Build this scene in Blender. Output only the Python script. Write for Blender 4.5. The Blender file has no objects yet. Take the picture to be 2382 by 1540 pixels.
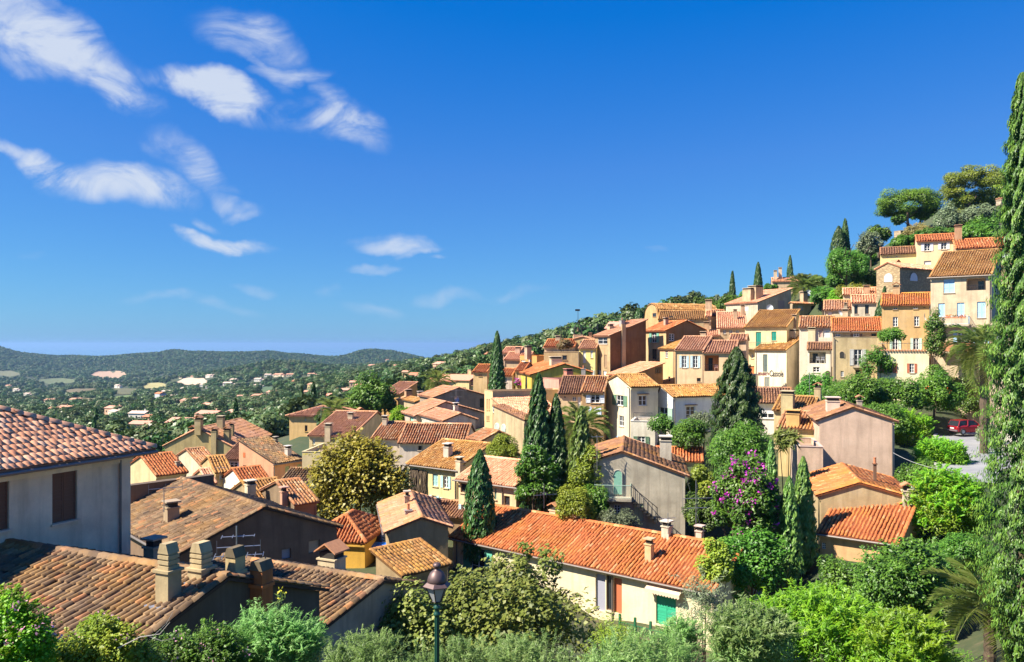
import bpy, math, random
import numpy as np
from mathutils import Vector

# ------------------------------------------------------------------ camera, sky, sun, exposure
SC = bpy.context.scene
COL = SC.collection
F, HZ, CX = 800.0, 344.0, 512.0          # focal length in pixels, eye-level row, centre column (1024 px wide picture)
SUN_EL, SUN_AZ = math.radians(46), math.radians(17)   # the light travels towards +X, slightly away from the camera

cam_d = bpy.data.cameras.new('camera')
cam_d.sensor_width = 36.0
cam_d.lens = F / 1024 * 36
cam_d.shift_y = -(331 - HZ) / 1024
cam_d.clip_start, cam_d.clip_end = 0.1, 90000
cam = bpy.data.objects.new('camera', cam_d)
cam.rotation_euler = (math.radians(90), 0, 0)
COL.objects.link(cam)
SC.camera = cam
SC.view_settings.view_transform = 'Standard'
SC.view_settings.look = 'None'
SC.view_settings.gamma = 1
SC.view_settings.use_curve_mapping = False
SC.view_settings.exposure = 1.25

sun_d = bpy.data.lights.new('sun', 'SUN')
sun_d.energy = 5.0
sun_d.angle = math.radians(0.5)
sun_d.color = (1.0, 0.92, 0.78)
sun = bpy.data.objects.new('sun', sun_d)
sdir = Vector((math.cos(SUN_AZ) * math.cos(SUN_EL), math.sin(SUN_AZ) * math.cos(SUN_EL), -math.sin(SUN_EL)))
sun.rotation_euler = sdir.to_track_quat('-Z', 'Y').to_euler()
sun.location = (-60, -20, 60)
COL.objects.link(sun)

W = bpy.data.worlds.new('World')
SC.world = W
W.use_nodes = True
nt = W.node_tree
nt.nodes.clear()

def nd(t, kind, **kw):
    n = t.nodes.new(kind)
    for k, v in kw.items(): setattr(n, k, v)
    return n

def mth(t, op, a, b=None, c=None, clamp=False):
    n = t.nodes.new('ShaderNodeMath'); n.operation = op; n.use_clamp = clamp
    for i, v in enumerate((a, b, c)):
        if v is None: continue
        if isinstance(v, (int, float)): n.inputs[i].default_value = v
        else: t.links.new(v, n.inputs[i])
    return n.outputs[0]

def mixc(t, fac, a, b, mode='MIX'):
    n = t.nodes.new('ShaderNodeMix'); n.data_type = 'RGBA'; n.blend_type = mode; n.clamp_factor = True
    for idx, v in ((0, fac), (6, a), (7, b)):
        if isinstance(v, (int, float)): n.inputs[idx].default_value = v
        elif isinstance(v, tuple): n.inputs[idx].default_value = (*v[:3], 1)
        else: t.links.new(v, n.inputs[idx])
    return n.outputs[2]

sky = nd(nt, 'ShaderNodeTexSky', sky_type='NISHITA')
sky.sun_disc = False
sky.sun_elevation = SUN_EL
sky.sun_rotation = math.radians(270) - SUN_AZ     # the sun stands to the left, a little behind the camera
sky.altitude = 150; sky.air_density = 1.0; sky.dust_density = 0.25; sky.ozone_density = 3.5
sc_ = nd(nt, 'ShaderNodeSeparateColor'); nt.links.new(sky.outputs[0], sc_.inputs[0])   # polarised, saturated blue of the photograph, over the whole sky alike
g_ = mth(nt, 'MULTIPLY_ADD', sc_.outputs[1], 0.656, 0.164)
hs = nd(nt, 'ShaderNodeCombineColor')
r_ = mth(nt, 'MINIMUM', mth(nt, 'MULTIPLY_ADD', sc_.outputs[0], 0.697, -0.795), mth(nt, 'MULTIPLY_ADD', sc_.outputs[0], 0.348, -0.112))
nt.links.new(mth(nt, 'MAXIMUM', r_, .02), hs.inputs[0])
nt.links.new(g_, hs.inputs[1])
nt.links.new(mth(nt, 'MAXIMUM', mth(nt, 'MULTIPLY_ADD', sc_.outputs[2], 0.541, 3.772), mth(nt, 'MULTIPLY', g_, 1.05)), hs.inputs[2])
tc = nd(nt, 'ShaderNodeTexCoord')
sep = nd(nt, 'ShaderNodeSeparateXYZ')
nt.links.new(tc.outputs['Generated'], sep.inputs[0])
ydir = mth(nt, 'MAXIMUM', sep.outputs[1], 0.05)
cu_ = mth(nt, 'DIVIDE', sep.outputs[0], ydir)     # clouds lie on one high sheet: x/y, z/y
cv_ = mth(nt, 'DIVIDE', sep.outputs[2], ydir)
cmb = nd(nt, 'ShaderNodeCombineXYZ')
nt.links.new(cu_, cmb.inputs[0]); nt.links.new(cv_, cmb.inputs[1])
wz = nd(nt, 'ShaderNodeTexNoise'); wz.inputs['Scale'].default_value = 9.0; wz.inputs['Detail'].default_value = 6
nt.links.new(cmb.outputs[0], wz.inputs['Vector'])
wsep = nd(nt, 'ShaderNodeSeparateColor'); nt.links.new(wz.outputs['Color'], wsep.inputs[0])
cu_ = mth(nt, 'MULTIPLY_ADD', mth(nt, 'SUBTRACT', wsep.outputs[0], .5), .11, cu_)
cv_ = mth(nt, 'MULTIPLY_ADD', mth(nt, 'SUBTRACT', wsep.outputs[1], .5), .075, cv_)
mp = nd(nt, 'ShaderNodeMapping')
mp.inputs['Rotation'].default_value = (0, 0, math.radians(24))
mp.inputs['Scale'].default_value = (8.0, 15.0, 1)
nt.links.new(cmb.outputs[0], mp.inputs[0])
nz = nd(nt, 'ShaderNodeTexNoise'); nz.inputs['Scale'].default_value = 1.0
nz.inputs['Detail'].default_value = 10; nz.inputs['Roughness'].default_value = 0.62; nz.inputs['Distortion'].default_value = .9
nt.links.new(mp.outputs[0], nz.inputs['Vector'])
CLOUDS = [  # px, row, half length, half width, angle (down to the right), strength
    (40, 26, 118, 34, 26, 1.10), (112, 70, 60, 24, 44, 1.0), (10, 55, 40, 14, 25, .6), (246, 38, 62, 26, 18, .74), (292, 70, 46, 9, -14, .55), (248, 62, 50, 7, 30, .45),
    (214, 92, 74, 18, 20, 1.15), (192, 86, 36, 15, 12, 1.0), (70, 170, 74, 13, 20, .95), (10, 152, 30, 10, 16, .8), (345, 118, 56, 24, 20, .98), (328, 92, 34, 16, 50, .66), (285, 108, 45, 14, 16, .6), (120, 182, 78, 23, 10, .95), (40, 164, 62, 13, 22, .85),
    (188, 158, 48, 20, 40, .62), (218, 180, 30, 7, 22, .4), (215, 238, 54, 9, 15, 1.05), (240, 203, 36, 9, 26, .72), (252, 214, 20, 6, 8, .8), (208, 218, 22, 6, 15, .55),
    (394, 248, 48, 8, 5, .78), (420, 255, 26, 5, -3, .6), (378, 268, 34, 5, 1, .6), (455, 297, 42, 8, -2, .45), (510, 292, 40, 6, -12, .5), (250, 282, 24, 5, 10, .5),
    (378, 310, 36, 8, 6, .42), (655, 250, 16, 4, -8, .5), (28, 254, 22, 5, 3, .42), (190, 300, 80, 7, 4, .42), (332, 292, 14, 7, 20, .4), (440, 262, 12, 3, 0, .4)]
acc = None
for (px, row, a, b, ang, st) in CLOUDS:
    a *= 1.12; b *= 1.2; st *= 1.0 if a > 44 and row < 245 else .8; u0, v0 = (px - CX) / F, -(row - HZ) / F
    r = math.radians(-ang)
    ca, sa = math.cos(r), math.sin(r)
    du = mth(nt, 'SUBTRACT', cu_, u0); dv = mth(nt, 'SUBTRACT', cv_, v0)
    A = mth(nt, 'MULTIPLY_ADD', du, ca * F / a, mth(nt, 'MULTIPLY', dv, sa * F / a))
    B = mth(nt, 'MULTIPLY_ADD', dv, ca * F / b, mth(nt, 'MULTIPLY', du, -sa * F / b))
    d2 = mth(nt, 'MULTIPLY_ADD', A, A, mth(nt, 'MULTIPLY', B, B))
    m = mth(nt, 'MULTIPLY', mth(nt, 'SUBTRACT', 1.0, d2, clamp=True), st)
    acc = m if acc is None else mth(nt, 'MAXIMUM', acc, m)
nzc = mth(nt, 'MULTIPLY_ADD', nz.outputs[0], 3.6, -1.05)
dens = mth(nt, 'MULTIPLY', acc, nzc, clamp=True)
mr = nd(nt, 'ShaderNodeMapRange', interpolation_type='SMOOTHSTEP')
mr.inputs['From Min'].default_value = 0.02; mr.inputs['From Max'].default_value = 1.0
mr.inputs['To Max'].default_value = 0.88
nt.links.new(dens, mr.inputs['Value'])
skyc = mixc(nt, mr.outputs[0], hs.outputs[0], (5.9, 6.5, 7.5))
bg = nd(nt, 'ShaderNodeBackground'); bg.inputs['Strength'].default_value = 0.05
nt.links.new(skyc, bg.inputs['Color'])
out = nd(nt, 'ShaderNodeOutputWorld')
nt.links.new(bg.outputs[0], out.inputs['Surface'])

# ------------------------------------------------------------------ helpers
rng = np.random.default_rng(7)
random.seed(7)
K = 820 / 2321 / 4
CROPS = dict(A=(0, 390), B=(0, 526), C=(205, 390), D=(205, 526), E=(410, 390), F=(410, 526), G=(615, 390), H=(615, 526),
             I=(819, 390), J=(819, 526), K=(819, 254), L=(650, 275), M=(475, 300), N=(250, 320), P=(819, 125), O=(0, 337.5))

def q(c, x, y):
    """a measured spot of the photograph -> column, row in the 1024 px picture"""
    k = 1100 / 2382 / 4 if c == 'O' else K
    return CROPS[c][0] + x * k, CROPS[c][1] + y * k

def at(px, row, Y):
    return Vector(((px - CX) / F * Y, Y, -(row - HZ) / F * Y))

def tag(o, label=None, cat=None, group=None, kind=None):
    if label: o['label'] = label
    if cat: o['category'] = cat
    if group: o['group'] = group
    if kind: o['kind'] = kind
    return o

def empty(name, loc, rz=0.0):
    o = bpy.data.objects.new(name, None)
    o.empty_display_size = 0.3
    o.location = loc; o.rotation_euler = (0, 0, rz)
    COL.objects.link(o)
    return o

def link(name, me, parent=None, mat=None, loc=None):
    o = bpy.data.objects.new(name, me)
    if mat and len(me.materials) == 0: me.materials.append(mat)
    if parent: o.parent = parent
    if loc is not None: o.location = loc
    COL.objects.link(o)
    return o

def copy_tree(o, parent=None):
    c = o.copy(); COL.objects.link(c)
    if parent: c.parent = parent
    for ch in list(o.children): copy_tree(ch, c)
    return c

def mesh_np(name, V, Q, rnd=None, smooth=False):
    V = np.asarray(V, np.float32).reshape(-1, 3); Q = np.asarray(Q, np.int32).reshape(-1, 4)
    me = bpy.data.meshes.new(name)
    me.vertices.add(len(V)); me.vertices.foreach_set('co', V.ravel())
    me.loops.add(Q.size); me.loops.foreach_set('vertex_index', Q.ravel())
    me.polygons.add(len(Q)); me.polygons.foreach_set('loop_start', np.arange(0, Q.size, 4, dtype=np.int32))
    if smooth: me.polygons.foreach_set('use_smooth', np.ones(len(Q), bool))
    me.update(calc_edges=True)
    if rnd is not None:
        at_ = me.attributes.new('rnd', 'FLOAT', 'POINT')
        at_.data.foreach_set('value', np.asarray(rnd, np.float32).ravel())
    return me

class MB:
    def __init__(s): s.v = []; s.f = []
    def poly(s, pts):
        i = len(s.v); s.v += [tuple(p) for p in pts]; s.f.append(tuple(range(i, i + len(pts)))); return s
    def box(s, x0, x1, y0, y1, z0, z1):
        i = len(s.v)
        s.v += [(x0, y0, z0), (x1, y0, z0), (x1, y1, z0), (x0, y1, z0), (x0, y0, z1), (x1, y0, z1), (x1, y1, z1), (x0, y1, z1)]
        s.f += [tuple(i + k for k in f) for f in ((3, 2, 1, 0), (4, 5, 6, 7), (0, 1, 5, 4), (1, 2, 6, 5), (2, 3, 7, 6), (3, 0, 4, 7))]
        return s
    def prism(s, pts, off):
        """polygon extruded by the vector off"""
        i = len(s.v); n = len(pts); off = Vector(off)
        s.v += [tuple(p) for p in pts] + [tuple(Vector(p) + off) for p in pts]
        s.f.append(tuple(i + k for k in range(n))[::-1]); s.f.append(tuple(i + n + k for k in range(n)))
        for k in range(n): s.f.append((i + k, i + (k + 1) % n, i + n + (k + 1) % n, i + n + k))
        return s
    def tube(s, p0, p1, r0, r1=None, n=6):
        p0, p1 = Vector(p0), Vector(p1); r1 = r0 if r1 is None else r1
        d = (p1 - p0).normalized(); a = d.orthogonal().normalized(); b = d.cross(a)
        i = len(s.v)
        for p, r in ((p0, r0), (p1, r1)):
            for k in range(n):
                t = 2 * math.pi * k / n
                s.v.append(tuple(p + a * r * math.cos(t) + b * r * math.sin(t)))
        for k in range(n): s.f.append((i + k, i + (k + 1) % n, i + n + (k + 1) % n, i + n + k))
        s.f.append(tuple(range(i + n - 1, i - 1, -1))); s.f.append(tuple(range(i + n, i + 2 * n)))
        return s
    def path(s, pts, r0, r1=None, n=6):
        r1 = r0 if r1 is None else r1; m = len(pts) - 1
        for k in range(m): s.tube(pts[k], pts[k + 1], r0 + (r1 - r0) * k / m, r0 + (r1 - r0) * (k + 1) / m, n)
        return s
    def lathe(s, prof, n=12, c=(0, 0, 0), caps=True):
        i = len(s.v); m = len(prof)
        for r, z in prof:
            for k in range(n):
                t = 2 * math.pi * (k + .5) / n
                s.v.append((c[0] + r * math.cos(t), c[1] + r * math.sin(t), c[2] + z))
        for j in range(m - 1):
            for k in range(n): s.f.append((i + j * n + k, i + j * n + (k + 1) % n, i + (j + 1) * n + (k + 1) % n, i + (j + 1) * n + k))
        if caps:
            s.f.append(tuple(range(i + n - 1, i - 1, -1))); s.f.append(tuple(range(i + (m - 1) * n, i + m * n)))
        return s
    def mesh(s, name, smooth=False):
        me = bpy.data.meshes.new(name); me.from_pydata(s.v, [], s.f)
        if smooth: me.polygons.foreach_set('use_smooth', np.ones(len(me.polygons), bool))
        me.update(); return me
    def build(s, name, mat, parent=None, loc=None, smooth=False):
        return link(name, s.mesh(name, smooth), parent, mat, loc)

# ------------------------------------------------------------------ materials
MATS = {}
def newmat(key):
    m = bpy.data.materials.new(key); m.use_nodes = True
    t = m.node_tree; b = t.nodes['Principled BSDF']
    return m, t, b

def noise(t, scale, detail=4, rough=.55, vec=None, sc=None):
    n = nd(t, 'ShaderNodeTexNoise'); n.inputs['Scale'].default_value = scale
    n.inputs['Detail'].default_value = detail; n.inputs['Roughness'].default_value = rough
    if sc:
        m = nd(t, 'ShaderNodeMapping'); m.inputs['Scale'].default_value = sc
        t.links.new(vec, m.inputs[0]); vec = m.outputs[0]
    if vec is not None: t.links.new(vec, n.inputs['Vector'])
    return n.outputs[0]

def ramp(t, fac, stops, interp='LINEAR'):
    r = nd(t, 'ShaderNodeValToRGB'); e = r.color_ramp; e.interpolation = interp
    while len(e.elements) < len(stops): e.elements.new(0.5)
    for el, (p, c) in zip(e.elements, stops): el.position = p; el.color = (*c[:3], 1)
    t.links.new(fac, r.inputs[0])
    return r.outputs[0]

def scl(c, k): return tuple(min(1, x * k) for x in c[:3])

def stucco(col, wear=.5, rough=.9):
    g_ = sum(col) / 3; sat = 1.05 if max(col) < .58 else .9
    col = tuple(max(.01, min(.82, (g_ + (x - g_) * sat) * 1.08)) for x in col); wear = min(1, wear * 1.35 + .15); col = (col[0], col[1] * .965, col[2] * .86)
    key = ('stucco', tuple(round(x, 3) for x in col), wear)
    if key in MATS: return MATS[key]
    m, t, b = newmat('stucco')
    g = nd(t, 'ShaderNodeTexCoord').outputs['Object']
    n1 = noise(t, .55, 6, .65, g); n2 = noise(t, 6.0, 4, .6, g); n3 = noise(t, 1.0, 5, .6, g, (2.2, 2.2, .22))
    dark = (col[0] * .55, col[1] * .53, col[2] * .52)
    c = mixc(t, ramp(t, n1, [(.30, (0, 0, 0)), (.68, (1, 1, 1))]), scl(col, 1 - .45 * wear), scl(col, 1.08))
    c = mixc(t, mth(t, 'MULTIPLY', ramp(t, n3, [(.48, (0, 0, 0)), (.66, (1, 1, 1))]), .75 * wear), c, dark)
    n4 = noise(t, .28, 7, .7, g)
    c = mixc(t, mth(t, 'MULTIPLY', ramp(t, n4, [(.54, (0, 0, 0)), (.60, (1, 1, 1))]), .24 * wear), c, (g_ * .98, g_ * .86, g_ * .70))   # patched render
    c = mixc(t, mth(t, 'MULTIPLY', ramp(t, n2, [(.35, (0, 0, 0)), (.75, (1, 1, 1))]), .16), c, scl(col, .7))
    t.links.new(c, b.inputs['Base Color']); b.inputs['Roughness'].default_value = rough
    bp = nd(t, 'ShaderNodeBump'); bp.inputs['Strength'].default_value = .35; bp.inputs['Distance'].default_value = .03
    t.links.new(mth(t, 'ADD', n2, mth(t, 'MULTIPLY', n1, .7)), bp.inputs['Height']); t.links.new(bp.outputs[0], b.inputs['Normal'])
    MATS[key] = m
    return m

def stonework(col):
    key = ('stonework', col)
    if key in MATS: return MATS[key]
    m, t, b = newmat('rubble_stone')
    g = nd(t, 'ShaderNodeTexCoord').outputs['Object']
    v = nd(t, 'ShaderNodeTexVoronoi'); v.inputs['Scale'].default_value = 3.2
    mp_ = nd(t, 'ShaderNodeMapping'); mp_.inputs['Scale'].default_value = (1, 1, 1.7); t.links.new(g, mp_.inputs[0]); t.links.new(mp_.outputs[0], v.inputs['Vector'])
    sp = nd(t, 'ShaderNodeSeparateColor'); t.links.new(v.outputs['Color'], sp.inputs[0])
    c = ramp(t, sp.outputs[0], [(0, scl(col, .65)), (.5, col), (1, scl(col, 1.35))])
    c = mixc(t, ramp(t, v.outputs['Distance'], [(.45, (0, 0, 0)), (.75, (1, 1, 1))]), c, scl(col, .75))
    c = mixc(t, mth(t, 'MULTIPLY', noise(t, .7, 5, .6, g), .5), c, scl(col, .6))
    t.links.new(c, b.inputs['Base Color']); b.inputs['Roughness'].default_value = .95
    bp = nd(t, 'ShaderNodeBump'); bp.inputs['Strength'].default_value = .6; bp.inputs['Distance'].default_value = .05; bp.invert = True
    t.links.new(v.outputs['Distance'], bp.inputs['Height']); t.links.new(bp.outputs[0], b.inputs['Normal'])
    MATS[key] = m
    return m

def plain(name, col, rough=.6, metal=0.0, var=.15, scale=8.0):
    key = ('plain', name, tuple(col), rough, metal)
    if key in MATS: return MATS[key]
    m, t, b = newmat(name)
    g = nd(t, 'ShaderNodeTexCoord').outputs['Object']
    c = mixc(t, noise(t, scale, 4, .6, g), scl(col, 1 - var), scl(col, 1 + var))
    t.links.new(c, b.inputs['Base Color']); b.inputs['Roughness'].default_value = rough; b.inputs['Metallic'].default_value = metal
    MATS[key] = m
    return m

PAL = dict(
    orange=[(.40, .105, .03), (.50, .155, .045), (.56, .20, .065), (.46, .13, .035), (.58, .30, .13)],
    pink=[(.40, .175, .095), (.50, .24, .135), (.56, .29, .17), (.44, .20, .11), (.60, .36, .23)],
    beige=[(.07, .042, .026), (.19, .115, .058), (.31, .20, .105), (.14, .082, .045), (.42, .18, .075)],
    lichen=[(.26, .12, .035), (.40, .19, .055), (.47, .25, .075), (.37, .16, .045), (.55, .34, .14)],
    brown=[(.17, .075, .04), (.25, .115, .06), (.32, .15, .085), (.22, .10, .05), (.40, .21, .12)],
    mixed=[(.30, .12, .055), (.47, .17, .065), (.50, .27, .14), (.36, .19, .095), (.60, .40, .24)],
    rose=[(.60, .25, .13), (.68, .32, .175), (.73, .38, .22), (.64, .28, .15), (.76, .44, .28)])
def tilemat(pal, lichen=.35, obj=False):
    key = ('tile', pal, lichen, obj)
    if key in MATS: return MATS[key]
    m, t, b = newmat('clay_tile')
    p = PAL[pal]
    g = nd(t, 'ShaderNodeTexCoord').outputs['Object']
    if obj:
        fac = nd(t, 'ShaderNodeObjectInfo').outputs['Random']
        gm = nd(t, 'ShaderNodeNewGeometry').outputs['Position']
        fac = mth(t, 'FRACT', mth(t, 'MULTIPLY', fac, 7.31))
    else:
        fac = nd(t, 'ShaderNodeAttribute', attribute_name='rnd').outputs['Fac']; gm = g
    c = ramp(t, fac, [(0, p[0]), (.16, p[1]), (.30, p[3]), (.52, p[2]), (.70, p[1]), (.86, p[3]), (.96, p[4])])
    big = noise(t, .5, 5, .65, gm); fine = noise(t, 9, 5, .7, gm)
    c = mixc(t, mth(t, 'MULTIPLY', ramp(t, fine, [(.42, (0, 0, 0)), (.7, (1, 1, 1))]), .15 if pal == 'rose' else .55), c, scl(p[0], .6))
    blot = noise(t, 1.7, 4, .6, gm)
    c = mixc(t, mth(t, 'MULTIPLY', ramp(t, blot, [(.5, (0, 0, 0)), (.68, (1, 1, 1))]), .08 if pal == 'rose' else .45), c, scl(p[0], .75))
    lm = mth(t, 'MULTIPLY', ramp(t, mth(t, 'MULTIPLY', big, mth(t, 'ADD', fine, .55)), [(.47, (0, 0, 0)), (.68, (1, 1, 1))]), lichen)
    c = mixc(t, lm, c, (.52, .25, .025))
    t.links.new(c, b.inputs['Base Color']); b.inputs['Roughness'].default_value = .88
    bp = nd(t, 'ShaderNodeBump'); bp.inputs['Strength'].default_value = .3; bp.inputs['Distance'].default_value = .02
    t.links.new(fine, bp.inputs['Height']); t.links.new(bp.outputs[0], b.inputs['Normal'])
    MATS[key] = m
    return m

def leafmat(name, cols, trans=.3, rough=.45):
    key = ('leaf', name)
    if key in MATS: return MATS[key]
    m, t, b = newmat(name)
    fac = nd(t, 'ShaderNodeAttribute', attribute_name='rnd').outputs['Fac']
    k = len(cols)
    c = ramp(t, fac, [(i / max(1, k - 1), cols[i]) for i in range(k)])
    oi = nd(t, 'ShaderNodeObjectInfo').outputs['Random']
    h = nd(t, 'ShaderNodeHueSaturation')
    t.links.new(mth(t, 'MULTIPLY_ADD', oi, .04, .48), h.inputs['Hue']); t.links.new(mth(t, 'MULTIPLY_ADD', oi, .5, .75), h.inputs['Value'])
    t.links.new(c, h.inputs['Color'])
    t.links.new(h.outputs[0], b.inputs['Base Color']); b.inputs['Roughness'].default_value = rough
    b.inputs['Specular IOR Level'].default_value = .35
    tr = nd(t, 'ShaderNodeBsdfTranslucent'); t.links.new(h.outputs[0], tr.inputs['Color'])
    mx = nd(t, 'ShaderNodeMixShader'); mx.inputs[0].default_value = trans
    t.links.new(b.outputs[0], mx.inputs[1]); t.links.new(tr.outputs[0], mx.inputs[2])
    t.links.new(mx.outputs[0], t.nodes['Material Output'].inputs['Surface'])
    MATS[key] = m
    return m

BARK = plain('bark', (.10, .07, .045), .95, 0, .4, 5)
GLASS = plain('window_glass', (.022, .026, .032), .08, 0, .2, 2)
WHITEP = plain('white_paint', (.72, .72, .70), .55, 0, .06)
METAL = plain('grey_metal', (.32, .33, .35), .4, .7, .1)
DARKM = plain('dark_iron', (.03, .03, .033), .5, .5, .1)
ZINC = plain('zinc', (.42, .45, .52), .4, .6, .15)
GUTTER = plain('gutter_metal', (.20, .17, .15), .5, .4, .15)
# ------------------------------------------------------------------ the lie of the land
# spot heights: column, row at which the ground lies, distance in metres
GP = []
for px in (-400, 0, 300, 512, 700, 1024, 1500):
    GP += [(px, 1544, 1.5), (px, 1010, 5), (px, 830, 12)]
GP += [(437, 752, 19), (120, 790, 20), (-200, 790, 20), (700, 730, 22), (950, 740, 22), (1200, 740, 22), (300, 740, 22),
    (512, 690, 30), (780, 682, 30), (960, 684, 30), (1300, 680, 30), (120, 690, 32), (-300, 690, 32),
    (400, 650, 38), (600, 655, 40), (860, 640, 37), (280, 602, 42), (453, 572, 56), (714, 655, 44), (600, 615, 50), (100, 590, 45), (-300, 600, 45),
    (365, 543, 60), (420, 562, 52), (350, 528, 70), (200, 520, 80), (260, 492, 95), (150, 476, 110), (140, 462, 150), (200, 466, 150), (0, 478, 120), (-300, 490, 120), (60, 540, 70),
    (300, 436, 130), (330, 466, 100), (420, 442, 110), (420, 453, 85), (480, 452, 85), (460, 525, 65), (540, 524, 62), (590, 520, 62), (640, 538, 58), (690, 500, 64), (620, 452, 85), (560, 455, 84),
    (740, 600, 49), (790, 585, 50), (720, 455, 76), (670, 455, 76), (780, 430, 85), (860, 492, 62), (830, 556, 50), (910, 540, 50), (900, 600, 44), (980, 600, 44), (1200, 560, 50),
    (940, 452, 74), (900, 450, 75), (985, 487, 55), (976, 472, 62), (970, 452, 72), (964, 436, 84), (984, 430, 92), (1060, 470, 62), (1060, 432, 84), (1300, 430, 84), (930, 440, 82), (920, 500, 58),
    (940, 378, 98), (1010, 372, 98), (1300, 340, 100), (855, 388, 102), (900, 384, 98), (745, 393, 126), (690, 388, 116), (640, 390, 125), (805, 390, 112), (560, 392, 140), (520, 397, 120), (480, 396, 150), (400, 416, 160), (560, 405, 108), (600, 396, 112),
    (500, 376, 200), (600, 352, 180), (700, 336, 170), (700, 308, 230), (780, 302, 172), (822, 290, 190), (820, 300, 150), (860, 292, 150), (860, 262, 176), (900, 284, 130), (930, 318, 112), (1000, 300, 112), (965, 262, 126),
    (950, 236, 150), (905, 240, 172), (1000, 215, 165), (1000, 205, 200), (940, 212, 200), (1100, 180, 170), (1300, 150, 180), (850, 270, 230), (780, 300, 260),
    (790, 394, 126), (800, 394, 118), (775, 394, 132), (830, 390, 120), (812, 392, 132), (755, 394, 134), (1005, 519, 44), (1050, 519, 44), (992, 493, 52), (1030, 493, 52),
    (900, 262, 300), (1000, 235, 300), (1200, 200, 320), (640, 326, 350), (560, 342, 450), (520, 349, 480), (480, 357, 500), (590, 333, 420), (690, 318, 360), (800, 310, 400),
    (440, 366, 520), (400, 374, 640), (450, 386, 300), (380, 404, 300), (350, 412, 400), (300, 398, 700), (330, 386, 800), (250, 391, 1200), (380, 372, 1000), (420, 362, 1200),
    (500, 366, 900), (600, 356, 900), (700, 350, 900), (900, 345, 1000), (1200, 330, 1000), (560, 362, 1500), (700, 358, 1800),
    (230, 442, 230), (100, 444, 270), (300, 425, 240), (0, 450, 270), (-300, 450, 270), (100, 421, 480), (220, 419, 480), (0, 424, 480), (-300, 424, 500), (100, 404, 900), (200, 401, 900), (0, 405, 900), (-300, 402, 900),
    (100, 393, 1500), (0, 393, 1500), (200, 390, 1500), (-300, 390, 1500), (100, 383, 2200), (0, 382, 2200), (200, 380, 2100), (-300, 375, 2200),
    (232, 367, 1750), (272, 361, 1800), (312, 363, 1800), (345, 371, 1700), (200, 376, 1800), (290, 372, 2500), (340, 372, 2400)]
CREST = [(-500, 338), (-250, 340), (-60, 343), (0, 347.3), (17, 352), (69, 355), (110, 356), (144, 353.7), (173, 350), (202, 351), (242, 352), (272, 351.6), (299, 354), (316, 355.8), (347, 355.3),
         (360, 351), (375, 349.3), (391, 351.4), (404, 354), (418, 356.6), (460, 360), (560, 361), (700, 360), (1000, 360), (1500, 360)]
for px, r in CREST:
    GP += [(px, r + .6, 3600), (px, max(r + 16, 366), 2900), (px, 371, 4600), (px, 371, 6800)]
GP = np.array(GP, float)
_c = np.stack([GP[:, 0] / 95.0, np.log(GP[:, 2]) * 3.0], 1)
_v = GP[:, 1].copy()
# work with height relative to eye per metre of distance (the picture row), softened
_d = np.linalg.norm(_c[:, None] - _c[None], axis=2)
_w = np.linalg.solve(np.block([[_d, np.ones((len(_c), 1))], [np.ones((1, len(_c))), np.zeros((1, 1))]]), np.append(_v, 0))
def ground_rows(px, Y):
    p = np.stack([np.clip(px, -500, 1500) / 95.0, np.log(np.maximum(Y, 1.5)) * 3.0], 1)
    outv = np.empty(len(p))
    for i in range(0, len(p), 4000):
        d = np.linalg.norm(p[i:i + 4000, None] - _c[None], axis=2)
        outv[i:i + 4000] = d @ _w[:-1] + _w[-1]
    return outv
def ground_np(x, y):
    x = np.atleast_1d(np.asarray(x, float)); y = np.atleast_1d(np.asarray(y, float))
    yy = np.maximum(y, 1.5)
    z = -(ground_rows(CX + F * x / yy, yy) - HZ) / F * yy
    z = z + np.clip((yy - 300) / 900, 0, 1) * (6 * np.sin(x * .011 + 1.3) * np.sin(y * .006) + 3 * np.sin(x * .031 + y * .017))* np.clip((6500 - yy) / 2000, 0, 1) * np.where(yy > 3200, .6, 1)
    return z
def ground(x, y): return float(ground_np([x], [y])[0])
def ground_hit(px, row, y0=90.0, y1=5200.0):
    Y = np.exp(np.linspace(math.log(y0), math.log(y1), 260))
    zz = ground_np((px - CX) / F * Y, Y); ray = -(row - HZ) / F * Y
    i = np.argmax(zz >= ray)
    return Vector(((px - CX) / F * Y[i], Y[i], zz[i]))

nu, nY = 230, 300
US = np.tan(np.linspace(math.atan(-1.7), math.atan(1.7), nu)); YS = np.exp(np.linspace(math.log(1.5), math.log(7000), nY))
gu, gy = np.meshgrid(US, YS)
gx = (gu * gy).ravel(); gyy = gy.ravel()
GV = np.stack([gx, gyy, ground_np(gx, gyy)], 1)
ii = np.arange((nY - 1) * nu).reshape(nY - 1, nu)[:, :-1].ravel()
GQ = np.stack([ii, ii + 1, ii + nu + 1, ii + nu], 1)
# behind the viewpoint the terrace carries on level
nb = len(GV)
back = np.array([[-60, -60, -4.5], [60, -60, -4.5]])
m, t, b = newmat('hillside_ground')
g = nd(t, 'ShaderNodeNewGeometry').outputs['Position']
n1 = noise(t, .05, 6, .6, g); n2 = noise(t, .9, 6, .65, g); n3 = noise(t, .006, 5, .6, g)
c = ramp(t, n2, [(.3, (.030, .042, .014)), (.5, (.055, .065, .022)), (.62, (.10, .085, .04)), (.8, (.16, .125, .075))])
c = mixc(t, ramp(t, n1, [(.4, (0, 0, 0)), (.62, (1, 1, 1))]), c, (.032, .052, .018))
c = mixc(t, mth(t, 'MULTIPLY', ramp(t, n3, [(.5, (0, 0, 0)), (.62, (1, 1, 1))]), .5), c, (.07, .085, .03))
t.links.new(c, b.inputs['Base Color']); b.inputs['Roughness'].default_value = .95
tag(link('terrain', mesh_np('terrain', GV, GQ, smooth=True), mat=m), kind='structure')

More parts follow.
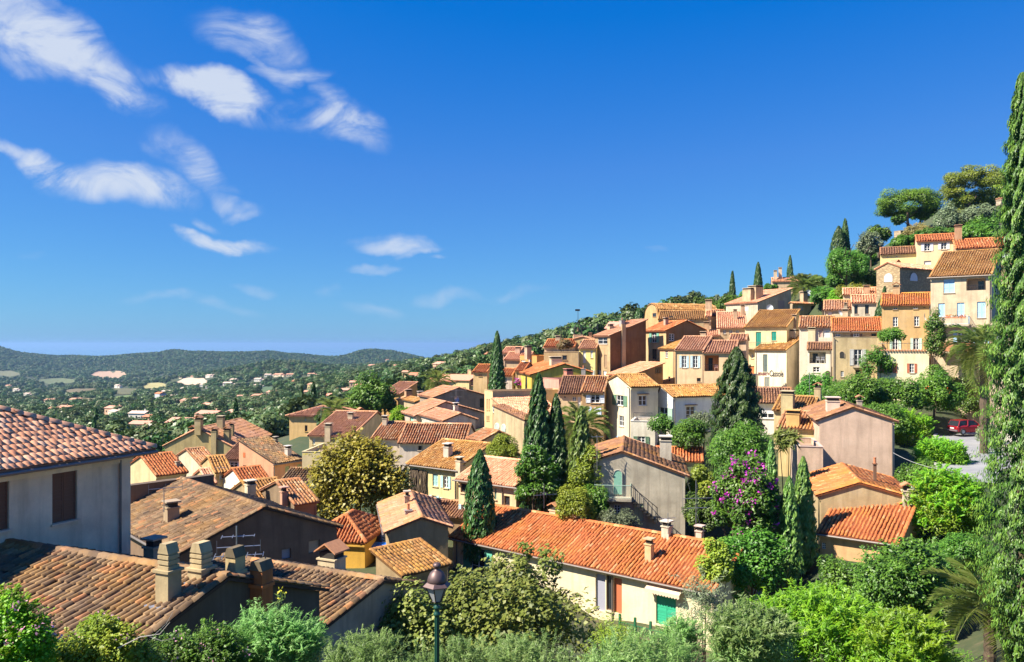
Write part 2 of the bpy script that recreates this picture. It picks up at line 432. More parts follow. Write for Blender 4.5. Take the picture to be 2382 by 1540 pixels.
sea = MB().poly([(-60000, 5600, -150), (60000, 5600, -150), (60000, 60000, -150), (-60000, 60000, -150)])
m, t, b = newmat('sea_water'); b.inputs['Base Color'].default_value = (.12, .20, .28, 1); b.inputs['Roughness'].default_value = .12
tag(sea.build('sea', m), kind='structure')
m, t, b = newmat('far_hill_scrub'); b.inputs['Base Color'].default_value = (.03, .05, .03, 1); b.inputs['Roughness'].default_value = 1
isl = MB(); ip = [(470, 350), (500, 347), (512, 345.3), (522, 345.6), (540, 347), (580, 346), (640, 349)]
top = [at(a, r, 15000) for a, r in ip]; n_ = len(top)
for k in range(n_ - 1):
    a_, b_ = top[k], top[k + 1]
    for s_ in (-900, 1100):
        fa, fb = Vector((a_.x, a_.y + s_, -152)), Vector((b_.x, b_.y + s_, -152))
        isl.poly([fa, fb, b_, a_] if s_ < 0 else [a_, b_, fb, fa])
tag(isl.build('headland', m), kind='structure')

def drape(name, pts, mat, lift, step=None):
    """a sheet laid over the ground inside the polygon pts (x, y)"""
    xs, ys = [p[0] for p in pts], [p[1] for p in pts]
    nx = ny = 14
    c = (sum(xs) / len(xs), sum(ys) / len(ys))
    mb = MB(); rings = 6; n = len(pts)
    for r in range(rings + 1):
        for k in range(n):
            f = r / rings
            x, y = c[0] + (xs[k] - c[0]) * f, c[1] + (ys[k] - c[1]) * f
            mb.v.append((x, y, ground(x, y) + lift))
    for r in range(rings):
        for k in range(n):
            mb.f.append((r * n + k, r * n + (k + 1) % n, (r + 1) * n + (k + 1) % n, (r + 1) * n + k))
    return tag(mb.build(name, mat), kind='structure')

def oval(c, x0, y0, x1, y1, n=14, wob=.2, seed=0):
    r = random.Random(seed); pts = []
    for k in range(n):
        a = 2 * math.pi * k / n; w = 1 + r.uniform(-wob, wob)
        px, row = q(c, (x0 + x1) / 2 + (x1 - x0) / 2 * math.cos(a) * w, (y0 + y1) / 2 - (y1 - y0) / 2 * math.sin(a) * w)
        v = ground_hit(px, row); pts.append((v.x, v.y))
    return pts
FIELDS = []
def field(name, c, box, col, lift=.6, seed=0):
    p = oval(c, *box, seed=seed)
    FIELDS.append(p)
    drape(name, p, plain(name + '_soil', col, .95, 0, .3, .04), lift)
field('vineyard', 'O', (560, 445, 850, 500), (.13, .10, .045), seed=1)
field('vineyard', 'O', (600, 528, 860, 568), (.24, .17, .085), seed=2)
field('meadow', 'O', (290, 358, 680, 402), (.105, .125, .045), seed=3)
field('vineyard', 'O', (930, 440, 1240, 498), (.11, .105, .04), seed=4)
field('stubble_field', 'O', (1240, 400, 1450, 452), (.30, .26, .10), seed=5)
field('bare_earth', 'O', (800, 288, 1085, 362), (.42, .27, .17), seed=6)
field('bare_earth', 'O', (1530, 352, 1810, 425), (.48, .36, .25), seed=7)
field('meadow', 'O', (960, 505, 1210, 565), (.12, .17, .045), seed=8)
field('meadow', 'O', (-60, 290, 180, 345), (.13, .13, .06), seed=9)
field('meadow', 'N', (450, 680, 600, 725), (.10, .15, .05), seed=10)
field('meadow', 'N', (100, 760, 320, 830), (.06, .10, .035), seed=11)
# ------------------------------------------------------------------ houses
TILE_BASE = {}
def tile_field(O, eu, ev, n, U, V, cu, cv, rg, k=0.0, wds=(.64, .53), hts=(.46, .40), cap=True):
    """half-round clay tiles in columns up a slope; k narrows the slope towards its top (hips)"""
    nc, nr = max(1, int(round(U / cu))), max(1, int(math.ceil(V / cv)))
    cu = U / nc; cv = V / nr
    I, J = np.meshgrid(np.arange(nc), np.arange(nr)); I, J = I.ravel(), J.ravel()
    uc = (I + .5) * cu; vc = J * cv
    keep = (uc > k * (vc + cv * .5)) & (uc < U - k * (vc + cv * .5))
    uc, vc, I = uc[keep], vc[keep], I[keep]
    N = len(uc)
    col = rg.normal(0, .010, nc)[I]
    uc = uc + col + rg.normal(0, .012 * cu / .22, N); vc = vc + rg.normal(0, .02, N)
    ph = rg.uniform(0, 6.28, 3)
    lf = rg.normal(0, .010, N) + .035 * np.sin(uc * .8 + ph[0]) * np.sin(vc * 1.1 + ph[1]) + .02 * np.sin(uc * 2.3 + vc * .9 + ph[2])
    slip = rg.random(N) < .02; vc = vc - slip * rg.uniform(.03, .14, N)
    prof_u = np.array([-.5, -.24, .24, .5]); prof_h = np.array([0, .86, .86, 0])
    O, eu, ev, n = (np.array(a, float) for a in (O, eu, ev, n))
    Vt = np.empty((N, 8, 3))
    sk = rg.normal(0, .02, N)
    for e, (dv, wd, hh, up) in enumerate(((-.03, wds[0], hts[0], .034), (cv + .02, wds[1], hts[1], .004))):
        for i in range(4):
            u = uc + prof_u[i] * wd * cu + (sk * cv if e else 0); h = prof_h[i] * hh * cu + up + lf
            Vt[:, e * 4 + i] = O + u[:, None] * eu + (vc + dv)[:, None] * ev + h[:, None] * n
    base = (np.arange(N) * 8)[:, None, None]
    Q = (base + np.array([[0, 1, 5, 4], [1, 2, 6, 5], [2, 3, 7, 6], [3, 2, 1, 0]][:4 if cap else 3])[None]).reshape(-1, 4)
    r = np.repeat(rg.random(N), 8)
    return Vt.reshape(-1, 3), Q, r, (uc, vc, cu, cv)

def ridge_field(p0, p1, up, rg, r=.15, step=.4):
    p0, p1, up = (np.array(a, float) for a in (p0, p1, up))
    d = p1 - p0; Ln = np.linalg.norm(d); d /= Ln; side = np.cross(d, up); side /= np.linalg.norm(side)
    n = max(1, int(Ln / step)); st = Ln / n
    Vt = np.empty((n, 8, 3))
    for j in range(n):
        for e, (t, rr) in enumerate(((j * st - .03, r * 1.12), ((j + 1) * st, r * .95))):
            for i, (a, h) in enumerate(((-1, -.12), (-.5, .62), (.5, .62), (1, -.12))):
                Vt[j, e * 4 + i] = p0 + d * t + side * a * rr + up * (h * rr + .05)
    base = (np.arange(n) * 8)[:, None, None]
    Q = (base + np.array([[0, 4, 5, 1], [1, 5, 6, 2], [2, 6, 7, 3], [0, 1, 2, 3]])[None]).reshape(-1, 4)
    return Vt.reshape(-1, 3), Q, np.repeat(rg.random(n), 8)

def join_np(parts):
    Vs, Qs, Rs, o = [], [], [], 0
    for p in parts:
        Vs.append(p[0]); Qs.append(p[1] + o); Rs.append(p[2]); o += len(p[0])
    return np.concatenate(Vs), np.concatenate(Qs), np.concatenate(Rs)

class House: pass
ALLH = []

def house(label, c, x, y, Y, th, R=None, L=None, W=None, D=None, roof='ga', p=.34, frac=.5, wall=(.62, .5, .3), pal='mixed', lichen=.35,
          anchor='0', wins=(), chims=(), cat='house', group='houses of the old village', gutter=False, pipe=None, stone=False, wear=.5, oe=.32, og=.12, tiles=True, near=False,
          base=None, rise=None, cornice=True, wall2=None, px=None):
    h = House(); h.label = label
    pxc, row = q(c, x, y) if c else (x, y)
    t = math.radians(th); dR = Vector((math.cos(t), math.sin(t), 0)); dL = Vector((-math.sin(t), math.cos(t), 0))
    A = at(pxc, row, Y)
    def solve(target, d):
        u = (target - CX) / F; den = d.x - u * d.y
        v = (u * A.y - A.x) / den if abs(den) > 1e-4 else -1
        if not (0.5 < v < 60): print('HOUSE EXTENT', label, target, round(v, 2)); v = 6
        return v
    if W is None: W = solve(R, dR) if R is not None else 6.0
    if anchor == 'R': A = A - dR * W
    if D is None: D = solve(L, dL) if L is not None else 7.0
    zs = [ground(*(A + dR * a + dL * b).xy) for a in (0, W) for b in (0, D)]
    zb = (min(zs) - .6) if base is None else base
    zb = min(zb, A.z - 2.2)
    He = A.z - zb
    root = empty('house', (A.x, A.y, zb), t)
    tag(root, label, cat, group)
    h.root, h.W, h.D, h.He, h.Y = root, W, D, He, Y
    ct, st_ = math.cos(-t), math.sin(-t)
    def loc(v): return Vector((v.x * ct - v.y * st_, v.x * st_ + v.y * ct, v.z))
    h.o = loc(Vector((0, 0, 0)) - Vector((A.x, A.y, zb)))
    h.ray = lambda px_, row_: loc(Vector(((px_ - CX) / F, 1, -(row_ - HZ) / F)))
    # roof profile
    ax, pts = 'b', None
    if roof == 'ga': ax, pts = 'b', [(0, 0), (frac, p * frac * D), (1, (p * frac * D) * (0 if frac < .98 else 1) if frac < .98 else p * D)]
    elif roof == 'gb': ax, pts = 'a', [(0, 0), (frac, p * frac * W), (1, max(0, p * frac * W - p * (1 - frac) * W) if rise is None else rise)]
    elif roof == 'sa+': ax, pts = 'a', [(0, 0), (1, p * W)]
    elif roof == 'sa-': ax, pts = 'a', [(0, 0), (1, -p * W)]
    elif roof == 'sb+': ax, pts = 'b', [(0, 0), (1, p * D)]
    elif roof == 'barrel': ax, pts = 'b', [(0, 0), (.08, .28 * D), (.25, .43 * D), (.5, .5 * D), (.75, .43 * D), (.92, .28 * D), (1, 0)]
    elif isinstance(roof, tuple): ax, pts = roof
    S = W if ax == 'a' else D; T = D if ax == 'a' else W
    def prof(tt):
        if pts is None: return 0.0
        tt = min(1, max(0, tt))
        for (a0, z0), (a1, z1) in zip(pts[:-1], pts[1:]):
            if tt <= a1 + 1e-9: return z0 + (z1 - z0) * (tt - a0) / max(1e-6, a1 - a0)
        return pts[-1][1]
    if roof == 'hip':
        def zr(a, b): return He + p * min(a, W - a, b, D - b)
    else:
        def zr(a, b): return He + prof((a if ax == 'a' else b) / S)
    h.zr = zr
    m3 = (lambda s, o_, z: (s, o_, z)) if ax == 'a' else (lambda s, o_, z: (o_, s, z))
    # ---- windows -> wall coordinates
    wl = []
    def to_wall(wn, px_, row_):
        d = h.ray(px_, row_); o_ = h.o
        if wn == 'R': k = -o_.y / d.y; pnt = o_ + d * k; return pnt.x, pnt.z
        k = -o_.x / d.x; pnt = o_ + d * k; return pnt.y, pnt.z
    for w in wins:
        wn, cc, x0, y0, x1, y1, kind = w[:7]; col = w[7] if len(w) > 7 else (.62, .60, .55)
        xm, ym = (x0 + x1) / 2, (y0 + y1) / 2
        s0, _ = to_wall(wn, *q(cc, x0, ym)); s1, _ = to_wall(wn, *q(cc, x1, ym))
        _, z1 = to_wall(wn, *q(cc, xm, y0)); _, z0 = to_wall(wn, *q(cc, xm, y1))
        if s0 > s1: s0, s1 = s1, s0
        SS = W if wn == 'R' else D
        s0, s1 = max(.06, s0), min(SS - .06, s1); z0 = max(.1, z0)
        if s1 - s0 < .12 or z1 - z0 < .12: print('WINDOW LOST', label, w[:6], round(s0, 2), round(s1, 2), round(SS, 2)); continue
        wl.append((wn, s0, s1, z0, z1, kind, col))
    wmat = stonework(tuple(wall)) if stone else stucco(wall, wear)
    # ---- walls with real openings
    mb = MB()
    def wall_face(wn, S_, top, holes, mp_):
        zm = min(z for _, z in top)
        ok = [w for w in holes if w[4] < zm - .03]
        ss = sorted({0, S_, *[w[1] for w in ok], *[w[2] for w in ok]}); zz = sorted({0, zm, *[w[3] for w in ok], *[w[4] for w in ok]})
        for a0, a1 in zip(ss[:-1], ss[1:]):
            for z0, z1 in zip(zz[:-1], zz[1:]):
                sm, zmid = (a0 + a1) / 2, (z0 + z1) / 2
                if any(w[1] < sm < w[2] and w[3] < zmid < w[4] for w in ok): continue
                mb.poly([mp_(a0, z0, 0), mp_(a1, z0, 0), mp_(a1, z1, 0), mp_(a0, z1, 0)])
        tp = [(0, zm), (S_, zm)] + [(s, z) for s, z in reversed(top) if z > zm + 1e-4]
        if len(tp) > 2: mb.poly([mp_(s, z, 0) for s, z in tp])
        for w in ok:
            dp = 1.7 if w[5] == 'l' else .16
            a0, a1, z0, z1 = w[1:5]
            for pl in ([(a0, z0), (a1, z0)], [(a1, z0), (a1, z1)], [(a1, z1), (a0, z1)], [(a0, z1), (a0, z0)]):
                mb.poly([mp_(*pl[0], 0), mp_(*pl[1], 0), mp_(*pl[1], -dp), mp_(*pl[0], -dp)])
        return {id(w) for w in ok}
    mR = lambda s, z, o_: (s, -o_, z)
    mL = lambda s, z, o_: (-o_, s, z)
    mBk = lambda s, z, o_: (s, D + o_, z)
    mRt = lambda s, z, o_: (W + o_, s, z)
    if pts is None: tR = [(0, He), (W, He)]; tL = [(0, He), (D, He)]; tB, tX = tR, tL
    elif ax == 'a':
        tR = tB = [(a * W, He + z) for a, z in pts]; tL = [(0, He + pts[0][1]), (D, He + pts[0][1])]; tX = [(0, He + pts[-1][1]), (D, He + pts[-1][1])]
    else:
        tL = tX = [(a * D, He + z) for a, z in pts]; tR = [(0, He + pts[0][1]), (W, He + pts[0][1])]; tB = [(0, He + pts[-1][1]), (W, He + pts[-1][1])]
    okset = wall_face('R', W, tR, [w for w in wl if w[0] == 'R'], mR)
    okset |= wall_face('L', D, tL, [w for w in wl if w[0] == 'L'], mL)
    wall_face('B', W, tB, [], mBk); wall_face('X', D, tX, [], mRt)
    wo = mb.build('wall', wmat, root)
    if wall2:                                   # side wall given a darker colour that carries its shade
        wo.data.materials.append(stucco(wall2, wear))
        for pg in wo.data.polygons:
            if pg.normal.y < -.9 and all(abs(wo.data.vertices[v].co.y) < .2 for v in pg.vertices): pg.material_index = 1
    # ---- windows
    for w in wl:
        wn, s0, s1, z0, z1, kind, col = w
        flush = id(w) in okset
        make_window(root, wn, s0, s1, z0, z1, kind, col, flush, Y, wall)
    # ---- roof
    rg = np.random.default_rng(abs(hash((round(pxc, 1), round(row, 1)))) % 99999)
    if Y < 70: cuv = (.23, .36)
    elif Y < 105: cuv = (.27, .48)
    else: cuv = (.35, .75)
    tm = tilemat(pal, lichen)
    under = plain('clay_pan_tile', scl(PAL[pal][0], .8 if pal == 'beige' else .5), .95, 0, .25, 3)  # shade in the channels between cover tiles put into a darker pan colour
    parts = []
    h.planes = []
    if pts is not None:
        n_ = len(pts); P3 = []
        ex = list(pts); xs = [a * S for a, _ in pts]; zs_ = [z for _, z in pts]
        p0 = (zs_[1] - zs_[0]) / max(.01, xs[1] - xs[0]); p1 = (zs_[-1] - zs_[-2]) / max(.01, xs[-1] - xs[-2])
        if roof == 'barrel': p0 = p1 = 0; oe = .02
        xs[0] -= oe; zs_[0] -= p0 * oe; xs[-1] += oe; zs_[-1] += p1 * oe
        th_ = .10
        poly = [m3(s, -og, He + z + .015) for s, z in zip(xs, zs_)] + [m3(s, -og, He + z + .015 + th_) for s, z in reversed(list(zip(xs, zs_)))]
        rb = MB().prism(poly, m3(0, T + 2 * og, 0))
        ro = rb.build('roof', under, root)
        for k in range(n_ - 1):
            a, b = (xs[k], zs_[k]), (xs[k + 1], zs_[k + 1])
            if a[1] > b[1]: a, b = b, a
            A3, B3 = np.array(m3(a[0], -og, He + a[1] + .115)), np.array(m3(b[0], -og, He + b[1] + .115))
            ev = B3 - A3; V = np.linalg.norm(ev); ev /= V; eu = np.array(m3(0, 1, 0), float); n3 = np.cross(eu, ev)
            if n3[2] < 0: n3 = -n3
            h.planes.append((A3, eu, ev, n3, T + 2 * og, V, 0.0))
        for k in range(1, n_ - 1):
            if zs_[k] > zs_[k - 1] and zs_[k] > zs_[k + 1] and roof != 'barrel':
                parts.append(ridge_field(m3(xs[k], -og, He + zs_[k] + .12), m3(xs[k], T + og, He + zs_[k] + .12), (0, 0, 1), rg))
        if n_ == 2:
            k = 0 if zs_[0] > zs_[1] else 1
            parts.append(ridge_field(m3(xs[k], -og, He + zs_[k] + .10), m3(xs[k], T + og, He + zs_[k] + .10), (0, 0, 1), rg, .12))
        for sgn, o_ in ((0, -og), (1, T + og)):          # verge tiles up both ends
            for k in range(n_ - 1):
                if roof != 'barrel': parts.append(ridge_field(m3(xs[k], o_ + (.08 if sgn == 0 else -.08), He + zs_[k] + .13), m3(xs[k + 1], o_ + (.08 if sgn == 0 else -.08), He + zs_[k + 1] + .13), (0, 0, 1), rg, .11))
    elif roof == 'hip':
        e = oe; z0 = He - p * e + .02; hm = min(W, D) / 2 + e
        c4 = [(-e, -e), (W + e, -e), (W + e, D + e), (-e, D + e)]
        zt = z0 + p * hm
        if W >= D: r0, r1 = (-e + hm, D / 2), (W + e - hm, D / 2)
        else: r0, r1 = (W / 2, -e + hm), (W / 2, D + e - hm)
        rb = MB(); B4 = [(*a, z0 + .1) for a in c4]; r0_, r1_ = (*r0, zt + .1), (*r1, zt + .1)
        if W >= D: fs = [[B4[0], B4[1], r1_, r0_], [B4[1], B4[2], r1_], [B4[2], B4[3], r0_, r1_], [B4[3], B4[0], r0_]]
        else: fs = [[B4[0], B4[1], r0_], [B4[1], B4[2], r1_, r0_], [B4[2], B4[3], r1_], [B4[3], B4[0], r0_, r1_]]
        for f in fs: rb.poly(f)
        L4 = [(*a, z0) for a in c4]
        rb.poly(L4[::-1])
        for k in range(4): rb.poly([L4[k], L4[(k + 1) % 4], B4[(k + 1) % 4], B4[k]])
        ro = rb.build('roof', under, root)
        ca = math.cos(math.atan(p))
        for k in range(4):
            a, b = np.array(B4[k]), np.array(B4[(k + 1) % 4]); eu = b - a; U = np.linalg.norm(eu); eu /= U
            inn = np.array([-eu[1], eu[0], 0.0]); ev = inn * ca + np.array([0, 0, 1]) * p * ca; n3 = np.cross(eu, ev)
            h.planes.append((a + n3 * .01, eu, ev, n3, U, hm / ca, ca))
        for a in range(4): 
            near_r = r0_ if (Vector(r0_[:2]) - Vector(B4[a][:2])).length < (Vector(r1_[:2]) - Vector(B4[a][:2])).length else r1_
            parts.append(ridge_field(B4[a], near_r, (0, 0, 1), rg, .15))
        parts.append(ridge_field(r0_, r1_, (0, 0, 1), rg))
    else:
        rb = MB().box(.19, W - .19, .19, D - .19, He - .55, He - .4)
        ro = rb.build('roof', plain('terrace_paving', (.34, .22, .15), .9), root)
        pm = MB()
        for bx in ((.005, W - .005, .005, .19), (.005, W - .005, D - .19, D - .005), (.005, .19, .19, D - .19), (W - .19, W - .005, .19, D - .19)): pm.box(*bx, He - .5, He - .002)
        pm.build('parapet', wmat, root)
        cm_ = MB()
        for bx in ((-.04, W + .04, -.04, .22), (-.04, W + .04, D - .22, D + .04), (-.04, .22, .22, D - .22), (W - .22, W + .04, .22, D - .22)): cm_.box(*bx, He, He + .05)
        cm_.build('coping', plain('coping', scl(wall, .85), .9), root)
    if tiles and h.planes and not near:
        for pl in h.planes:
            f = tile_field(*pl[:6], *cuv, rg, pl[6], cap=Y < 75); parts.append(f[:3])
        tv = join_np(parts)
        tag(link('roof_tiles', mesh_np('roof_tiles', *tv), ro, tm), kind='stuff')
    elif parts:
        tag(link('ridge_tiles', mesh_np('ridge_tiles', *join_np(parts)), ro, tm), kind='stuff')
    h.ro, h.tm, h.rg = ro, tm, rg
    # ---- cornice, gutter, downpipe
    if cornice and pts is not None and roof != 'barrel' or roof == 'hip':
        cb = MB(); lc = scl(wall, 1.05)
        es = []
        if roof == 'hip': es = ['R', 'L']
        else:
            if ax == 'b': es = ['R']
            else: es = ['L'] if pts[0][1] <= pts[-1][1] + 1e-6 else []
        zlow = He - (p * oe if roof == 'hip' else abs(0)) - .03
        for e_ in es:
            if e_ == 'R': cb.box(-.02, W + .02, -.16, -.003, zlow - .17, zlow - .06); cb.box(-.01, W + .01, -.09, -.003, zlow - .30, zlow - .175)
            else: cb.box(-.16, -.003, -.02, D + .02, zlow - .17, zlow - .06); cb.box(-.09, -.003, -.01, D + .01, zlow - .30, zlow - .175)
        if es: cb.build('cornice', stucco(lc, .3), root)
        if gutter and es:
            gb_ = MB(); zg = He - (p if roof == 'hip' else abs(p0)) * oe - .01
            for e_ in es:
                if e_ == 'R': gb_.tube((-oe, -oe - .06, zg), (W + oe, -oe - .06, zg), .065, n=8)
                else: gb_.tube((-oe - .06, -oe, zg), (-oe - .06, D + oe, zg), .065, n=8)
            gb_.build('gutter', GUTTER, root)
    if pipe is None and not stone and roof == 'ga' and Y < 145 and int(pxc * 7) % 3: pipe = [('R', .975 if int(pxc) % 2 else .025)]
    if pipe:
        pb = MB()
        for wn, s in pipe:
            mp_ = mR if wn == 'R' else mL
            S_ = W if wn == 'R' else D
            pb.tube(mp_(s * S_, 0.1, .07), mp_(s * S_, He - .15, .07), .045)
            pb.tube(mp_(s * S_, He - .15, .07), mp_(s * S_, He - .02, oe), .045)
        pb.build('downpipe', GUTTER, root)
    for ch in chims: chimney(h, *ch)
    ALLH.append(h)
    return h

def make_window(root, wn, s0, s1, z0, z1, kind, col, flush, Y, wall):
    def bx(mb, a0, a1, b0, b1, o0, o1):
        if wn == 'R': mb.box(a0, a1, -o1, -o0, b0, b1)
        else: mb.box(-o1, -o0, a0, a1, b0, b1)
    dp = -.13 if flush else .03
    w, hh = s1 - s0, z1 - z0
    fr = min(.07, w * .12)
    cm_ = plain('painted_wood', tuple(col), .6, 0, .08)
    def shutter(a0, a1, o0, parent, nm='shutter'):
        mb = MB(); e = .055
        bx(mb, a0, a1, z0, z1, o0, o0 + .03)
        bx(mb, a0, a0 + e, z0, z1, o0 + .03, o0 + .05); bx(mb, a1 - e, a1, z0, z1, o0 + .03, o0 + .05)
        for zz in (z0, z0 + hh * .36, z1 - e - .02): bx(mb, a0 + e, a1 - e, zz, zz + e + .02, o0 + .03, o0 + .05)
        nsl = max(4, min(14, int(hh / .12)))
        if Y < 75:
            for k in range(nsl):
                zz = z0 + hh * (k + .5) / nsl; bx(mb, a0 + e, a1 - e, zz, zz + hh / nsl * .5, o0 + .03, o0 + .042)
        return mb.build(nm, cm_, parent)
    if kind in ('c', 'C'):       # closed shutters
        win = MB(); bx(win, s0, s1, z0, z1, dp - .02, dp)
        wo = win.build('window', DARKM, root)
        shutter(s0 + .01, (s0 + s1) / 2 - .006, dp + .002 if flush else dp, wo); shutter((s0 + s1) / 2 + .006, s1 - .01, dp + .002 if flush else dp, wo)
    elif kind == 'l':            # deep covered balcony
        win = MB(); bx(win, s0, s1, z0, z1, -1.69 if flush else .0, -1.6 if flush else .02)
        wo = win.build('loggia', stucco(tuple(col), .3), root)
        d = MB(); bx(d, s0 + w * .2, s0 + w * .2 + min(.9, w * .3), z0 + .02, z0 + hh * .8, -1.59 if flush else .022, -1.55 if flush else .04); d.build('door', GLASS, wo)
        r = MB(); bx(r, s0, s1, z0 + min(.95, hh * .4), z0 + min(.95, hh * .4) + .05, -.09, -.05)
        for k in range(max(4, int(w / .25))): a = s0 + w * (k + .5) / max(4, int(w / .25)); bx(r, a - .012, a + .012, z0, z0 + min(.95, hh * .4), -.08, -.056)
        r.build('railing', DARKM, wo)
        return
    elif kind == 'p':            # plain panel (blind door, roller blind)
        win = MB(); bx(win, s0, s1, z0, z1, dp - .02, dp); wo = win.build('panel', cm_, root)
    else:
        win = MB(); bx(win, s0, s1, z0, z1, dp - .02, dp)
        wo = win.build('window', GLASS, root)
        f = MB(); o0, o1 = dp + .002, dp + .045
        bx(f, s0, s0 + fr, z0, z1, o0, o1); bx(f, s1 - fr, s1, z0, z1, o0, o1); bx(f, s0 + fr, s1 - fr, z0, z0 + fr, o0, o1); bx(f, s0 + fr, s1 - fr, z1 - fr, z1, o0, o1)
        sm = (s0 + s1) / 2
        if kind != 'd':
            bx(f, sm - fr * .6, sm + fr * .6, z0 + fr, z1 - fr, o0, o1)
            nb = 2 if hh > w * 1.1 else 1
            for k in range(1, nb + 1):
                zz = z0 + hh * k / (nb + 1); bx(f, s0 + fr, sm - fr * .6, zz - .02, zz + .02, o0, o1 - .008); bx(f, sm + fr * .6, s1 - fr, zz - .02, zz + .02, o0, o1 - .008)
        f.build('frame', WHITEP if kind != 'd' else plain('brown_wood', (.16, .09, .05), .7), wo)
        if kind in ('o', 'O'):   # open shutters laid against the wall
            sw = w * .5
            shutter(s0 - sw - .02, s0 - .02, .012, wo); shutter(s1 + .02, s1 + sw + .02, .012, wo)
        if kind == 'b':          # roller blind over the upper half
            bl = MB(); bx(bl, s0 + .01, s1 - .01, z0 + hh * .42, z1, dp + .05, dp + .07); bl.build('blind', WHITEP, wo)
        if kind == 'e':          # canopy of tiles above
            ca = MB(); 
            bx(ca, s0 - .15, s1 + .15, z1 + .12, z1 + .2, .003, .32); ca.build('canopy', plain('clay_canopy', (.36, .17, .09), .9), wo)
    if kind not in ('p', 'x') and hh > .5:
        sl = MB(); bx(sl, s0 - .06, s1 + .06, z0 - .075, z0 - .004, .003, .09); sl.build('sill', stucco(scl(wall, .9), .4), wo)

def arch(h, wn, c, x0, y0, x1, y1, col, frame=None, mat=None, bars=False):
    """an arched opening or arched panel set into a wall"""
    def tw(px_, row_):
        d = h.ray(px_, row_)
        if wn == 'R': k = -h.o.y / d.y; p_ = h.o + d * k; return p_.x, p_.z
        k = -h.o.x / d.x; p_ = h.o + d * k; return p_.y, p_.z
    xm, ym = (x0 + x1) / 2, (y0 + y1) / 2
    s0, _ = tw(*q(c, x0, ym)); s1, _ = tw(*q(c, x1, ym)); _, z1 = tw(*q(c, xm, y0)); _, z0 = tw(*q(c, xm, y1))
    s0, s1 = min(s0, s1), max(s0, s1); r = (s1 - s0) / 2; sm = (s0 + s1) / 2; zc = z1 - min(r, (z1 - z0) * .7)
    pt = lambda s, z, o: (s, -o, z) if wn == 'R' else (-o, s, z)
    outl = lambda k: [(sm - r * k, z0), (sm + r * k, z0)] + [(sm + r * k * math.cos(a), zc + (z1 - zc) * k * math.sin(a)) for a in np.linspace(0, math.pi, 11)]
    off = (0, -.05, 0) if wn == 'R' else (-.05, 0, 0)
    wo = MB().prism([pt(s, z, .004) for s, z in outl(1)], off).build('arched_window', mat or plain('arch_panel', tuple(col), .6), h.root)
    if frame:
        f = MB(); a, b = outl(1.0), outl(1.16)
        for k in range(1, len(a) - 1):
            f.prism([pt(*a[k], .003), pt(*b[k], .003), pt(*b[k + 1], .003), pt(*a[k + 1], .003)], tuple(1.7 * v for v in off))
        f.build('surround', plain('arch_surround', tuple(frame), .8), wo)
    return wo

def chimney(h, c, x, y, w, hgt, col=(.45, .38, .28), style='s', d=None):
    """stands on the roof where the picture shows its foot"""
    px, row = q(c, x, y); d0 = h.ray(px, row); o = h.o; hit = None
    for k in np.linspace(h.Y - 6, h.Y + 25, 420):
        p = o + d0 * k
        if -.4 < p.x < h.W + .4 and -.4 < p.y < h.D + .4 and p.z <= h.zr(p.x, p.y): hit = p; break
    if hit is None:
        best = min((abs((o + d0 * k).x - h.W / 2) + abs((o + d0 * k).y - h.D / 2), k) for k in np.linspace(h.Y - 3, h.Y + 20, 200))
        p = o + d0 * best[1]; hit = Vector((min(h.W - .4, max(.4, p.x)), min(h.D - .4, max(.4, p.y)), 0)); hit.z = h.zr(hit.x, hit.y)
    d = d or w; x0, y0 = hit.x, hit.y + d / 2
    zb, zt = hit.z - .5, hit.z + hgt
    s = stucco(col, .8)
    cb = MB().box(x0 - w / 2, x0 + w / 2, y0 - d / 2, y0 + d / 2, zb, zt - .32)
    ch = cb.build('chimney', s, h.root)
    cl = MB(); e = .05
    cl.box(x0 - w / 2 - e, x0 + w / 2 + e, y0 - d / 2 - e, y0 + d / 2 + e, zt - .318, zt - .25); cl.build('collar', s, ch)
    if style == 'p':
        MB().lathe([(.11, 0), (.12, .02), (.09, .04), (.085, .34), (.1, .36), (.1, .4)], 10, (x0, y0, zt - .249)).build('pot', plain('clay_pot', (.45, .17, .08), .8), ch)
        return ch
    if style == 'v':
        up = MB(); z = zt - .249; a = w * .42
        for j in range(3): up.box(x0 - a, x0 + a, y0 - a, y0 + a, z, z + .09); up.box(x0 - a + .03, x0 + a - .03, y0 - a + .03, y0 + a - .03, z + .0905, z + .1395); z += .14
        up.prism([(x0 - a, y0 - a, z), (x0 + a, y0 - a, z), (x0 + a * .55, y0 - a, z + .26), (x0 - a * .55, y0 - a, z + .26)], (0, 2 * a, 0))
        tag(up.build('vented_stack', s, ch)); fl = MB().box(x0 - w / 2 - .16, x0 + w / 2 + .16, y0 - d / 2 - .22, y0 - d / 2 - .01, hit.z + .10, hit.z + .16); fl.build('flashing', ZINC, ch)
        return ch
    ps = MB().box(x0 - w / 2 + .06, x0 + w / 2 - .06, y0 - d / 2 + .06, y0 + d / 2 - .06, zt - .249, zt - .001)  # solid dark box; its colour stands for the shade in the open gap
    ps.build('vent', plain('gap_shade', (.035, .03, .026), .95), ch)
    cp = MB()
    if style == 't':
        for sg in (-1, 1):
            a = [(x0 + sg * (w / 2 + .12), y0 - d / 2 - .12, zt + .0), (x0, y0 - d / 2 - .12, zt + w * .42), (x0, y0 - d / 2 - .12, zt + w * .42 + .07), (x0 + sg * (w / 2 + .12), y0 - d / 2 - .12, zt + .07)]
            cp.prism(a, (0, d + .24, 0))
        cp.build('cap', plain('clay_cap', (.46, .21, .10), .9, 0, .3), ch)
    else:
        cp.box(x0 - w / 2 - .08, x0 + w / 2 + .08, y0 - d / 2 - .08, y0 + d / 2 + .08, zt + .001, zt + .07); cp.build('cap', plain('chimney_slab', scl(col, .9), .9, 0, .25), ch)
    return ch

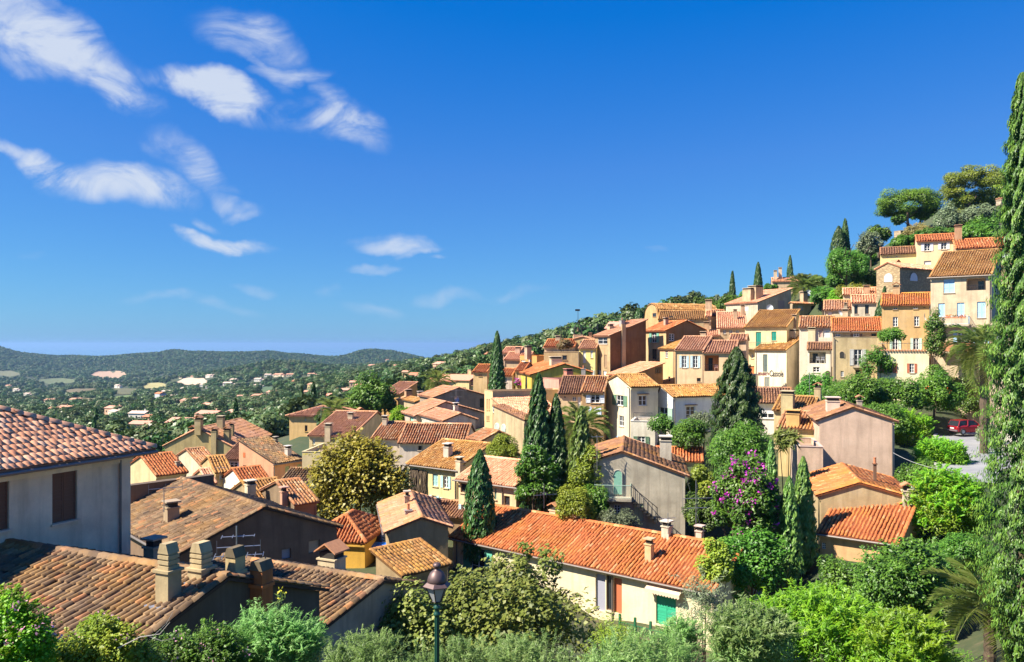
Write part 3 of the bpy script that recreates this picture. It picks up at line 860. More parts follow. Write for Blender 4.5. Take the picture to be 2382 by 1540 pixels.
def railing(h, wn, s0, s1, z, o, hgt=.95, col=(.05, .05, .055), parent=None, sp=.13):
    mp_ = (lambda s, zz, oo: (s, -oo, zz)) if wn == 'R' else (lambda s, zz, oo: (-oo, s, zz))
    mb = MB()
    pts = [(s0, .02), (s0, o), (s1, o), (s1, .02)]
    for (a, b) in zip(pts[:-1], pts[1:]):
        mb.tube(mp_(a[0], z + hgt, a[1]), mp_(b[0], z + hgt, b[1]), .028, n=5); mb.tube(mp_(a[0], z + .08, a[1]), mp_(b[0], z + .08, b[1]), .02, n=5)
        Ln = math.hypot(b[0] - a[0], b[1] - a[1]); n = max(1, int(Ln / sp))
        for k in range(n + 1):
            f = k / n; s, oo = a[0] + (b[0] - a[0]) * f, a[1] + (b[1] - a[1]) * f
            mb.tube(mp_(s, z + .08, oo), mp_(s, z + hgt, oo), .012, n=4)
    return mb.build('railing', plain('rail_paint', tuple(col), .5, .3), parent or h.root)

def balcony(h, wn, s0, s1, z, o=1.0, col=(.05, .05, .055), slab=(.45, .38, .3), solid=None, hgt=.95):
    mb = MB()
    a = (s0 - .05, s1 + .05)
    if wn == 'R': mb.box(*a, -o - .05, -.004, z - .18, z)
    else: mb.box(-o - .05, -.004, *a, z - .18, z)
    b = mb.build('balcony', stucco(slab, .6), h.root)
    if solid:
        m2 = MB()
        if wn == 'R':
            m2.box(s0, s1, -o, -o + .08, z + .002, z + hgt); m2.box(s0, s0 + .08, -o + .081, -.004, z + .002, z + hgt); m2.box(s1 - .08, s1, -o + .081, -.004, z + .002, z + hgt)
        else:
            m2.box(-o, -o + .08, s0, s1, z + .002, z + hgt); m2.box(-o + .081, -.004, s0, s0 + .08, z + .002, z + hgt); m2.box(-o + .081, -.004, s1 - .08, s1, z + .002, z + hgt)
        m2.build('parapet', stucco(solid, .4), b)
    else: railing(h, wn, s0, s1, z, o, hgt, col, b)
    return b

def wpt(h, wn, c, x, y):
    px, row = q(c, x, y); d = h.ray(px, row)
    if wn == 'R': k = -h.o.y / d.y; p_ = h.o + d * k; return p_.x, p_.z
    k = -h.o.x / d.x; p_ = h.o + d * k; return p_.y, p_.z

def tile_parts(h, limit=300, **kw):
    """the nearest tiles of a roof as single pieces, the rest joined"""
    cand = []
    R = h.root.rotation_euler.z; ca, sa = math.cos(R), math.sin(R); L0 = np.array(h.root.location)
    fields = []
    for pi, pl in enumerate(h.planes):
        f = tile_field(*pl[:6], .24, .37, h.rg, pl[6], **kw); fields.append(f)
        Vt = f[0].reshape(-1, 8, 3); cen = Vt.mean(1)
        wx = cen[:, 0] * ca - cen[:, 1] * sa + L0[0]; wy = cen[:, 0] * sa + cen[:, 1] * ca + L0[1]; wz = cen[:, 2] + L0[2]
        px = CX + F * wx / np.maximum(wy, .5); row = HZ - F * wz / np.maximum(wy, .5)
        nw = np.array([pl[3][0] * ca - pl[3][1] * sa, pl[3][0] * sa + pl[3][1] * ca, pl[3][2]])
        facing = -(wx * nw[0] + wy * nw[1] + wz * nw[2]) > 0
        vis = facing & (px > -6) & (px < 1030) & (row < 655) & (wy > 3)
        for i in range(len(cen)): cand.append((0 if vis[i] else 1, wx[i] ** 2 + wy[i] ** 2 + wz[i] ** 2, pi, i))
    cand.sort()
    chosen = {(c_[2], c_[3]) for c_ in cand[:limit] if c_[0] == 0}
    om = tilemat(h.pal, h.lich, True)
    shapes = []
    rest = []
    for pi, f in enumerate(fields):
        pl = h.planes[pi]; Vt = f[0].reshape(-1, 8, 3); Rr = f[2].reshape(-1, 8)
        sel = np.array([(pi, i) in chosen for i in range(len(Vt))])
        B = np.stack([pl[1], pl[2], pl[3]], 1)
        for i in np.nonzero(sel)[0]:
            c0 = Vt[i].mean(0)
            if len(shapes) < 5:
                lv = (Vt[i] - c0) @ B
                me = mesh_np('roof_tile', lv, np.array([[0, 1, 5, 4], [1, 2, 6, 5], [2, 3, 7, 6], [3, 2, 1, 0]])); me.materials.append(om); shapes.append(me)
            o = bpy.data.objects.new('roof_tile', shapes[random.randrange(len(shapes))]); o.parent = h.ro
            from mathutils import Matrix
            M = Matrix(((pl[1][0], pl[2][0], pl[3][0], c0[0]), (pl[1][1], pl[2][1], pl[3][1], c0[1]), (pl[1][2], pl[2][2], pl[3][2], c0[2]), (0, 0, 0, 1)))
            o.matrix_basis = M @ Matrix.Rotation(random.uniform(-.03, .03), 4, 'Z'); COL.objects.link(o)
        if (~sel).any():
            vv = Vt[~sel].reshape(-1, 3); N = (~sel).sum(); base = (np.arange(N) * 8)[:, None, None]
            Q = (base + np.array([[0, 1, 5, 4], [1, 2, 6, 5], [2, 3, 7, 6], [3, 2, 1, 0]])[None]).reshape(-1, 4)
            rest.append((vv, Q, Rr[~sel].ravel()))
    if rest: tag(link('roof_tiles', mesh_np('roof_tiles', *join_np(rest)), h.ro, h.tm), kind='stuff')
# ------------------------------------------------------------------ the houses, near to far
CREAM, WHT, PEACH, PINK, BEIGE, BROWN, YEL = (.62, .50, .29), (.72, .70, .66), (.60, .40, .23), (.58, .37, .26), (.44, .33, .20), (.24, .135, .07), (.66, .50, .16)
GREY, MUST, ORNG = (.40, .37, .31), (.44, .33, .06), (.60, .23, .055)
BLU, GRN, PGR, BRN, WS, RED, LGR = (.33, .52, .66), (.02, .22, .13), (.33, .50, .40), (.17, .075, .04), (.66, .66, .66), (.34, .075, .035), (.42, .50, .42)

# --- foreground left
h1 = house('grey rendered house at the left edge with hipped pink tile roof and brown shutters', 'A', 1478, 622, 30, 66, W=13, D=9.5, roof='hip', p=.45, wall=(.82, .62, .46), pal='rose', lichen=.06,
    anchor='R', near=True, oe=.62, gutter=True, wear=.45, wins=[('R', 'A', 592, 920, 876, 1488, 'c', (.14, .055, .03)), ('R', 'A', -160, 1040, 105, 1600, 'c', (.14, .055, .03))], pipe=[('R', .962)])
h1.pal, h1.lich = 'rose', .06
tile_parts(h1, wds=(1.0, .94), hts=(.22, .20))
P2 = Vector((-9.15, 19.27, -7.36))
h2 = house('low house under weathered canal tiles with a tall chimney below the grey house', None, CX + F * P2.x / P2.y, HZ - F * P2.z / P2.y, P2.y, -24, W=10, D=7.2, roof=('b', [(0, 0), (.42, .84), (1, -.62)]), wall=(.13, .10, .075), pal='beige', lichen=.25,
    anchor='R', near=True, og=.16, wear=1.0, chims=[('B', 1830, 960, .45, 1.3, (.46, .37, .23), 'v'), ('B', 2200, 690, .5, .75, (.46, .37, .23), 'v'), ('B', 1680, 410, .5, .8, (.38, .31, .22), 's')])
# the two tall stacks built against the far end of its gable
W2 = h2.W
for (y0, y1, dz, cl_, nm) in ((4.0, 4.45, .50, (.36, .12, .04), 'brick'), (3.5, 3.9, .95, (.46, .36, .2), 'stone')):
    zt_ = h2.He + .84 + dz - .45
    x0_, x1_ = (W2 + .02, W2 + .46) if nm == 'brick' else (W2 - .42, W2 - .06)
    c2 = MB().box(x0_, x1_, y0, y1, 0 if nm == 'brick' else h2.He, zt_).build('chimney', stucco(cl_, 1), h2.root)
    MB().box(x0_ - .04, x1_ + .04, y0 - .04, y1 + .04, zt_ - .5, zt_ - .4).build('collar', stucco(scl(cl_, 1.2), 1), c2)
    MB().prism([(x0_ - .03, y0 - .03, zt_ + .001), (x1_ + .03, y0 - .03, zt_ + .001), (x1_ - .08, y0 - .03, zt_ + .26), (x0_ + .08, y0 - .03, zt_ + .26)], (0, y1 - y0 + .06, 0)).build('cap', stucco((.14, .11, .07), 1), c2)
h2.pal, h2.lich = 'beige', .3
tile_parts(h2)
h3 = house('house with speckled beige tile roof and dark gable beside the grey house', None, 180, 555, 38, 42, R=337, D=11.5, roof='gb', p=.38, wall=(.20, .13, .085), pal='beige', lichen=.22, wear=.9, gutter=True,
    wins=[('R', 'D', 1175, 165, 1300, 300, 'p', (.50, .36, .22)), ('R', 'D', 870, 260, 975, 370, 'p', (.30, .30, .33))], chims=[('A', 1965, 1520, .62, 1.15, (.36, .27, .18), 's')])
h4 = house('low house with ribbed ochre canal tiles and a cream vent box', None, 314, 637, 27, -25, W=8.0, D=6.6, roof=('b', [(0, 0), (.62, .7), (1, -.1)]), wall=(.46, .35, .26), pal='beige', lichen=.2, anchor='R', wear=.5, og=.1)
chimney(h4, 'D', 1370, 530, .9, .85, (.66, .54, .36), 't', d=.8)
h6 = house('small yellow house with orange roof behind the dark gable', 'D', 1810, 185, 52, -10, W=4.2, D=5.5, roof='hip', p=.55, oe=.15, wall=(.72, .40, .03), pal='orange', lichen=.15, anchor='R', wear=.2)
h7 = house('rounded stucco house with pinkish tiles beside the plane tree', 'D', 2085, 70, 50, 12, R=448, D=9, roof='gb', p=.36, frac=.55, wall=(.36, .27, .16), pal='pink', wear=.8, gutter=True,
    chims=[('C', 2290, 1320, .35, 1.0, (.5, .4, .3), 's'), ('C', 2305, 1440, .42, .7, (.4, .36, .36), 'p')])
h8 = house('low shed roof covered in orange lichen behind the street lamp', None, 400, 575, 41, 45, R=447, D=2.1, roof='sb+', p=.3, wall=(.34, .25, .15), pal='lichen', lichen=.85)
h9 = house('long cream house with bright orange tile roof and green shutters', None, 714, 591, 44, -39.5, W=19.8, D=7.4, roof='ga', p=.415, wall=(.70, .61, .42), pal='orange', lichen=.28, anchor='R', gutter=True, near=True, wear=.35, pipe=[('R', .67), ('R', .02)],
    wins=[('R', 'H', 465, 715, 690, 1130, 'c', (.03, .36, .20)), ('R', 'H', -20, 590, 78, 990, 'p', (.46, .13, .055)), ('R', 'F', 2100, 545, 2212, 960, 'p', (.30, .30, .36)), ('R', 'F', 2222, 560, 2300, 960, 'd'), ('R', 'F', 690, 250, 850, 560, 'o', (.12, .42, .30)), ('R', 'F', 1230, 420, 1380, 700, 'w')],
    chims=[('H', 370, 430, .42, 1.45, (.52, .38, .22), 's'), ('H', 565, 175, .5, 1.2, (.62, .56, .46), 's'), ('H', 945, 120, .38, .95, (.55, .42, .36), 's'), ('E', 1610, 1440, .52, .8, (.58, .40, .26), 't'), ('E', 1850, 1490, .58, .75, (.58, .42, .28), 's')])
h9.pal, h9.lich = 'orange', .28
tile_parts(h9)
# scalloped awning over the green shutters
a0, za = wpt(h9, 'R', 'H', 385, 640); a1, _ = wpt(h9, 'R', 'H', 775, 730)
aw = MB(); n = 12
for k in range(n):
    s0, s1 = a0 + (a1 - a0) * k / n, a0 + (a1 - a0) * (k + 1) / n
    aw.prism([(s0, -.02, za), (s0, -.5, za - .22), (s1, -.5, za - .22), (s1, -.02, za)], (0, 0, .02))
    aw.prism([(s0, -.5, za - .2), (s0, -.5, za - .38), ((s0 + s1) / 2, -.5, za - .46), (s1, -.5, za - .38), (s1, -.5, za - .2)], (0, -.015, 0))
aw.build('awning', plain('awning_cloth', (.64, .48, .34), .9), h9.root)

# --- left middle
h10 = house('grey rendered house with green arched door and iron balcony', None, 594, 461, 58, -9, R=685, D=9, roof=('a', [(0, 0), (.31, .62), (1, -.95)]), wall=(.47, .43, .36), pal='brown', lichen=.4, wear=.95,
    wins=[('R', 'G', 215, 1285, 320, 1470, 'c', (.40, .48, .30)), ('R', 'G', -10, 1300, 60, 1400, 'w')], chims=[('G', 575, 815, .85, 1.9, (.60, .54, .46), 's')])
arch(h10, 'R', 'G', -12, 905, 78, 1180, (.22, .45, .33), (.46, .42, .36))
s0, z0 = wpt(h10, 'R', 'G', -60, 1200); s1, _ = wpt(h10, 'R', 'G', 180, 1200)
balcony(h10, 'R', max(.1, s0 - 1.2), s1, z0, 1.0, (.30, .42, .34), (.42, .38, .32))
st = MB()
for k in range(7):
    x = s1 + .15 + k * .24; st.box(x, x + .24, -.95, -.01, z0 - .2 - (k + 1) * .2, z0 - .12 - (k + 1) * .2)
st.build('stair', DARKM, h10.root)
rl = MB(); rl.tube((s1, -.97, z0 + .95), (s1 + 1.85, -.97, z0 - .55), .03); rl.tube((s1 + 1.85, -.97, z0 - .55), (s1 + 1.85, -.97, z0 - 1.6), .025)
for k in range(7): x = s1 + .2 + k * .26; rl.tube((x, -.97, z0 - .2 - k * .2), (x, -.97, z0 + .95 - (x - s1) * .81), .016)
rl.build('stair_railing', DARKM, h10.root)
house('small cream house with fresh orange roof behind the grey balcony house', 'G', 470, 790, 73, -12, R=702, D=4.5, roof='ga', p=.34, wall=(.64, .54, .34), pal='orange', lichen=.1)
h12 = house('pink rendered house with plain gable above the garden road', 'I', 5, 345, 65, -14, R=894.5, D=11, roof='gb', p=.40, frac=.45, wall=(.60, .42, .33), pal='brown', lichen=.25, wear=.35, gutter=False, pipe=[('R', .97)],
    chims=[('I', 165, 245, 1.0, 1.15, (.66, .52, .44), 's'), ('I', 462, 210, .42, 1.0, (.60, .48, .40), 't')])
house('pale pink terrace wing against the big pink gable', 'G', 2070, 640, 61, -14, R=823, D=6, roof='flat', wall=(.56, .43, .35), wear=.8, wins=[('R', 'G', 2230, 420, 2300, 600, 'c', (.55, .60, .55))] if False else ())
house('stepped ochre roofs with yellow chimney beside the tall cypress', 'G', 1800, 225, 78, -30, R=812, D=6, roof='ga', p=.36, wall=(.58, .44, .24), pal='lichen', lichen=.5, chims=[('G', 1945, 240, 1.1, 1.9, (.48, .40, .24), 's'), ('G', 2290, 110, .6, 1.4, (.5, .4, .25), 't')])
house('lower ochre roof with yellow block chimney left of the pink gable', 'G', 1850, 420, 70, -30, R=818, D=6, roof='ga', p=.36, wall=(.60, .46, .22), pal='mixed', lichen=.4, chims=[('G', 2010, 430, 1.1, 1.5, (.62, .36, .12), 's')])
h14 = house('beige house with mossy gable and orange roof below the pink gable', 'I', 20, 1195, 52, -15, R=914, D=8, roof='gb', p=.36, frac=.42, wall=(.46, .36, .22), pal='orange', lichen=.4, wear=.8,
    chims=[('I', 635, 1060, .2, 1.6, (.22, .12, .08), 'p'), ('I', 1000, 1330, .48, 1.3, (.60, .50, .42), 't'), ('I', 1045, 1260, .3, .7, (.6, .5, .42), 's')])
h15 = house('orange roofed house half hidden by dark shrubs', 'J', 10, 62, 50, -38, W=4.6, D=8, roof='ga', p=.36, wall=(.60, .36, .17), pal='orange', lichen=.35, gutter=True, wins=[('R', 'J', 30, 190, 75, 260, 'w')])
house('small white gabled house with red roof left of the plane tree', None, 246.5, 489, 72, 40, R=273, L=221, roof='ga', p=.42, wall=(.74, .70, .62), pal='orange', lichen=.08, wear=.2, chims=[('C', 345, 1195, .3, .8, (.6, .45, .3), 'p')])
h17 = house('salmon and orange house with speckled roof and green shuttered windows', 'C', 775, 832, 88, 55, R=302, L=239, roof='ga', frac=1.0, p=.34, wall=(.62, .30, .17), pal='beige', lichen=.3, wear=.35, gutter=True, pipe=[('R', .02)],
    wins=[('L', 'C', 432, 708, 456, 762, 'p', (.5, .13, .04)), ('L', 'C', 432, 852, 474, 975, 'p', (.62, .66, .52)), ('R', 'C', 908, 862, 958, 985, 'c', (.36, .38, .2)), ('R', 'C', 1045, 838, 1090, 958, 'c', (.36, .38, .2))],
    chims=[('C', 958, 765, .55, 1.3, (.62, .55, .5), 's'), ('C', 812, 610, .4, .8, (.4, .34, .26), 's')])
h18 = house('olive beige gabled house with four tall capped chimneys', 'A', 1868, 632, 115, -4, R=231, D=15, roof='gb', p=.5, wall=(.46, .36, .18), pal='pink', wear=.5,
    chims=[('A', 1915, 600, .8, 1.6, (.5, .38, .2), 't'), ('A', 2235, 470, .9, 1.9, (.48, .37, .2), 't'), ('C', 95, 700, .75, 3.2, (.46, .36, .2), 't'), ('C', 240, 590, .8, 1.9, (.46, .36, .2), 't'), ('C', 165, 450, .9, 2.0, (.5, .4, .25), 's'), ('C', 292, 530, .6, 1.9, (.46, .36, .2), 't')])
house('house with clean orange roof and cream gable beyond the ruined wall', 'A', 1765, 965, 70, 44, R=186, L=128, roof='ga', p=.36, wall=(.58, .46, .25), pal='orange', lichen=.1, chims=[('A', 2020, 890, .35, .9, (.4, .33, .25), 'p')])
house('weathered house with rough tiles under the olive beige gable', 'C', 0, 915, 84, 44, R=222, L=170, roof='ga', p=.36, wall=(.60, .50, .36), pal='mixed', lichen=.4)
house('small red roofed lean-to left of the beige cottage', 'C', 30, 1060, 66, 35, R=215, L=194, roof='ga', p=.34, wall=(.5, .36, .2), pal='rose', lichen=.1)
house('beige cottage with one little window left of the salmon house', 'C', 118, 935, 76, 32, R=231, L=202, roof='ga', p=.32, wall=(.52, .38, .2), pal='lichen', wear=.7, wins=[('R', 'C', 165, 955, 205, 1008, 'w')])
house('narrow lavender house with blue shutter attached to the salmon house', 'C', 205, 785, 93, -8, R=240, D=4, roof='sb+', p=.35, wall=(.56, .52, .6), pal='brown', lichen=.05, wins=[('R', 'C', 280, 800, 370, 890, 'o', (.45, .52, .75))])
house('dark ruined wall with broken stub behind the speckled roof', 'A', 1470, 1090, 47, 48, R=214, D=.5, roof='flat', wall=(.17, .12, .08), wear=1, cat='wall', group=None,
    chims=[])
house('brown roofed house with tall pale chimney below the red roofed gable', 'C', 612, 1338, 58, 38, R=293, L=228, roof='ga', p=.4, wall=(.34, .25, .14), pal='lichen', lichen=.4, wear=.8, chims=[('C', 530, 1330, .62, 1.9, (.56, .48, .36), 's'), ('C', 190, 1270, .7, .7, (.3, .24, .17), 't')])
house('low house with old tiles and skylights beside the plane tree', 'C', 1005, 1290, 55, 38, R=316, L=291, roof='ga', p=.34, wall=(.20, .14, .09), pal='mixed', lichen=.4, chims=[('C', 905, 1240, .4, .8, (.5, .28, .2), 's')])
h24 = house('white terrace house with striped blue awning beside the salmon house', 'C', 815, 1098, 78, -4, R=304, D=4, roof='sb+', p=.25, wall=(.74, .72, .66), pal='beige', wear=.2, wins=[('R', 'C', 1018, 1130, 1058, 1185, 'w')])
aw = MB(); s0, z0 = wpt(h24, 'R', 'C', 870, 1070); s1, _ = wpt(h24, 'R', 'C', 1075, 1070); aw2 = MB(); n = 14
for k in range(n):
    a, b = s0 + (s1 - s0) * k / n, s0 + (s1 - s0) * (k + 1) / n
    (aw if k % 2 else aw2).prism([(a, -.05, z0), (a, -1.1, z0 - .35), (a, -1.12, z0 - .6), (b, -1.12, z0 - .6), (b, -1.1, z0 - .35), (b, -.05, z0)], (0, 0, .03))
ao = aw.build('awning', plain('awning_white', (.72, .72, .74), .8), h24.root); aw2.build('stripe', plain('awning_blue', (.12, .26, .55), .8), ao)
house('cream villa with cornice partly hidden by the plane tree', 'C', 1100, 700, 82, -4, R=352, D=7, roof='flat', wall=(.64, .53, .30), wear=.2, wins=[('R', 'C', 1150, 740, 1175, 1100, 'd')] if False else [])
house('long orange roofed house with cream gable above the plane tree', 'C', 1180, 515, 94, -12, R=352, D=13, roof='ga', frac=.6, p=.27, wall=(.64, .52, .28), pal='pink', lichen=.3, wins=[('R', 'C', 1215, 545, 1245, 620, 'c', (.5, .55, .5))], chims=[('C', 1385, 540, .7, 1.6, (.52, .42, .3), 's'), ('C', 1640, 350, .6, 1.0, (.5, .42, .32), 's')])
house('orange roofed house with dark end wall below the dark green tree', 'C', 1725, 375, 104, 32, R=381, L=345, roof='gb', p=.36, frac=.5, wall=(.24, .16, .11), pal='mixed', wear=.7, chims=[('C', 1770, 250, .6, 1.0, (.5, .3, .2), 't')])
h28 = house('square ochre house with hipped pink roof at the edge of the village', 'C', 955, 288, 130, -10, R=338, D=10, roof='hip', p=.30, wall=(.64, .42, .17), pal='pink', lichen=.1, wear=.25, oe=.45, wins=[('R', 'C', 1128, 305, 1145, 350, 'p', (.62, .58, .5)), ('R', 'C', 1130, 400, 1160, 470, 'd')], chims=[('C', 1480, 180, 1.0, 1.2, (.6, .45, .25), 's')])
house('bright orange wall of a house behind the dark green tree', 'N', 1490, 835, 150, -20, R=400, D=7, roof='sb+', p=.25, wall=(.64, .36, .10), pal='pink', wins=[('R', 'N', 1640, 920, 1660, 945, 'd'), ('R', 'N', 1520, 960, 1550, 990, 'd')])
house('small ochre roofed house uphill of the orange wall', 'N', 1690, 905, 142, 25, R=412, L=398, roof='gb', p=.35, wall=(.46, .34, .2), pal='rose', chims=[('N', 1820, 840, 1.1, 1.6, (.5, .3, .2), 's')])
house('house with lean-to tiles left of the brown gable', 'N', 1880, 930, 125, 25, R=430, L=404, roof='gb', p=.32, wall=(.42, .33, .22), pal='lichen', chims=[('N', 2020, 860, .8, 1.3, (.5, .42, .36), 's')])
h30 = house('white house with green roller blind and brown end wall', 'N', 1885, 1085, 98, 24, R=484, L=403, roof='gb', p=.40, frac=.42, wall=(.50, .42, .36), pal='pink', lichen=.2, wear=.8, wins=[('L', 'E', 0, 285, 40, 365, 'p', (.25, .52, .38))])
h30b = house('white house with yellow shutters and damp stained gable', 'E', 395, 350, 90, 24, R=475.5, L=417, roof='gb', p=.36, frac=.5, wall=(.58, .52, .46), pal='pink', lichen=.2, wear=1.0, wins=[('L', 'E', 122, 332, 158, 440, 'c', (.64, .62, .42)), ('L', 'E', 312, 378, 362, 480, 'c', (.64, .62, .45))], chims=[('E', 710, 255, .5, 1.4, (.62, .56, .5), 's')])
house('long brown walled house with loggia opening behind the white houses', 'N', 2085, 880, 112, 26, R=487, L=436, roof='gb', p=.33, frac=.45, wall=(.34, .26, .20), pal='pink', wear=.8, wins=[('R', 'E', 790, 95, 838, 200, 'd')])
h31 = house('beige house with smooth coral tile roof and arched white windows', 'E', 1160, 305, 88, 28, R=562, L=493, roof='ga', frac=1.0, p=.34, wall=(.48, .37, .22), pal='rose', lichen=.05, wear=.6, wins=[('L', 'E', 945, 175, 1015, 258, 'w')])
house('ochre parapet house with tall narrow arched windows', 'M', 200, 1035, 94, 22, R=563, L=484.5, roof='flat', wall=(.62, .44, .22), wear=.2, wins=[('L', 'M', 132, 1120, 146, 1245, 'c', (.5, .36, .2)), ('L', 'M', 154, 1120, 168, 1245, 'c', (.5, .36, .2)), ('L', 'M', 132, 1310, 142, 1365, 'd'), ('L', 'M', 152, 1310, 162, 1365, 'd')])
h31c = house('low annex with two arched white windows under the coral roof', 'E', 1290, 345, 83, 26, R=535, L=494, roof='ga', frac=1.0, p=.12, wall=(.46, .37, .24), pal='brown', wear=.8)
arch(h31c, 'L', 'E', 968, 380, 1010, 450, (.36, .45, .38), (.7, .69, .66)); arch(h31c, 'L', 'E', 1045, 392, 1085, 470, (.36, .45, .38), (.7, .69, .66))
house('little yellow house with gabled roof above the yellow green bush', 'E', 818, 578, 78, 33, R=508, L=469, roof='gb', p=.42, frac=.6, wall=(.68, .55, .22), pal='mixed', lichen=.2, wear=.3, wins=[('L', 'E', 752, 588, 780, 712, 'c', (.36, .3, .26))])
h33 = house('long pinkish house with ribbed brown tile roof', 'E', -120, 590, 82, -8, R=465, D=6, roof='ga', p=.5, wall=(.60, .50, .44), pal='mixed', lichen=.15, wear=.3, wins=[('R', 'E', 92, 617, 130, 682, 'd')], pipe=[('R', .35), ('R', .97)], chims=[])
house('house with ribbed terracotta roof joined to the long pinkish house', 'C', 1900, 545, 85, -14, R=407, D=6, roof='ga', p=.45, wall=(.58, .48, .38), pal='mixed', lichen=.2, chims=[('C', 2030, 420, .5, 1.2, (.5, .42, .34), 's')])
h34 = house('cream house with pale blue shutters and mossy brown roof', 'E', -10, 830, 72, -36, R=457, D=9.5, roof='ga', p=.33, wall=(.68, .56, .28), pal='lichen', lichen=.35, wear=.3, gutter=True,
    wins=[('R', 'E', 255, 955, 315, 1090, 'c', (.30, .50, .50)), ('R', 'E', 378, 975, 432, 1110, 'o', (.42, .62, .62)), ('R', 'E', 250, 1195, 302, 1305, 'o', (.42, .62, .66)), ('R', 'E', 372, 1225, 428, 1340, 'o', (.42, .62, .66))],
    chims=[('E', 405, 790, .6, 1.4, (.62, .56, .5), 's'), ('E', 540, 940, .5, 1.3, (.62, .5, .36), 's'), ('E', 560, 985, .5, 1.2, (.62, .5, .36), 's')])
vx = MB(); r_ = random.Random(4)
for k in range(60):
    s, z = wpt(h34, 'R', 'E', r_.uniform(10, 195), 0)
    zt = h34.He - .4; pts = [(s, -.05 - r_.random() * .1, zt - r_.random() * .3)]
    while pts[-1][2] > 1.2: pts.append((pts[-1][0] + r_.uniform(-.12, .12), -.05 - r_.random() * .18, pts[-1][2] - r_.uniform(.5, .9)))
    vx.path(pts, .05, .02, 4)
tag(vx.build('dry_creeper', BARK), 'dry brown creeper hanging on the end of the cream blue shuttered house', 'creeper'); bpy.data.objects['dry_creeper'].location = h34.root.location; bpy.data.objects['dry_creeper'].rotation_euler = h34.root.rotation_euler
h35 = house('cream house with red roof behind the front cypress', 'E', 550, 1000, 63, -36, R=516, D=7, roof='ga', p=.33, wall=(.66, .50, .30), pal='rose', lichen=.02, wear=.3, gutter=True, pipe=[('R', .78)],
    wins=[('R', 'E', 572, 1060, 665, 1165, 'd'), ('R', 'E', 955, 1110, 980, 1240, 'c', (.14, .3, .26)), ('R', 'E', 1065, 1200, 1130, 1310, 'd'), ('R', 'E', 585, 1300, 640, 1400, 'o', (.42, .62, .66))])
house('old brown shed roof with timber fence below the cream house', 'E', 185, 1400, 63, -20, R=464, D=4, roof='ga', p=.3, wall=(.30, .20, .12), pal='brown', lichen=.3)
# --- upper village
h37 = house('narrow cream and white house with brown window sills below the big brown wall', 'M', 1762, 985, 85, 20, R=658, L=602.5, roof='ga', p=.36, frac=.45, wall=(.66, .58, .42), pal='lichen', lichen=.5, wear=.3, pipe=[('L', .02)],
    wins=[('L', 'M', 1470, 1060, 1495, 1120, 'p', (.6, .55, .48)), ('L', 'M', 1600, 1078, 1682, 1195, 'o', (.12, .22, .14)), ('L', 'M', 1475, 1288, 1500, 1345, 'p', (.6, .55, .48)), ('L', 'M', 1630, 1310, 1685, 1430, 'w'), ('R', 'M', 1852, 1080, 1945, 1195, 'e', (.2, .3, .2)), ('L', 'G', 40, 530, 85, 600, 'o', (.25, .4, .62))])
h37b = house('white terrace block with iron railing and red brick band', 'G', 178, 352, 81, -14, R=655, D=4.5, roof='flat', wall=(.70, .66, .58), wear=.5, wins=[('R', 'G', 255, 525, 342, 622, 'o', (.12, .2, .12)), ('R', 'G', 218, 362, 385, 400, 'p', (.36, .11, .05))])
railing(h37b, 'R', .3, h37b.W - .3, h37b.He + .05, -.25, .8)
h38 = house('white house with yellow tile roof and blue shaded wall beside the tall cypress', 'G', 652, 76, 85, 20, R=742, L=657.5, roof='ga', p=.40, frac=.75, wall=(.76, .75, .72), pal='lichen', lichen=.45, wear=.2, wins=[('R', 'G', 805, 185, 905, 325, 'e', (.1, .2, .15)), ('L', 'G', 502, 195, 600, 330, 'o', (.3, .42, .34))])
house('white cottage with tiled roof between the cypress and the ochre roofs', 'G', 1562, 135, 84, -16, R=792, D=5, roof='ga', p=.5, wall=(.72, .70, .66), pal='brown', lichen=.3, wear=.2, wins=[('R', 'G', 1655, 200, 1805, 320, 'b')])
h39 = house('brown rendered house with white open shutters and rounded windows', 'M', 1212, 1040, 88, -14, R=603.5, D=8, roof='ga', p=.36, wall=(.44, .28, .15), pal='mixed', lichen=.3, wear=.6, wins=[('R', 'M', 1310, 1050, 1412, 1165, 'o', (.66, .66, .68))])
arch(h39, 'R', 'M', 1340, 1215, 1395, 1310, (.6, .6, .62)); arch(h39, 'R', 'M', 1286, 1205, 1322, 1300, (.58, .64, .76)); arch(h39, 'R', 'M', 1395, 1215, 1430, 1320, (.58, .64, .76))
house('cream cottage under an olive brown roof left of the brown house', 'M', 950, 1060, 92, -10, R=583, D=10, roof='ga', p=.34, wall=(.62, .46, .28), pal='brown', lichen=.1, wear=.3, wins=[('R', 'M', 1100, 1085, 1145, 1145, 'w'), ('R', 'M', 1160, 1080, 1195, 1225, 'c', (.66, .66, .68)), ('R', 'M', 1005, 1075, 1030, 1105, 'd')], chims=[('M', 1440, 930, .5, 1.3, (.3, .3, .3), 'p')])
house('pink terrace house with red chimney box', 'M', 950, 900, 102, 22, R=592, L=543, roof='flat', wall=(.60, .27, .21), wear=.3, chims=[('M', 1075, 960, .9, 2.0, (.56, .22, .17), 's')])
h41 = house('mustard yellow gabled house in the middle of the village', 'M', 640, 848, 115, 9, R=591, L=514, roof='gb', p=.30, frac=.55, wall=(.56, .41, .08), pal='orange', lichen=.15, wear=.4, wins=[('L', 'M', 575, 870, 590, 960, 'c', (.6, .6, .4)), ('L', 'M', 495, 825, 512, 905, 'c', (.5, .3, .2))], chims=[('M', 925, 745, 1.6, 1.3, (.62, .52, .36), 's'), ('M', 580, 790, .6, 1.2, (.4, .3, .25), 's')])
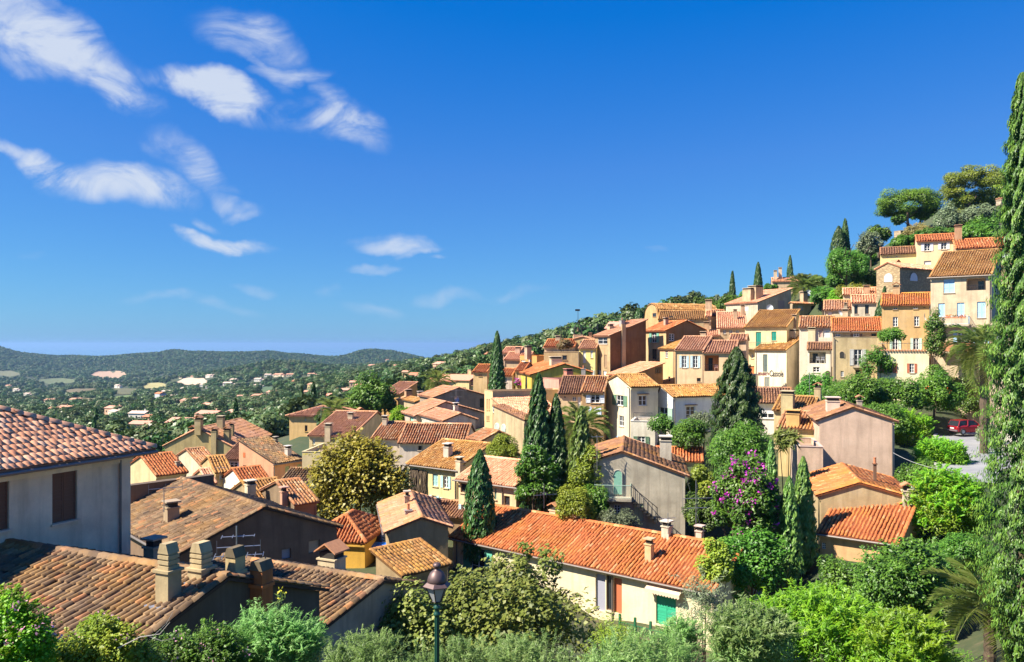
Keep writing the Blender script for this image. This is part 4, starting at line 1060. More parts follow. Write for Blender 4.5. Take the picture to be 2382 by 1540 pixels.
house('pale house with shuttered windows left of the mustard gable', 'M', 460, 800, 124, -15, R=524, D=7, roof='ga', p=.3, wall=(.66, .46, .2), pal='orange', lichen=.1, wins=[('R', 'M', 470, 825, 486, 905, 'c', (.36, .25, .15)), ('R', 'M', 418, 835, 436, 905, 'd')])
house('deep orange walled house with roof terrace', 'M', 700, 632, 135, 28, R=557, L=520, roof='flat', wall=(.62, .26, .06), wear=.2, wins=[('L', 'M', 520, 680, 570, 735, 'p', (.68, .62, .5)), ('L', 'M', 600, 660, 640, 700, 'p', (.66, .56, .5))], chims=[('M', 615, 640, .9, 1.8, (.5, .34, .26), 's')])
house('small coral roofed house at the left end of the village skyline', 'M', 308, 602, 152, -14, R=519, D=7, roof='ga', p=.3, wall=(.48, .34, .27), pal='rose', lichen=.05, wins=[('R', 'M', 330, 620, 350, 650, 'd')])
house('coral roofed house below the left end of the skyline', 'M', 335, 678, 143, -14, R=528, D=8, roof='ga', p=.32, wall=(.58, .42, .26), pal='rose', lichen=.05, chims=[('M', 480, 620, .9, 1.4, (.55, .38, .3), 's')])
house('white walled cottage beside the purple bougainvillea', 'M', 290, 860, 126, -14, R=512, D=6, roof='ga', p=.32, wall=(.66, .54, .48), pal='orange', wins=[('R', 'M', 340, 880, 360, 930, 'c', (.3, .3, .3))])
house('ochre cottages at the foot of the big skyline cypress', 'M', -20, 815, 134, -14, R=487, D=7, roof='ga', p=.3, wall=(.62, .42, .2), pal='orange', wins=[('R', 'M', 40, 830, 58, 865, 'c', (.4, .2, .12)), ('R', 'M', 62, 830, 78, 865, 'c', (.4, .2, .12))])
h44 = house('beige block with one dark window and roof terrace', 'M', 780, 590, 128, -12, R=579, D=8, roof='flat', wall=(.46, .35, .2), wear=.5, wins=[('R', 'M', 988, 602, 1042, 680, 'd')], pipe=[('R', .99)])
house('beige house with orange roof behind the terrace block', 'M', 785, 532, 137, -12, R=574.5, D=8, roof='ga', p=.30, wall=(.58, .42, .27), pal='orange', lichen=.15, chims=[('M', 935, 475, .8, 1.1, (.5, .4, .3), 's')])
house('tall beige house with small top window left of the yellow house', 'M', 1132, 445, 138, -12, R=590, D=8, roof='gb', p=.26, wall=(.52, .38, .2), pal='pink', wear=.4, wins=[('R', 'M', 1192, 462, 1236, 512, 'w')], chims=[('M', 1320, 420, .5, 1.0, (.5, .28, .18), 's')])
house('narrow pale yellow house with white shutters', 'M', 1180, 547, 128, -20, R=596, D=6, roof='ga', p=.42, wall=(.72, .62, .22), pal='pink', lichen=.3, wear=.15, wins=[('R', 'M', 1222, 562, 1254, 712, 'c', (.66, .68, .62)), ('R', 'M', 1308, 565, 1332, 655, 'c', (.66, .68, .62)), ('R', 'M', 1225, 748, 1252, 812, 'c', (.5, .55, .5)), ('R', 'M', 1302, 795, 1334, 885, 'o', (.6, .66, .62))])
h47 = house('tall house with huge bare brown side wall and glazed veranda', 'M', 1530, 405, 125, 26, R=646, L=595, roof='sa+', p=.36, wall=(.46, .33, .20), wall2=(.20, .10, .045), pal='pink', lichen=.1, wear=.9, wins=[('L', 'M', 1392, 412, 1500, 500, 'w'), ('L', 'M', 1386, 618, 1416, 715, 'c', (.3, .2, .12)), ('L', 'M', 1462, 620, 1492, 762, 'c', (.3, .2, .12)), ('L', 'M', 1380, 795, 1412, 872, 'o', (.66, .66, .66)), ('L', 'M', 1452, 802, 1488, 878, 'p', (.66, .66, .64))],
    chims=[('M', 1550, 345, .8, 1.0, (.5, .42, .3), 's'), ('M', 1680, 235, .7, 1.4, (.3, .3, .3), 'p'), ('M', 1730, 240, .5, .8, (.3, .25, .25), 'p')])
s_, z_ = wpt(h47, 'R', 'M', 1675, 320); pb = MB().box(s_ - .35, s_ + .35, -.3, -.004, 0, h47.zr(s_, 0) + 1.0); pb.build('chimney', stucco((.46, .33, .2), .5), h47.root)
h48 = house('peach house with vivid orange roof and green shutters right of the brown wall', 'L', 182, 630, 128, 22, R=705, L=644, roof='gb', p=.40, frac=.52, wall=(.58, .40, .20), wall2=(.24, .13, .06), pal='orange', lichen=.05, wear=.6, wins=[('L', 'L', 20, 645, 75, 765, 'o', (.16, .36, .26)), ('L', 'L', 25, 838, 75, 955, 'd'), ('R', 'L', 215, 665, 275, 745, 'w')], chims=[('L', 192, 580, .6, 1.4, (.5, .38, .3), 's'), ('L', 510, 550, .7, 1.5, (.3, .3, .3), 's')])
house('ochre wing with mossy lean-to roof beside the vivid orange roof', 'L', 280, 838, 121, 16, R=694, L=660, roof='sa+', p=.34, wall=(.64, .44, .22), pal='lichen', lichen=.6, wear=.3, pipe=[('L', .04)], wins=[('L', 'L', 172, 852, 202, 935, 'w'), ('L', 'L', 207, 1150, 230, 1205, 'd')])
house('low lean-to with long pink roof under the huge brown wall', 'M', 1765, 862, 117, 24, R=663, L=608, roof='sa+', p=.30, wall=(.30, .17, .085), pal='rose', lichen=.2, wear=.5, wins=[('R', 'M', 2045, 765, 2065, 830, 'd'), ('R', 'M', 2070, 760, 2085, 830, 'd'), ('R', 'M', 2092, 755, 2110, 825, 'd')])
h49 = house('peach house with blue shutters and sand coloured roof in front of the upper village', 'L', 288, 853, 115, -25, R=703.5, D=10, roof='ga', p=.32, frac=.6, wall=(.68, .47, .28), pal='pink', lichen=.12, wear=.35, pipe=[('R', .02), ('R', .98)], wins=[('R', 'L', 360, 915, 412, 1050, 'o', (.45, .56, .58)), ('R', 'L', 485, 915, 540, 1050, 'o', (.45, .56, .58)), ('R', 'L', 530, 1165, 575, 1210, 'd')], chims=[('L', 600, 710, .8, .9, (.58, .42, .28), 's')])
h49b = house('peach loggia wing with orange back wall', 'L', 606, 882, 113, -20, R=735, D=6, roof='ga', p=.3, frac=.9, wall=(.66, .45, .27), pal='pink', lichen=.1, wear=.2, wins=[('R', 'L', 615, 905, 780, 1090, 'l', (.60, .25, .09))])
house('peach wing with tan roof and one shuttered window behind the loggia', 'L', 900, 742, 118, -20, R=746, D=6, roof='ga', p=.28, wall=(.66, .45, .3), pal='pink', wins=[('R', 'L', 940, 762, 982, 830, 'o', (.42, .52, .56))])
house('long pink roofed house with three small windows behind the green shutters', 'L', 765, 603, 140, -14, R=747, D=15, roof='ga', p=.30, frac=.7, wall=(.52, .38, .26), pal='rose', lichen=.02, wins=[('R', 'L', 826, 615, 860, 668, 'w'), ('R', 'L', 896, 615, 930, 665, 'w'), ('R', 'L', 972, 612, 1004, 662, 'w')], chims=[('L', 965, 515, .7, 2.0, (.5, .36, .25), 's'), ('L', 1385, 450, .7, 2.2, (.5, .33, .22), 's')])
h51 = house('cream house with dark green shutters and mossy orange roof', 'L', 1548, 592, 128, 58, L=745, W=9, roof='ga' if False else 'sa+', p=.33, wall=(.70, .57, .32), pal='lichen', lichen=.55, wear=.25, wins=[('L', 'L', 1198, 645, 1258, 808, 'c', (.01, .22, .16)), ('L', 'L', 1375, 640, 1432, 742, 'c', (.01, .22, .16)), ('L', 'L', 1145, 898, 1172, 945, 'w'), ('L', 'L', 1090, 1030, 1180, 1125, 'p', (.46, .16, .05))], chims=[('L', 1660, 630, .7, 2.6, (.46, .34, .24), 's')])
s0, z0 = wpt(h51, 'L', 'L', 1400, 828); s1, _ = wpt(h51, 'L', 'L', 1065, 828); balcony(h51, 'L', s0, min(s1, h51.D - .1), z0, .9, (.10, .08, .06), (.6, .48, .3))
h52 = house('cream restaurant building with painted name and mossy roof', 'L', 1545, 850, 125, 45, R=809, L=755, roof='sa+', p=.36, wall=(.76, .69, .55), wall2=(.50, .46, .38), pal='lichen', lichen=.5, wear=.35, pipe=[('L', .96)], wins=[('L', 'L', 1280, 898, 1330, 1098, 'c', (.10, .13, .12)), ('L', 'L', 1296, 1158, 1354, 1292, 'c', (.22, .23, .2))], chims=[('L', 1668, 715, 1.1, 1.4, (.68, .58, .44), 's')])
def lettering(h, wn, c, x0, x1, y, text, hgt, col, font_sq=1.0, italic=0.0):
    cu = bpy.data.curves.new('lettering', 'FONT'); cu.body = text; cu.size = hgt; cu.extrude = .006; cu.offset = .03; cu.shear = italic
    to = bpy.data.objects.new('tmp', cu); COL.objects.link(to); dg = bpy.context.evaluated_depsgraph_get()
    me = bpy.data.meshes.new_from_object(to.evaluated_get(dg)); bpy.data.objects.remove(to)
    s0, z = wpt(h, wn, c, x0, y); s1, _ = wpt(h, wn, c, x1, y)
    co = np.array([v.co[:] for v in me.vertices]); w0, w1 = co[:, 0].min(), co[:, 0].max(); k = abs(s1 - s0) / (w1 - w0)
    for v in me.vertices:
        a = (v.co.x - w0) * k
        v.co = Vector((s0 + a, -.022 - v.co.z, z + v.co.y)) if wn == 'R' else Vector((-.022 - v.co.z, s0 - a, z + v.co.y))
    return link('lettering', me, h.root, plain('sign_paint', col, .8))
lettering(h52, 'L', 'L', 1226, 1324, 1134, 'RESTAURANT', .62, (.16, .025, .03))
lettering(h52, 'L', 'L', 1330, 1350, 1124, 'La', .42, (.16, .025, .03))
lettering(h52, 'L', 'L', 1355, 1512, 1146, 'Cassole', 1.35, (.03, .025, .03), italic=.08)
h53 = house('white house with wide orange roof above the glazed balcony', 'L', 1690, 592, 119, -22, R=834, D=8, roof='ga', p=.40, wall=(.66, .56, .46), pal='mixed', lichen=.3, wear=.25, wins=[('R', 'L', 1915, 610, 1955, 705, 'p', (.55, .36, .3)), ('R', 'L', 1960, 605, 2035, 705, 'p', (.70, .68, .62))], chims=[('L', 1830, 720, 1.0, 1.6, (.66, .56, .36), 's')])
h53b = house('white balcony house with plastic chairs between the restaurant and the round window house', 'L', 1785, 845, 112, -22, R=831.5, D=5, roof='ga', p=.35, wall=(.66, .62, .56), pal='brown', lichen=.3, wear=.4, wins=[('R', 'L', 1805, 862, 1990, 1000, 'l', (.62, .6, .56)), ('R', 'L', 1845, 1040, 1920, 1100, 'w')])
arch(h53b, 'R', 'L', 1985, 1085, 2040, 1230, (.05, .035, .03), (.3, .24, .18))
h54 = house('beige house with orange roof and corner attic beside the brown house', 'K', 150, 872, 104, -22, R=882, D=8, roof='ga', p=.42, wall=(.58, .44, .27), pal='orange', lichen=.35, wear=.3, gutter=True, wins=[('R', 'K', 188, 885, 240, 935, 'w'), ('R', 'K', 390, 865, 455, 938, 'o', (.2, .12, .08)), ('R', 'K', 590, 852, 650, 935, 'd')], chims=[('K', 295, 720, .7, 1.3, (.6, .5, .36), 's')])
h54b = house('plain beige terrace block with tiny arched window', 'K', 165, 945, 99, -22, R=877, D=4.5, roof='flat', wall=(.48, .38, .23), wear=1, wins=[('R', 'K', 245, 1325, 280, 1390, 'w'), ('R', 'K', 395, 1080, 485, 1262, 'o', (.42, .42, .4)), ('R', 'K', 412, 1312, 470, 1445, 'd')], pipe=[('R', .02)])
arch(h54b, 'R', 'K', 235, 1105, 285, 1175, (.03, .025, .02), (.4, .3, .2))
s0, z0 = wpt(h54b, 'R', 'K', 385, 1268); s1, _ = wpt(h54b, 'R', 'K', 492, 1268); balcony(h54b, 'R', s0, s1, z0, .7)
h55 = house('brown stucco house with arched white windows and pergola', 'K', 712, 582, 98, -26, R=931, D=7, roof='ga', p=.42, wall=(.50, .34, .17), pal='orange', lichen=.75, wear=.35, wins=[('R', 'K', 838, 582, 888, 630, 'w'), ('R', 'K', 1068, 575, 1118, 622, 'w'), ('R', 'K', 1180, 585, 1206, 612, 'd'), ('R', 'K', 836, 712, 892, 822, 'w'), ('R', 'K', 1076, 705, 1134, 818, 'w'), ('R', 'K', 832, 952, 895, 1085, 'o', (.45, .60, .50)), ('R', 'K', 1068, 952, 1130, 1085, 'o', (.45, .60, .50))], chims=[('K', 875, 470, .8, 1.3, (.5, .36, .22), 't')])
h55b = house('cream terrace block with rust red shutters', 'K', 660, 1098, 94, -26, R=929, D=4, roof='flat', wall=(.74, .64, .44), wear=.3, wins=[('R', 'K', 735, 1238, 832, 1345, 'o', (.46, .13, .06)), ('R', 'K', 1025, 1240, 1078, 1345, 'o', (.46, .13, .06))])
railing(h55b, 'R', .1, h55b.W - .1, h55b.He + .05, -.1, .85, (.25, .25, .25), sp=.3)
et = MB()
for k in range(int(h55b.W / .3)): et.tube((k * .3 + .15, -.2, h55b.He + .06), (k * .3 + .15, .12, h55b.He + .14), .11, n=6)
tag(et.build('edge_tiles', tilemat('rose', .05), h55b.root), kind='stuff')
h56 = house('tall grey beige house with light blue shutters and blue balcony', 'K', 1952, 228, 90, 52, R=1001, L=930.7, roof='sa+', p=.42, wall=(.58, .46, .32), pal='lichen', lichen=.3, wear=.55, gutter=True, pipe=[('L', .02)],
    wins=[('L', 'K', 1410, 285, 1535, 440, 'c', BLU), ('L', 'K', 1668, 275, 1888, 410, 'l', (.5, .42, .36)), ('L', 'K', 1350, 558, 1425, 712, 'c', BLU), ('L', 'K', 1562, 552, 1645, 700, 'c', BLU), ('L', 'K', 1790, 540, 1885, 722, 'c', BLU), ('L', 'K', 1565, 862, 1650, 1005, 'o', BLU), ('L', 'K', 1795, 850, 1880, 1010, 'o', BLU), ('L', 'K', 1610, 1170, 1720, 1290, 'd')])
s0, z0 = wpt(h56, 'L', 'K', 1705, 800); s1, _ = wpt(h56, 'L', 'K', 1270, 800); balcony(h56, 'L', s0, min(s1, h56.D - .05), z0, 1.0, (.36, .46, .55), (.42, .36, .3))
s0, z0 = wpt(h56, 'L', 'K', 1740, 1105); s1, _ = wpt(h56, 'L', 'K', 1370, 1105); balcony(h56, 'L', s0, s1, z0, 1.1, solid=(.42, .19, .11), hgt=1.05)
house('house with brick edged window at the foot of the giant cypress', 'K', 1955, 770, 86, -28, R=1010, D=4, roof='flat', wall=(.60, .46, .36), wear=.4, wins=[('R', 'K', 2005, 785, 2080, 970, 'c', (.62, .64, .72))])
h57 = house('rough stone house with two arched white windows', 'K', 915, 152, 112, 32, R=934, L=876.5, roof='ga', p=.42, wall=(.40, .29, .16), pal='rose', lichen=.05, stone=True, cornice=False, chims=[('K', 895, 100, .9, .9, (.5, .22, .14), 't')])
arch(h57, 'L', 'K', 740, 218, 832, 315, (.72, .71, .68), (.4, .3, .18)); arch(h57, 'R', 'K', 1030, 212, 1112, 305, (.62, .62, .64), (.25, .19, .12))
house('low pale yellow house under a brown roof on the upper slope', 'P', 700, 1468, 126, -24, R=917, D=6, roof='ga', p=.42, wall=(.72, .60, .26), pal='brown', lichen=.2, wear=.15, wins=[('R', 'P', 768, 1475, 790, 1500, 'w'), ('R', 'P', 870, 1470, 890, 1495, 'w'), ('R', 'P', 1020, 1455, 1045, 1480, 'w')])
house('tall peach house with white shuttered windows near the top', 'P', 1110, 1322, 122, -24, R=957, D=7, roof='ga', p=.36, wall=(.70, .53, .32), pal='orange', lichen=.05, wear=.15, wins=[('R', 'P', 1192, 1338, 1258, 1425, 'o', (.70, .70, .70)), ('R', 'P', 1382, 1318, 1445, 1408, 'o', (.70, .70, .70)), ('R', 'K', 1375, 65, 1452, 150, 'p', (.66, .66, .64)), ('R', 'K', 1190, 78, 1270, 120, 'p', (.62, .6, .56))], chims=[('P', 1580, 1300, .9, 2.2, (.46, .28, .17), 's')])
h58 = house('brick and stone house with large white blind near the top', 'P', 1552, 1402, 116, -24, R=1014, D=9, roof='ga', p=.38, wall=(.46, .32, .19), pal='orange', lichen=.1, stone=True, wins=[('R', 'P', 1622, 1440, 1692, 1535, 'w'), ('R', 'P', 1972, 1392, 2135, 1505, 'p', (.66, .70, .76))])
arch(h58, 'R', 'P', 1792, 1422, 1840, 1528, (.10, .12, .14), (.5, .4, .3))
house('cream house with white roller blind under the hedge', 'K', 275, 460, 130, -22, R=878, D=6, roof='ga', p=.36, wall=(.66, .55, .33), pal='rose', lichen=.1, wins=[('R', 'K', 345, 465, 455, 525, 'b')], chims=[('K', 540, 490, .9, 1.9, (.5, .3, .2), 's')])
house('cream cottage with wide pinkish roof below the hedge', 'K', 58, 632, 122, -22, R=852.5, D=7, roof='ga', p=.42, wall=(.66, .56, .38), pal='pink', wins=[('R', 'K', 100, 648, 145, 700, 'p', (.7, .68, .62))], chims=[('K', 300, 660, .5, 1.4, (.5, .4, .3), 's')])
house('white garage like house with dark doors beside the cone shaped tree', 'K', 372, 555, 120, -22, R=877, D=7, roof='ga', p=.36, wall=(.64, .56, .46), pal='rose', wins=[('R', 'K', 400, 575, 440, 680, 'd'), ('R', 'K', 520, 570, 565, 680, 'd')])
house('grey shaded house with orange roof below the fan palm', 'L', 1612, 322, 150, 20, R=832, L=790, roof='ga', p=.40, wall=(.36, .28, .20), pal='mixed', lichen=.3, wins=[('R', 'L', 1675, 335, 1735, 400, 'p', (.36, .36, .38)), ('R', 'L', 1820, 325, 1985, 400, 'd')], chims=[('L', 1755, 300, 1.0, 2.2, (.56, .4, .28), 's'), ('L', 1975, 310, .9, 1.6, (.56, .4, .28), 's')])
house('white house with grey side wall and long pink roof near the ridge', 'L', 1220, 312, 150, 32, R=791, L=726, roof='sa+', p=.30, wall=(.52, .47, .38), pal='rose', lichen=.05, wear=.6, wins=[('L', 'L', 1055, 350, 1110, 400, 'p', (.7, .68, .64)), ('R', 'L', 1450, 290, 1520, 400, 'p', (.3, .27, .26))], chims=[('L', 1180, 290, 2.0, 2.4, (.56, .44, .3), 's'), ('L', 1240, 275, 2.0, 2.6, (.56, .44, .3), 's')])
house('small cream houses with coral roofs under the ridge bushes', 'L', 692, 468, 152, -15, R=724, D=9, roof='ga', p=.28, wall=(.66, .52, .32), pal='mixed', wins=[('R', 'L', 755, 490, 780, 575, 'd')])
house('tiny red roofed house stepped below the coral roofs', 'L', 632, 470, 148, -15, R=711, D=8, roof='ga', p=.28, wall=(.56, .38, .26), pal='rose', chims=[('L', 630, 400, 1.2, 2.2, (.58, .42, .28), 's')])
house('pink stepped cottage below the small windows', 'L', 560, 690, 135, -15, R=719, D=6, roof='ga', p=.3, wall=(.54, .38, .24), pal='rose', chims=[('L', 640, 650, .9, 1.8, (.5, .35, .22), 's')])
house('large house with olive tan roof on the skyline', 'L', 95, 505, 150, -15, R=707, D=10, roof='ga', p=.34, wall=(.44, .33, .2), pal='lichen', lichen=.2, wins=[('R', 'L', 220, 462, 265, 480, 'd')])
house('dormer house with barrel vault roof on the skyline', 'L', 95, 478, 158, 20, W=14, D=5.5, roof='barrel', wall=(.50, .33, .17), pal='lichen', lichen=.1, wins=[('L', 'L', 32, 430, 72, 475, 'd')])
house('white house with flat veranda left of the restaurant', 'L', 1085, 1130, 121, -22, R=756, D=4, roof='flat', wall=(.68, .62, .54), wear=.3, wins=[('R', 'L', 1130, 1215, 1165, 1295, 'd')])
house('pale terracotta house on the ridge beside the palm', 'L', 1385, 78, 200, -16, R=803, D=9, roof='ga', p=.28, wall=(.60, .42, .27), pal='rose', wins=[('R', 'L', 1410, 90, 1445, 150, 'd'), ('R', 'L', 1590, 75, 1615, 130, 'd'), ('R', 'L', 1485, 145, 1510, 180, 'p', (.4, .18, .08)), ('R', 'L', 1520, 145, 1540, 180, 'p', (.4, .18, .08))], chims=[('L', 1420, 60, .8, 2.5, (.6, .48, .36), 's'), ('L', 1475, 50, .8, 3.0, (.6, .48, .36), 's')])
house('olive walled house with flat roof behind the shaded orange roof', 'L', 1905, 252, 158, -10, R=833, D=6, roof='flat', wall=(.36, .27, .18), wear=.8)
t1 = house('round cornered stone tower on top of the hill', 'P', 2065, 835, 190, 22, W=9, L=996, roof='hip', p=.5, wall=(.42, .33, .24), pal='pink', stone=True, cat='tower', group=None, tiles=False, oe=.1)
t2 = house('ruined stone wall standing between the pines', 'P', 925, 1195, 168, 30, R=906, L=894, roof='flat', wall=(.42, .32, .21), stone=True, cat='ruin', group=None)
# ------------------------------------------------------------------ plants
def unit(n, rg):
    d = rg.normal(size=(n, 3)); return d / np.linalg.norm(d, axis=1)[:, None]

def leaf_arrays(pos, nrm, size, aspect, rg, axis=None, fold=.18, jit=.35):
    n = len(pos)
    nrm = nrm / np.maximum(1e-6, np.linalg.norm(nrm, axis=1))[:, None]
    t = unit(n, rg) if axis is None else axis + rg.normal(0, jit, (n, 3))
    t = t - (t * nrm).sum(1)[:, None] * nrm; t /= np.maximum(1e-6, np.linalg.norm(t, axis=1))[:, None]
    b = np.cross(nrm, t)
    L = (size * rg.uniform(.65, 1.3, n))[:, None]; Wd = L * aspect
    V = np.empty((n, 4, 3))
    V[:, 0] = pos - t * L * .5; V[:, 2] = pos + t * L * .5
    V[:, 1] = pos + b * Wd * .5 + nrm * Wd * fold; V[:, 3] = pos - b * Wd * .5 + nrm * Wd * fold
    Q = np.arange(n * 4).reshape(n, 4)
    return V.reshape(-1, 3), Q

def clumps(R, k, sub, rg, bottom=-.5, flat=1.0, inner=.72):
    """sub-clumps spread through an ellipsoid of radii R"""
    d = unit(k * 3, rg); d = d[d[:, 2] > bottom][:k]
    f = inner * rg.uniform(.55, 1.0, len(d)) ** .6
    lobe = np.zeros(len(d))
    for b_ in unit(7, rg): lobe = np.maximum(lobe, np.clip(d @ b_, 0, 1) ** 5)      # uneven outline: boughs and hollows
    f = f * (.80 + .42 * lobe)
    c = d * f[:, None] * np.array(R)
    r = sub * min(R[0], R[2] * 1.3) * rg.uniform(.65, 1.35, len(d))
    return c, np.stack([r, r, r * flat], 1)

def leaf_cloud(name, c, r, n, size, aspect, mat, seed, up=.35, shell=.55, parent=None, loc=None, axis=None, jit=.35):
    rg = np.random.default_rng(seed)
    w = r[:, 0] * r[:, 2]; w = w / w.sum(); b = rg.choice(len(c), n, p=w)
    d = unit(n, rg); f = shell + (1 - shell) * rg.random(n) ** .7
    ext = rg.random(n) < .07; f = np.where(ext, f + rg.uniform(.05, .35, n), f)
    pos = c[b] + d * r[b] * f[:, None]
    nr = d * .6 + unit(n, rg) * .42 + np.array([0, 0, up]) + np.array([-.42, -.12, .35])   # leaves turn to the light
    V, Q = leaf_arrays(pos, nr, size, aspect, rg, axis, jit=jit)
    cl = rg.random(len(c))[b]
    rnd = np.repeat(np.clip(.55 * rg.random(n) + .45 * cl, 0, 1), 4)
    me = mesh_np(name, V, Q, rnd); me.materials.append(mat)
    return link(name, me, parent, None, loc)

def sprays(name, c, r, ns, nl, L, size, aspect, mat, seed, parent, up=.8):
    """arching shoots with leaflets along them, growing out of the clumps c, r"""
    rg = np.random.default_rng(seed); b = rg.integers(0, len(c), ns); d0 = unit(ns, rg); d0[:, 2] = np.abs(d0[:, 2])
    p0 = c[b] + d0 * r[b] * .6
    d = d0 * .6 + unit(ns, rg) * .35 + np.array([0, 0, up]); d /= np.linalg.norm(d, axis=1)[:, None]
    Ls = L * rg.uniform(.5, 1.25, ns); side = np.cross(d, unit(ns, rg)); side /= np.linalg.norm(side, axis=1)[:, None]
    t = (np.arange(nl) + .6) / nl
    pos = p0[:, None] + d[:, None] * (Ls[:, None] * t)[..., None] - np.array([0, 0, .35]) * (Ls[:, None] * t ** 2.2)[..., None]
    sg = np.where(np.arange(nl) % 2, 1, -1)
    ax = d[:, None] * .7 + side[:, None] * (sg * .75)[None, :, None]
    ax = ax.reshape(-1, 3); pos = pos.reshape(-1, 3) + ax * size * .4
    V, Q = leaf_arrays(pos, unit(len(pos), rg) * .5 + np.array([-.4, -.15, .8]), size, aspect, rg, ax, jit=.15)
    me = mesh_np(name, V, Q, np.repeat(np.clip(np.repeat(rg.random(ns), nl) * .6 + rg.random(ns * nl) * .4, 0, 1), 4)); me.materials.append(mat)
    return tag(link(name, me, parent), kind='stuff')

LM = dict(
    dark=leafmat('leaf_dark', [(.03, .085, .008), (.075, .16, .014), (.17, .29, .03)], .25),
    mid=leafmat('leaf_mid', [(.04, .12, .012), (.09, .21, .02), (.19, .33, .04)], .35),
    bright=leafmat('leaf_bright', [(.09, .23, .010), (.19, .38, .016), (.34, .52, .03)], .45),
    lime=leafmat('leaf_lime', [(.131, .189, .017), (.246, .319, .029), (.406, .435, .051)], .4),
    fig=leafmat('leaf_fig', [(.09, .14, .02), (.20, .26, .045), (.36, .39, .10)], .35),
    plane=leafmat('leaf_plane', [(.16, .17, .014), (.36, .34, .03), (.55, .48, .08)], .35),
    olive=leafmat('leaf_olive', [(.080, .109, .051), (.145, .189, .094), (.246, .290, .160)], .2),
    grey=leafmat('leaf_grey_green', [(.10, .22, .045), (.22, .38, .10), (.40, .55, .20)], .5),
    pine=leafmat('leaf_pine', [(.04, .12, .006), (.10, .25, .012), (.20, .38, .025)], .15),
    aleppo=leafmat('leaf_aleppo', [(.07, .12, .006), (.16, .22, .014), (.28, .33, .03)], .15),
    cypnear=leafmat('leaf_cypress_near', [(.018, .055, .008), (.07, .145, .018), (.20, .30, .04)], .2),
    cyp=leafmat('leaf_cypress', [(.018, .06, .014), (.042, .10, .02), (.09, .16, .034)], .12),
    cyplit=leafmat('leaf_cypress_pale', [(.05, .13, .02), (.12, .22, .04), (.24, .34, .07)], .2),
    dry=leafmat('leaf_dry', [(.116, .102, .029), (.232, .174, .058), (.348, .275, .102)], .3),
    palm=leafmat('leaf_palm', [(.10, .16, .03), (.22, .29, .06), (.38, .42, .14)], .5),
    far1=leafmat('leaf_valley', [(.028, .068, .014), (.055, .115, .024), (.10, .17, .035)], .1),
    far2=leafmat('leaf_valley_olive', [(.050, .080, .020), (.085, .125, .032), (.13, .175, .05)], .1),
    mag=leafmat('petal_magenta', [(.48, .012, .40), (.62, .03, .54), (.68, .10, .6)], .3), pinkf=leafmat('petal_pink', [(.70, .30, .48), (.80, .45, .60)], .3),
    white=leafmat('petal_white', [(.6, .58, .5), (.75, .72, .68)], .3), yel=leafmat('petal_yellow', [(.6, .48, .03), (.7, .6, .08)], .3), redf=leafmat('petal_red', [(.45, .07, .02), (.6, .14, .03)], .3))

def trunk(parent, top, r0, forks=5, seed=0, spread=.6, name='trunk', mat=BARK):
    """a tapered trunk with a few limbs; parent stands at the foot"""
    r = random.Random(seed); mb = MB(); top = Vector(top); h = top.z
    pts = [Vector((0, 0, -.4))]
    for k in range(1, 5): pts.append(Vector((top.x * k / 4 + r.uniform(-.05, .05) * h * .3, top.y * k / 4 + r.uniform(-.05, .05) * h * .3, h * k / 4)))
    mb.path(pts, r0, r0 * .55, 8)
    for k in range(forks):
        a = r.uniform(0, 6.28); b = pts[-1 - (k % 2)]; L = h * spread * r.uniform(.5, 1)
        p2 = b + Vector((math.cos(a) * L * .6, math.sin(a) * L * .6, L * .5)); p3 = p2 + Vector((math.cos(a + .4) * L * .4, math.sin(a + .4) * L * .4, L * .35))
        mb.path([b, p2, p3], r0 * .42, r0 * .14, 6)
    return mb.build(name, mat, parent)

PLN = [0]
def plant(kind, label, box, Y, mat, n, size, aspect=.55, k=26, sub=.42, cat=None, trunk_r=None, bottom=-.55, up=.35, depth=1.0, group=None, shell=.55, inner=.74, axis=None, lean=0, flat=1.0, base=None, spray=None):
    """a shrub or tree whose leafy part fills the box (px0, row0, px1, row1) at distance Y"""
    PLN[0] += 1; seed = 100 + PLN[0]; rg = np.random.default_rng(seed)
    px0, r0, px1, r1 = box
    c = at((px0 + px1) / 2, (r0 + r1) / 2, Y); rx = (px1 - px0) / 2 / F * Y; rz = (r1 - r0) / 2 / F * Y
    gz = ground(c.x, c.y) if base is None else base
    gz = min(gz, c.z - rz * .5)
    root = empty(kind, (c.x, c.y, gz)); tag(root, label, cat or kind.replace('_', ' '), group)
    cc, rr = clumps((rx, rx * depth, rz), k, sub, rg, bottom, flat, inner)
    cc = cc + np.array([0, 0, c.z - gz])
    nm = 'crown' if trunk_r else 'foliage'
    cr = leaf_cloud(nm, cc, rr, n, size, aspect, LM[mat], seed, up, shell, root, axis=axis)
    if spray: sprays('shoots', cc, rr, spray[0], spray[1], spray[2], size * 1.15, aspect, LM[mat], seed, root, spray[3] if len(spray) > 3 else .8)
    if trunk_r: trunk(root, (lean, 0, max(.8, c.z - gz - rz * .15)), trunk_r, 5, seed)
    else:
        mb = MB(); rd = random.Random(seed)
        for j in range(5):
            q_ = cc[rd.randrange(len(cc))]; mb.path([(q_[0] * .2, q_[1] * .2, -.2), (q_[0] * .6, q_[1] * .6, q_[2] * .55), tuple(q_)], .04 + .02 * rx, .012, 5)
        mb.build('stems', BARK, root)
    root['c'] = tuple(cc.ravel()[:0]) if False else 0; del root['c']
    root_data[root.name] = (cc, rr)
    return root
root_data = {}

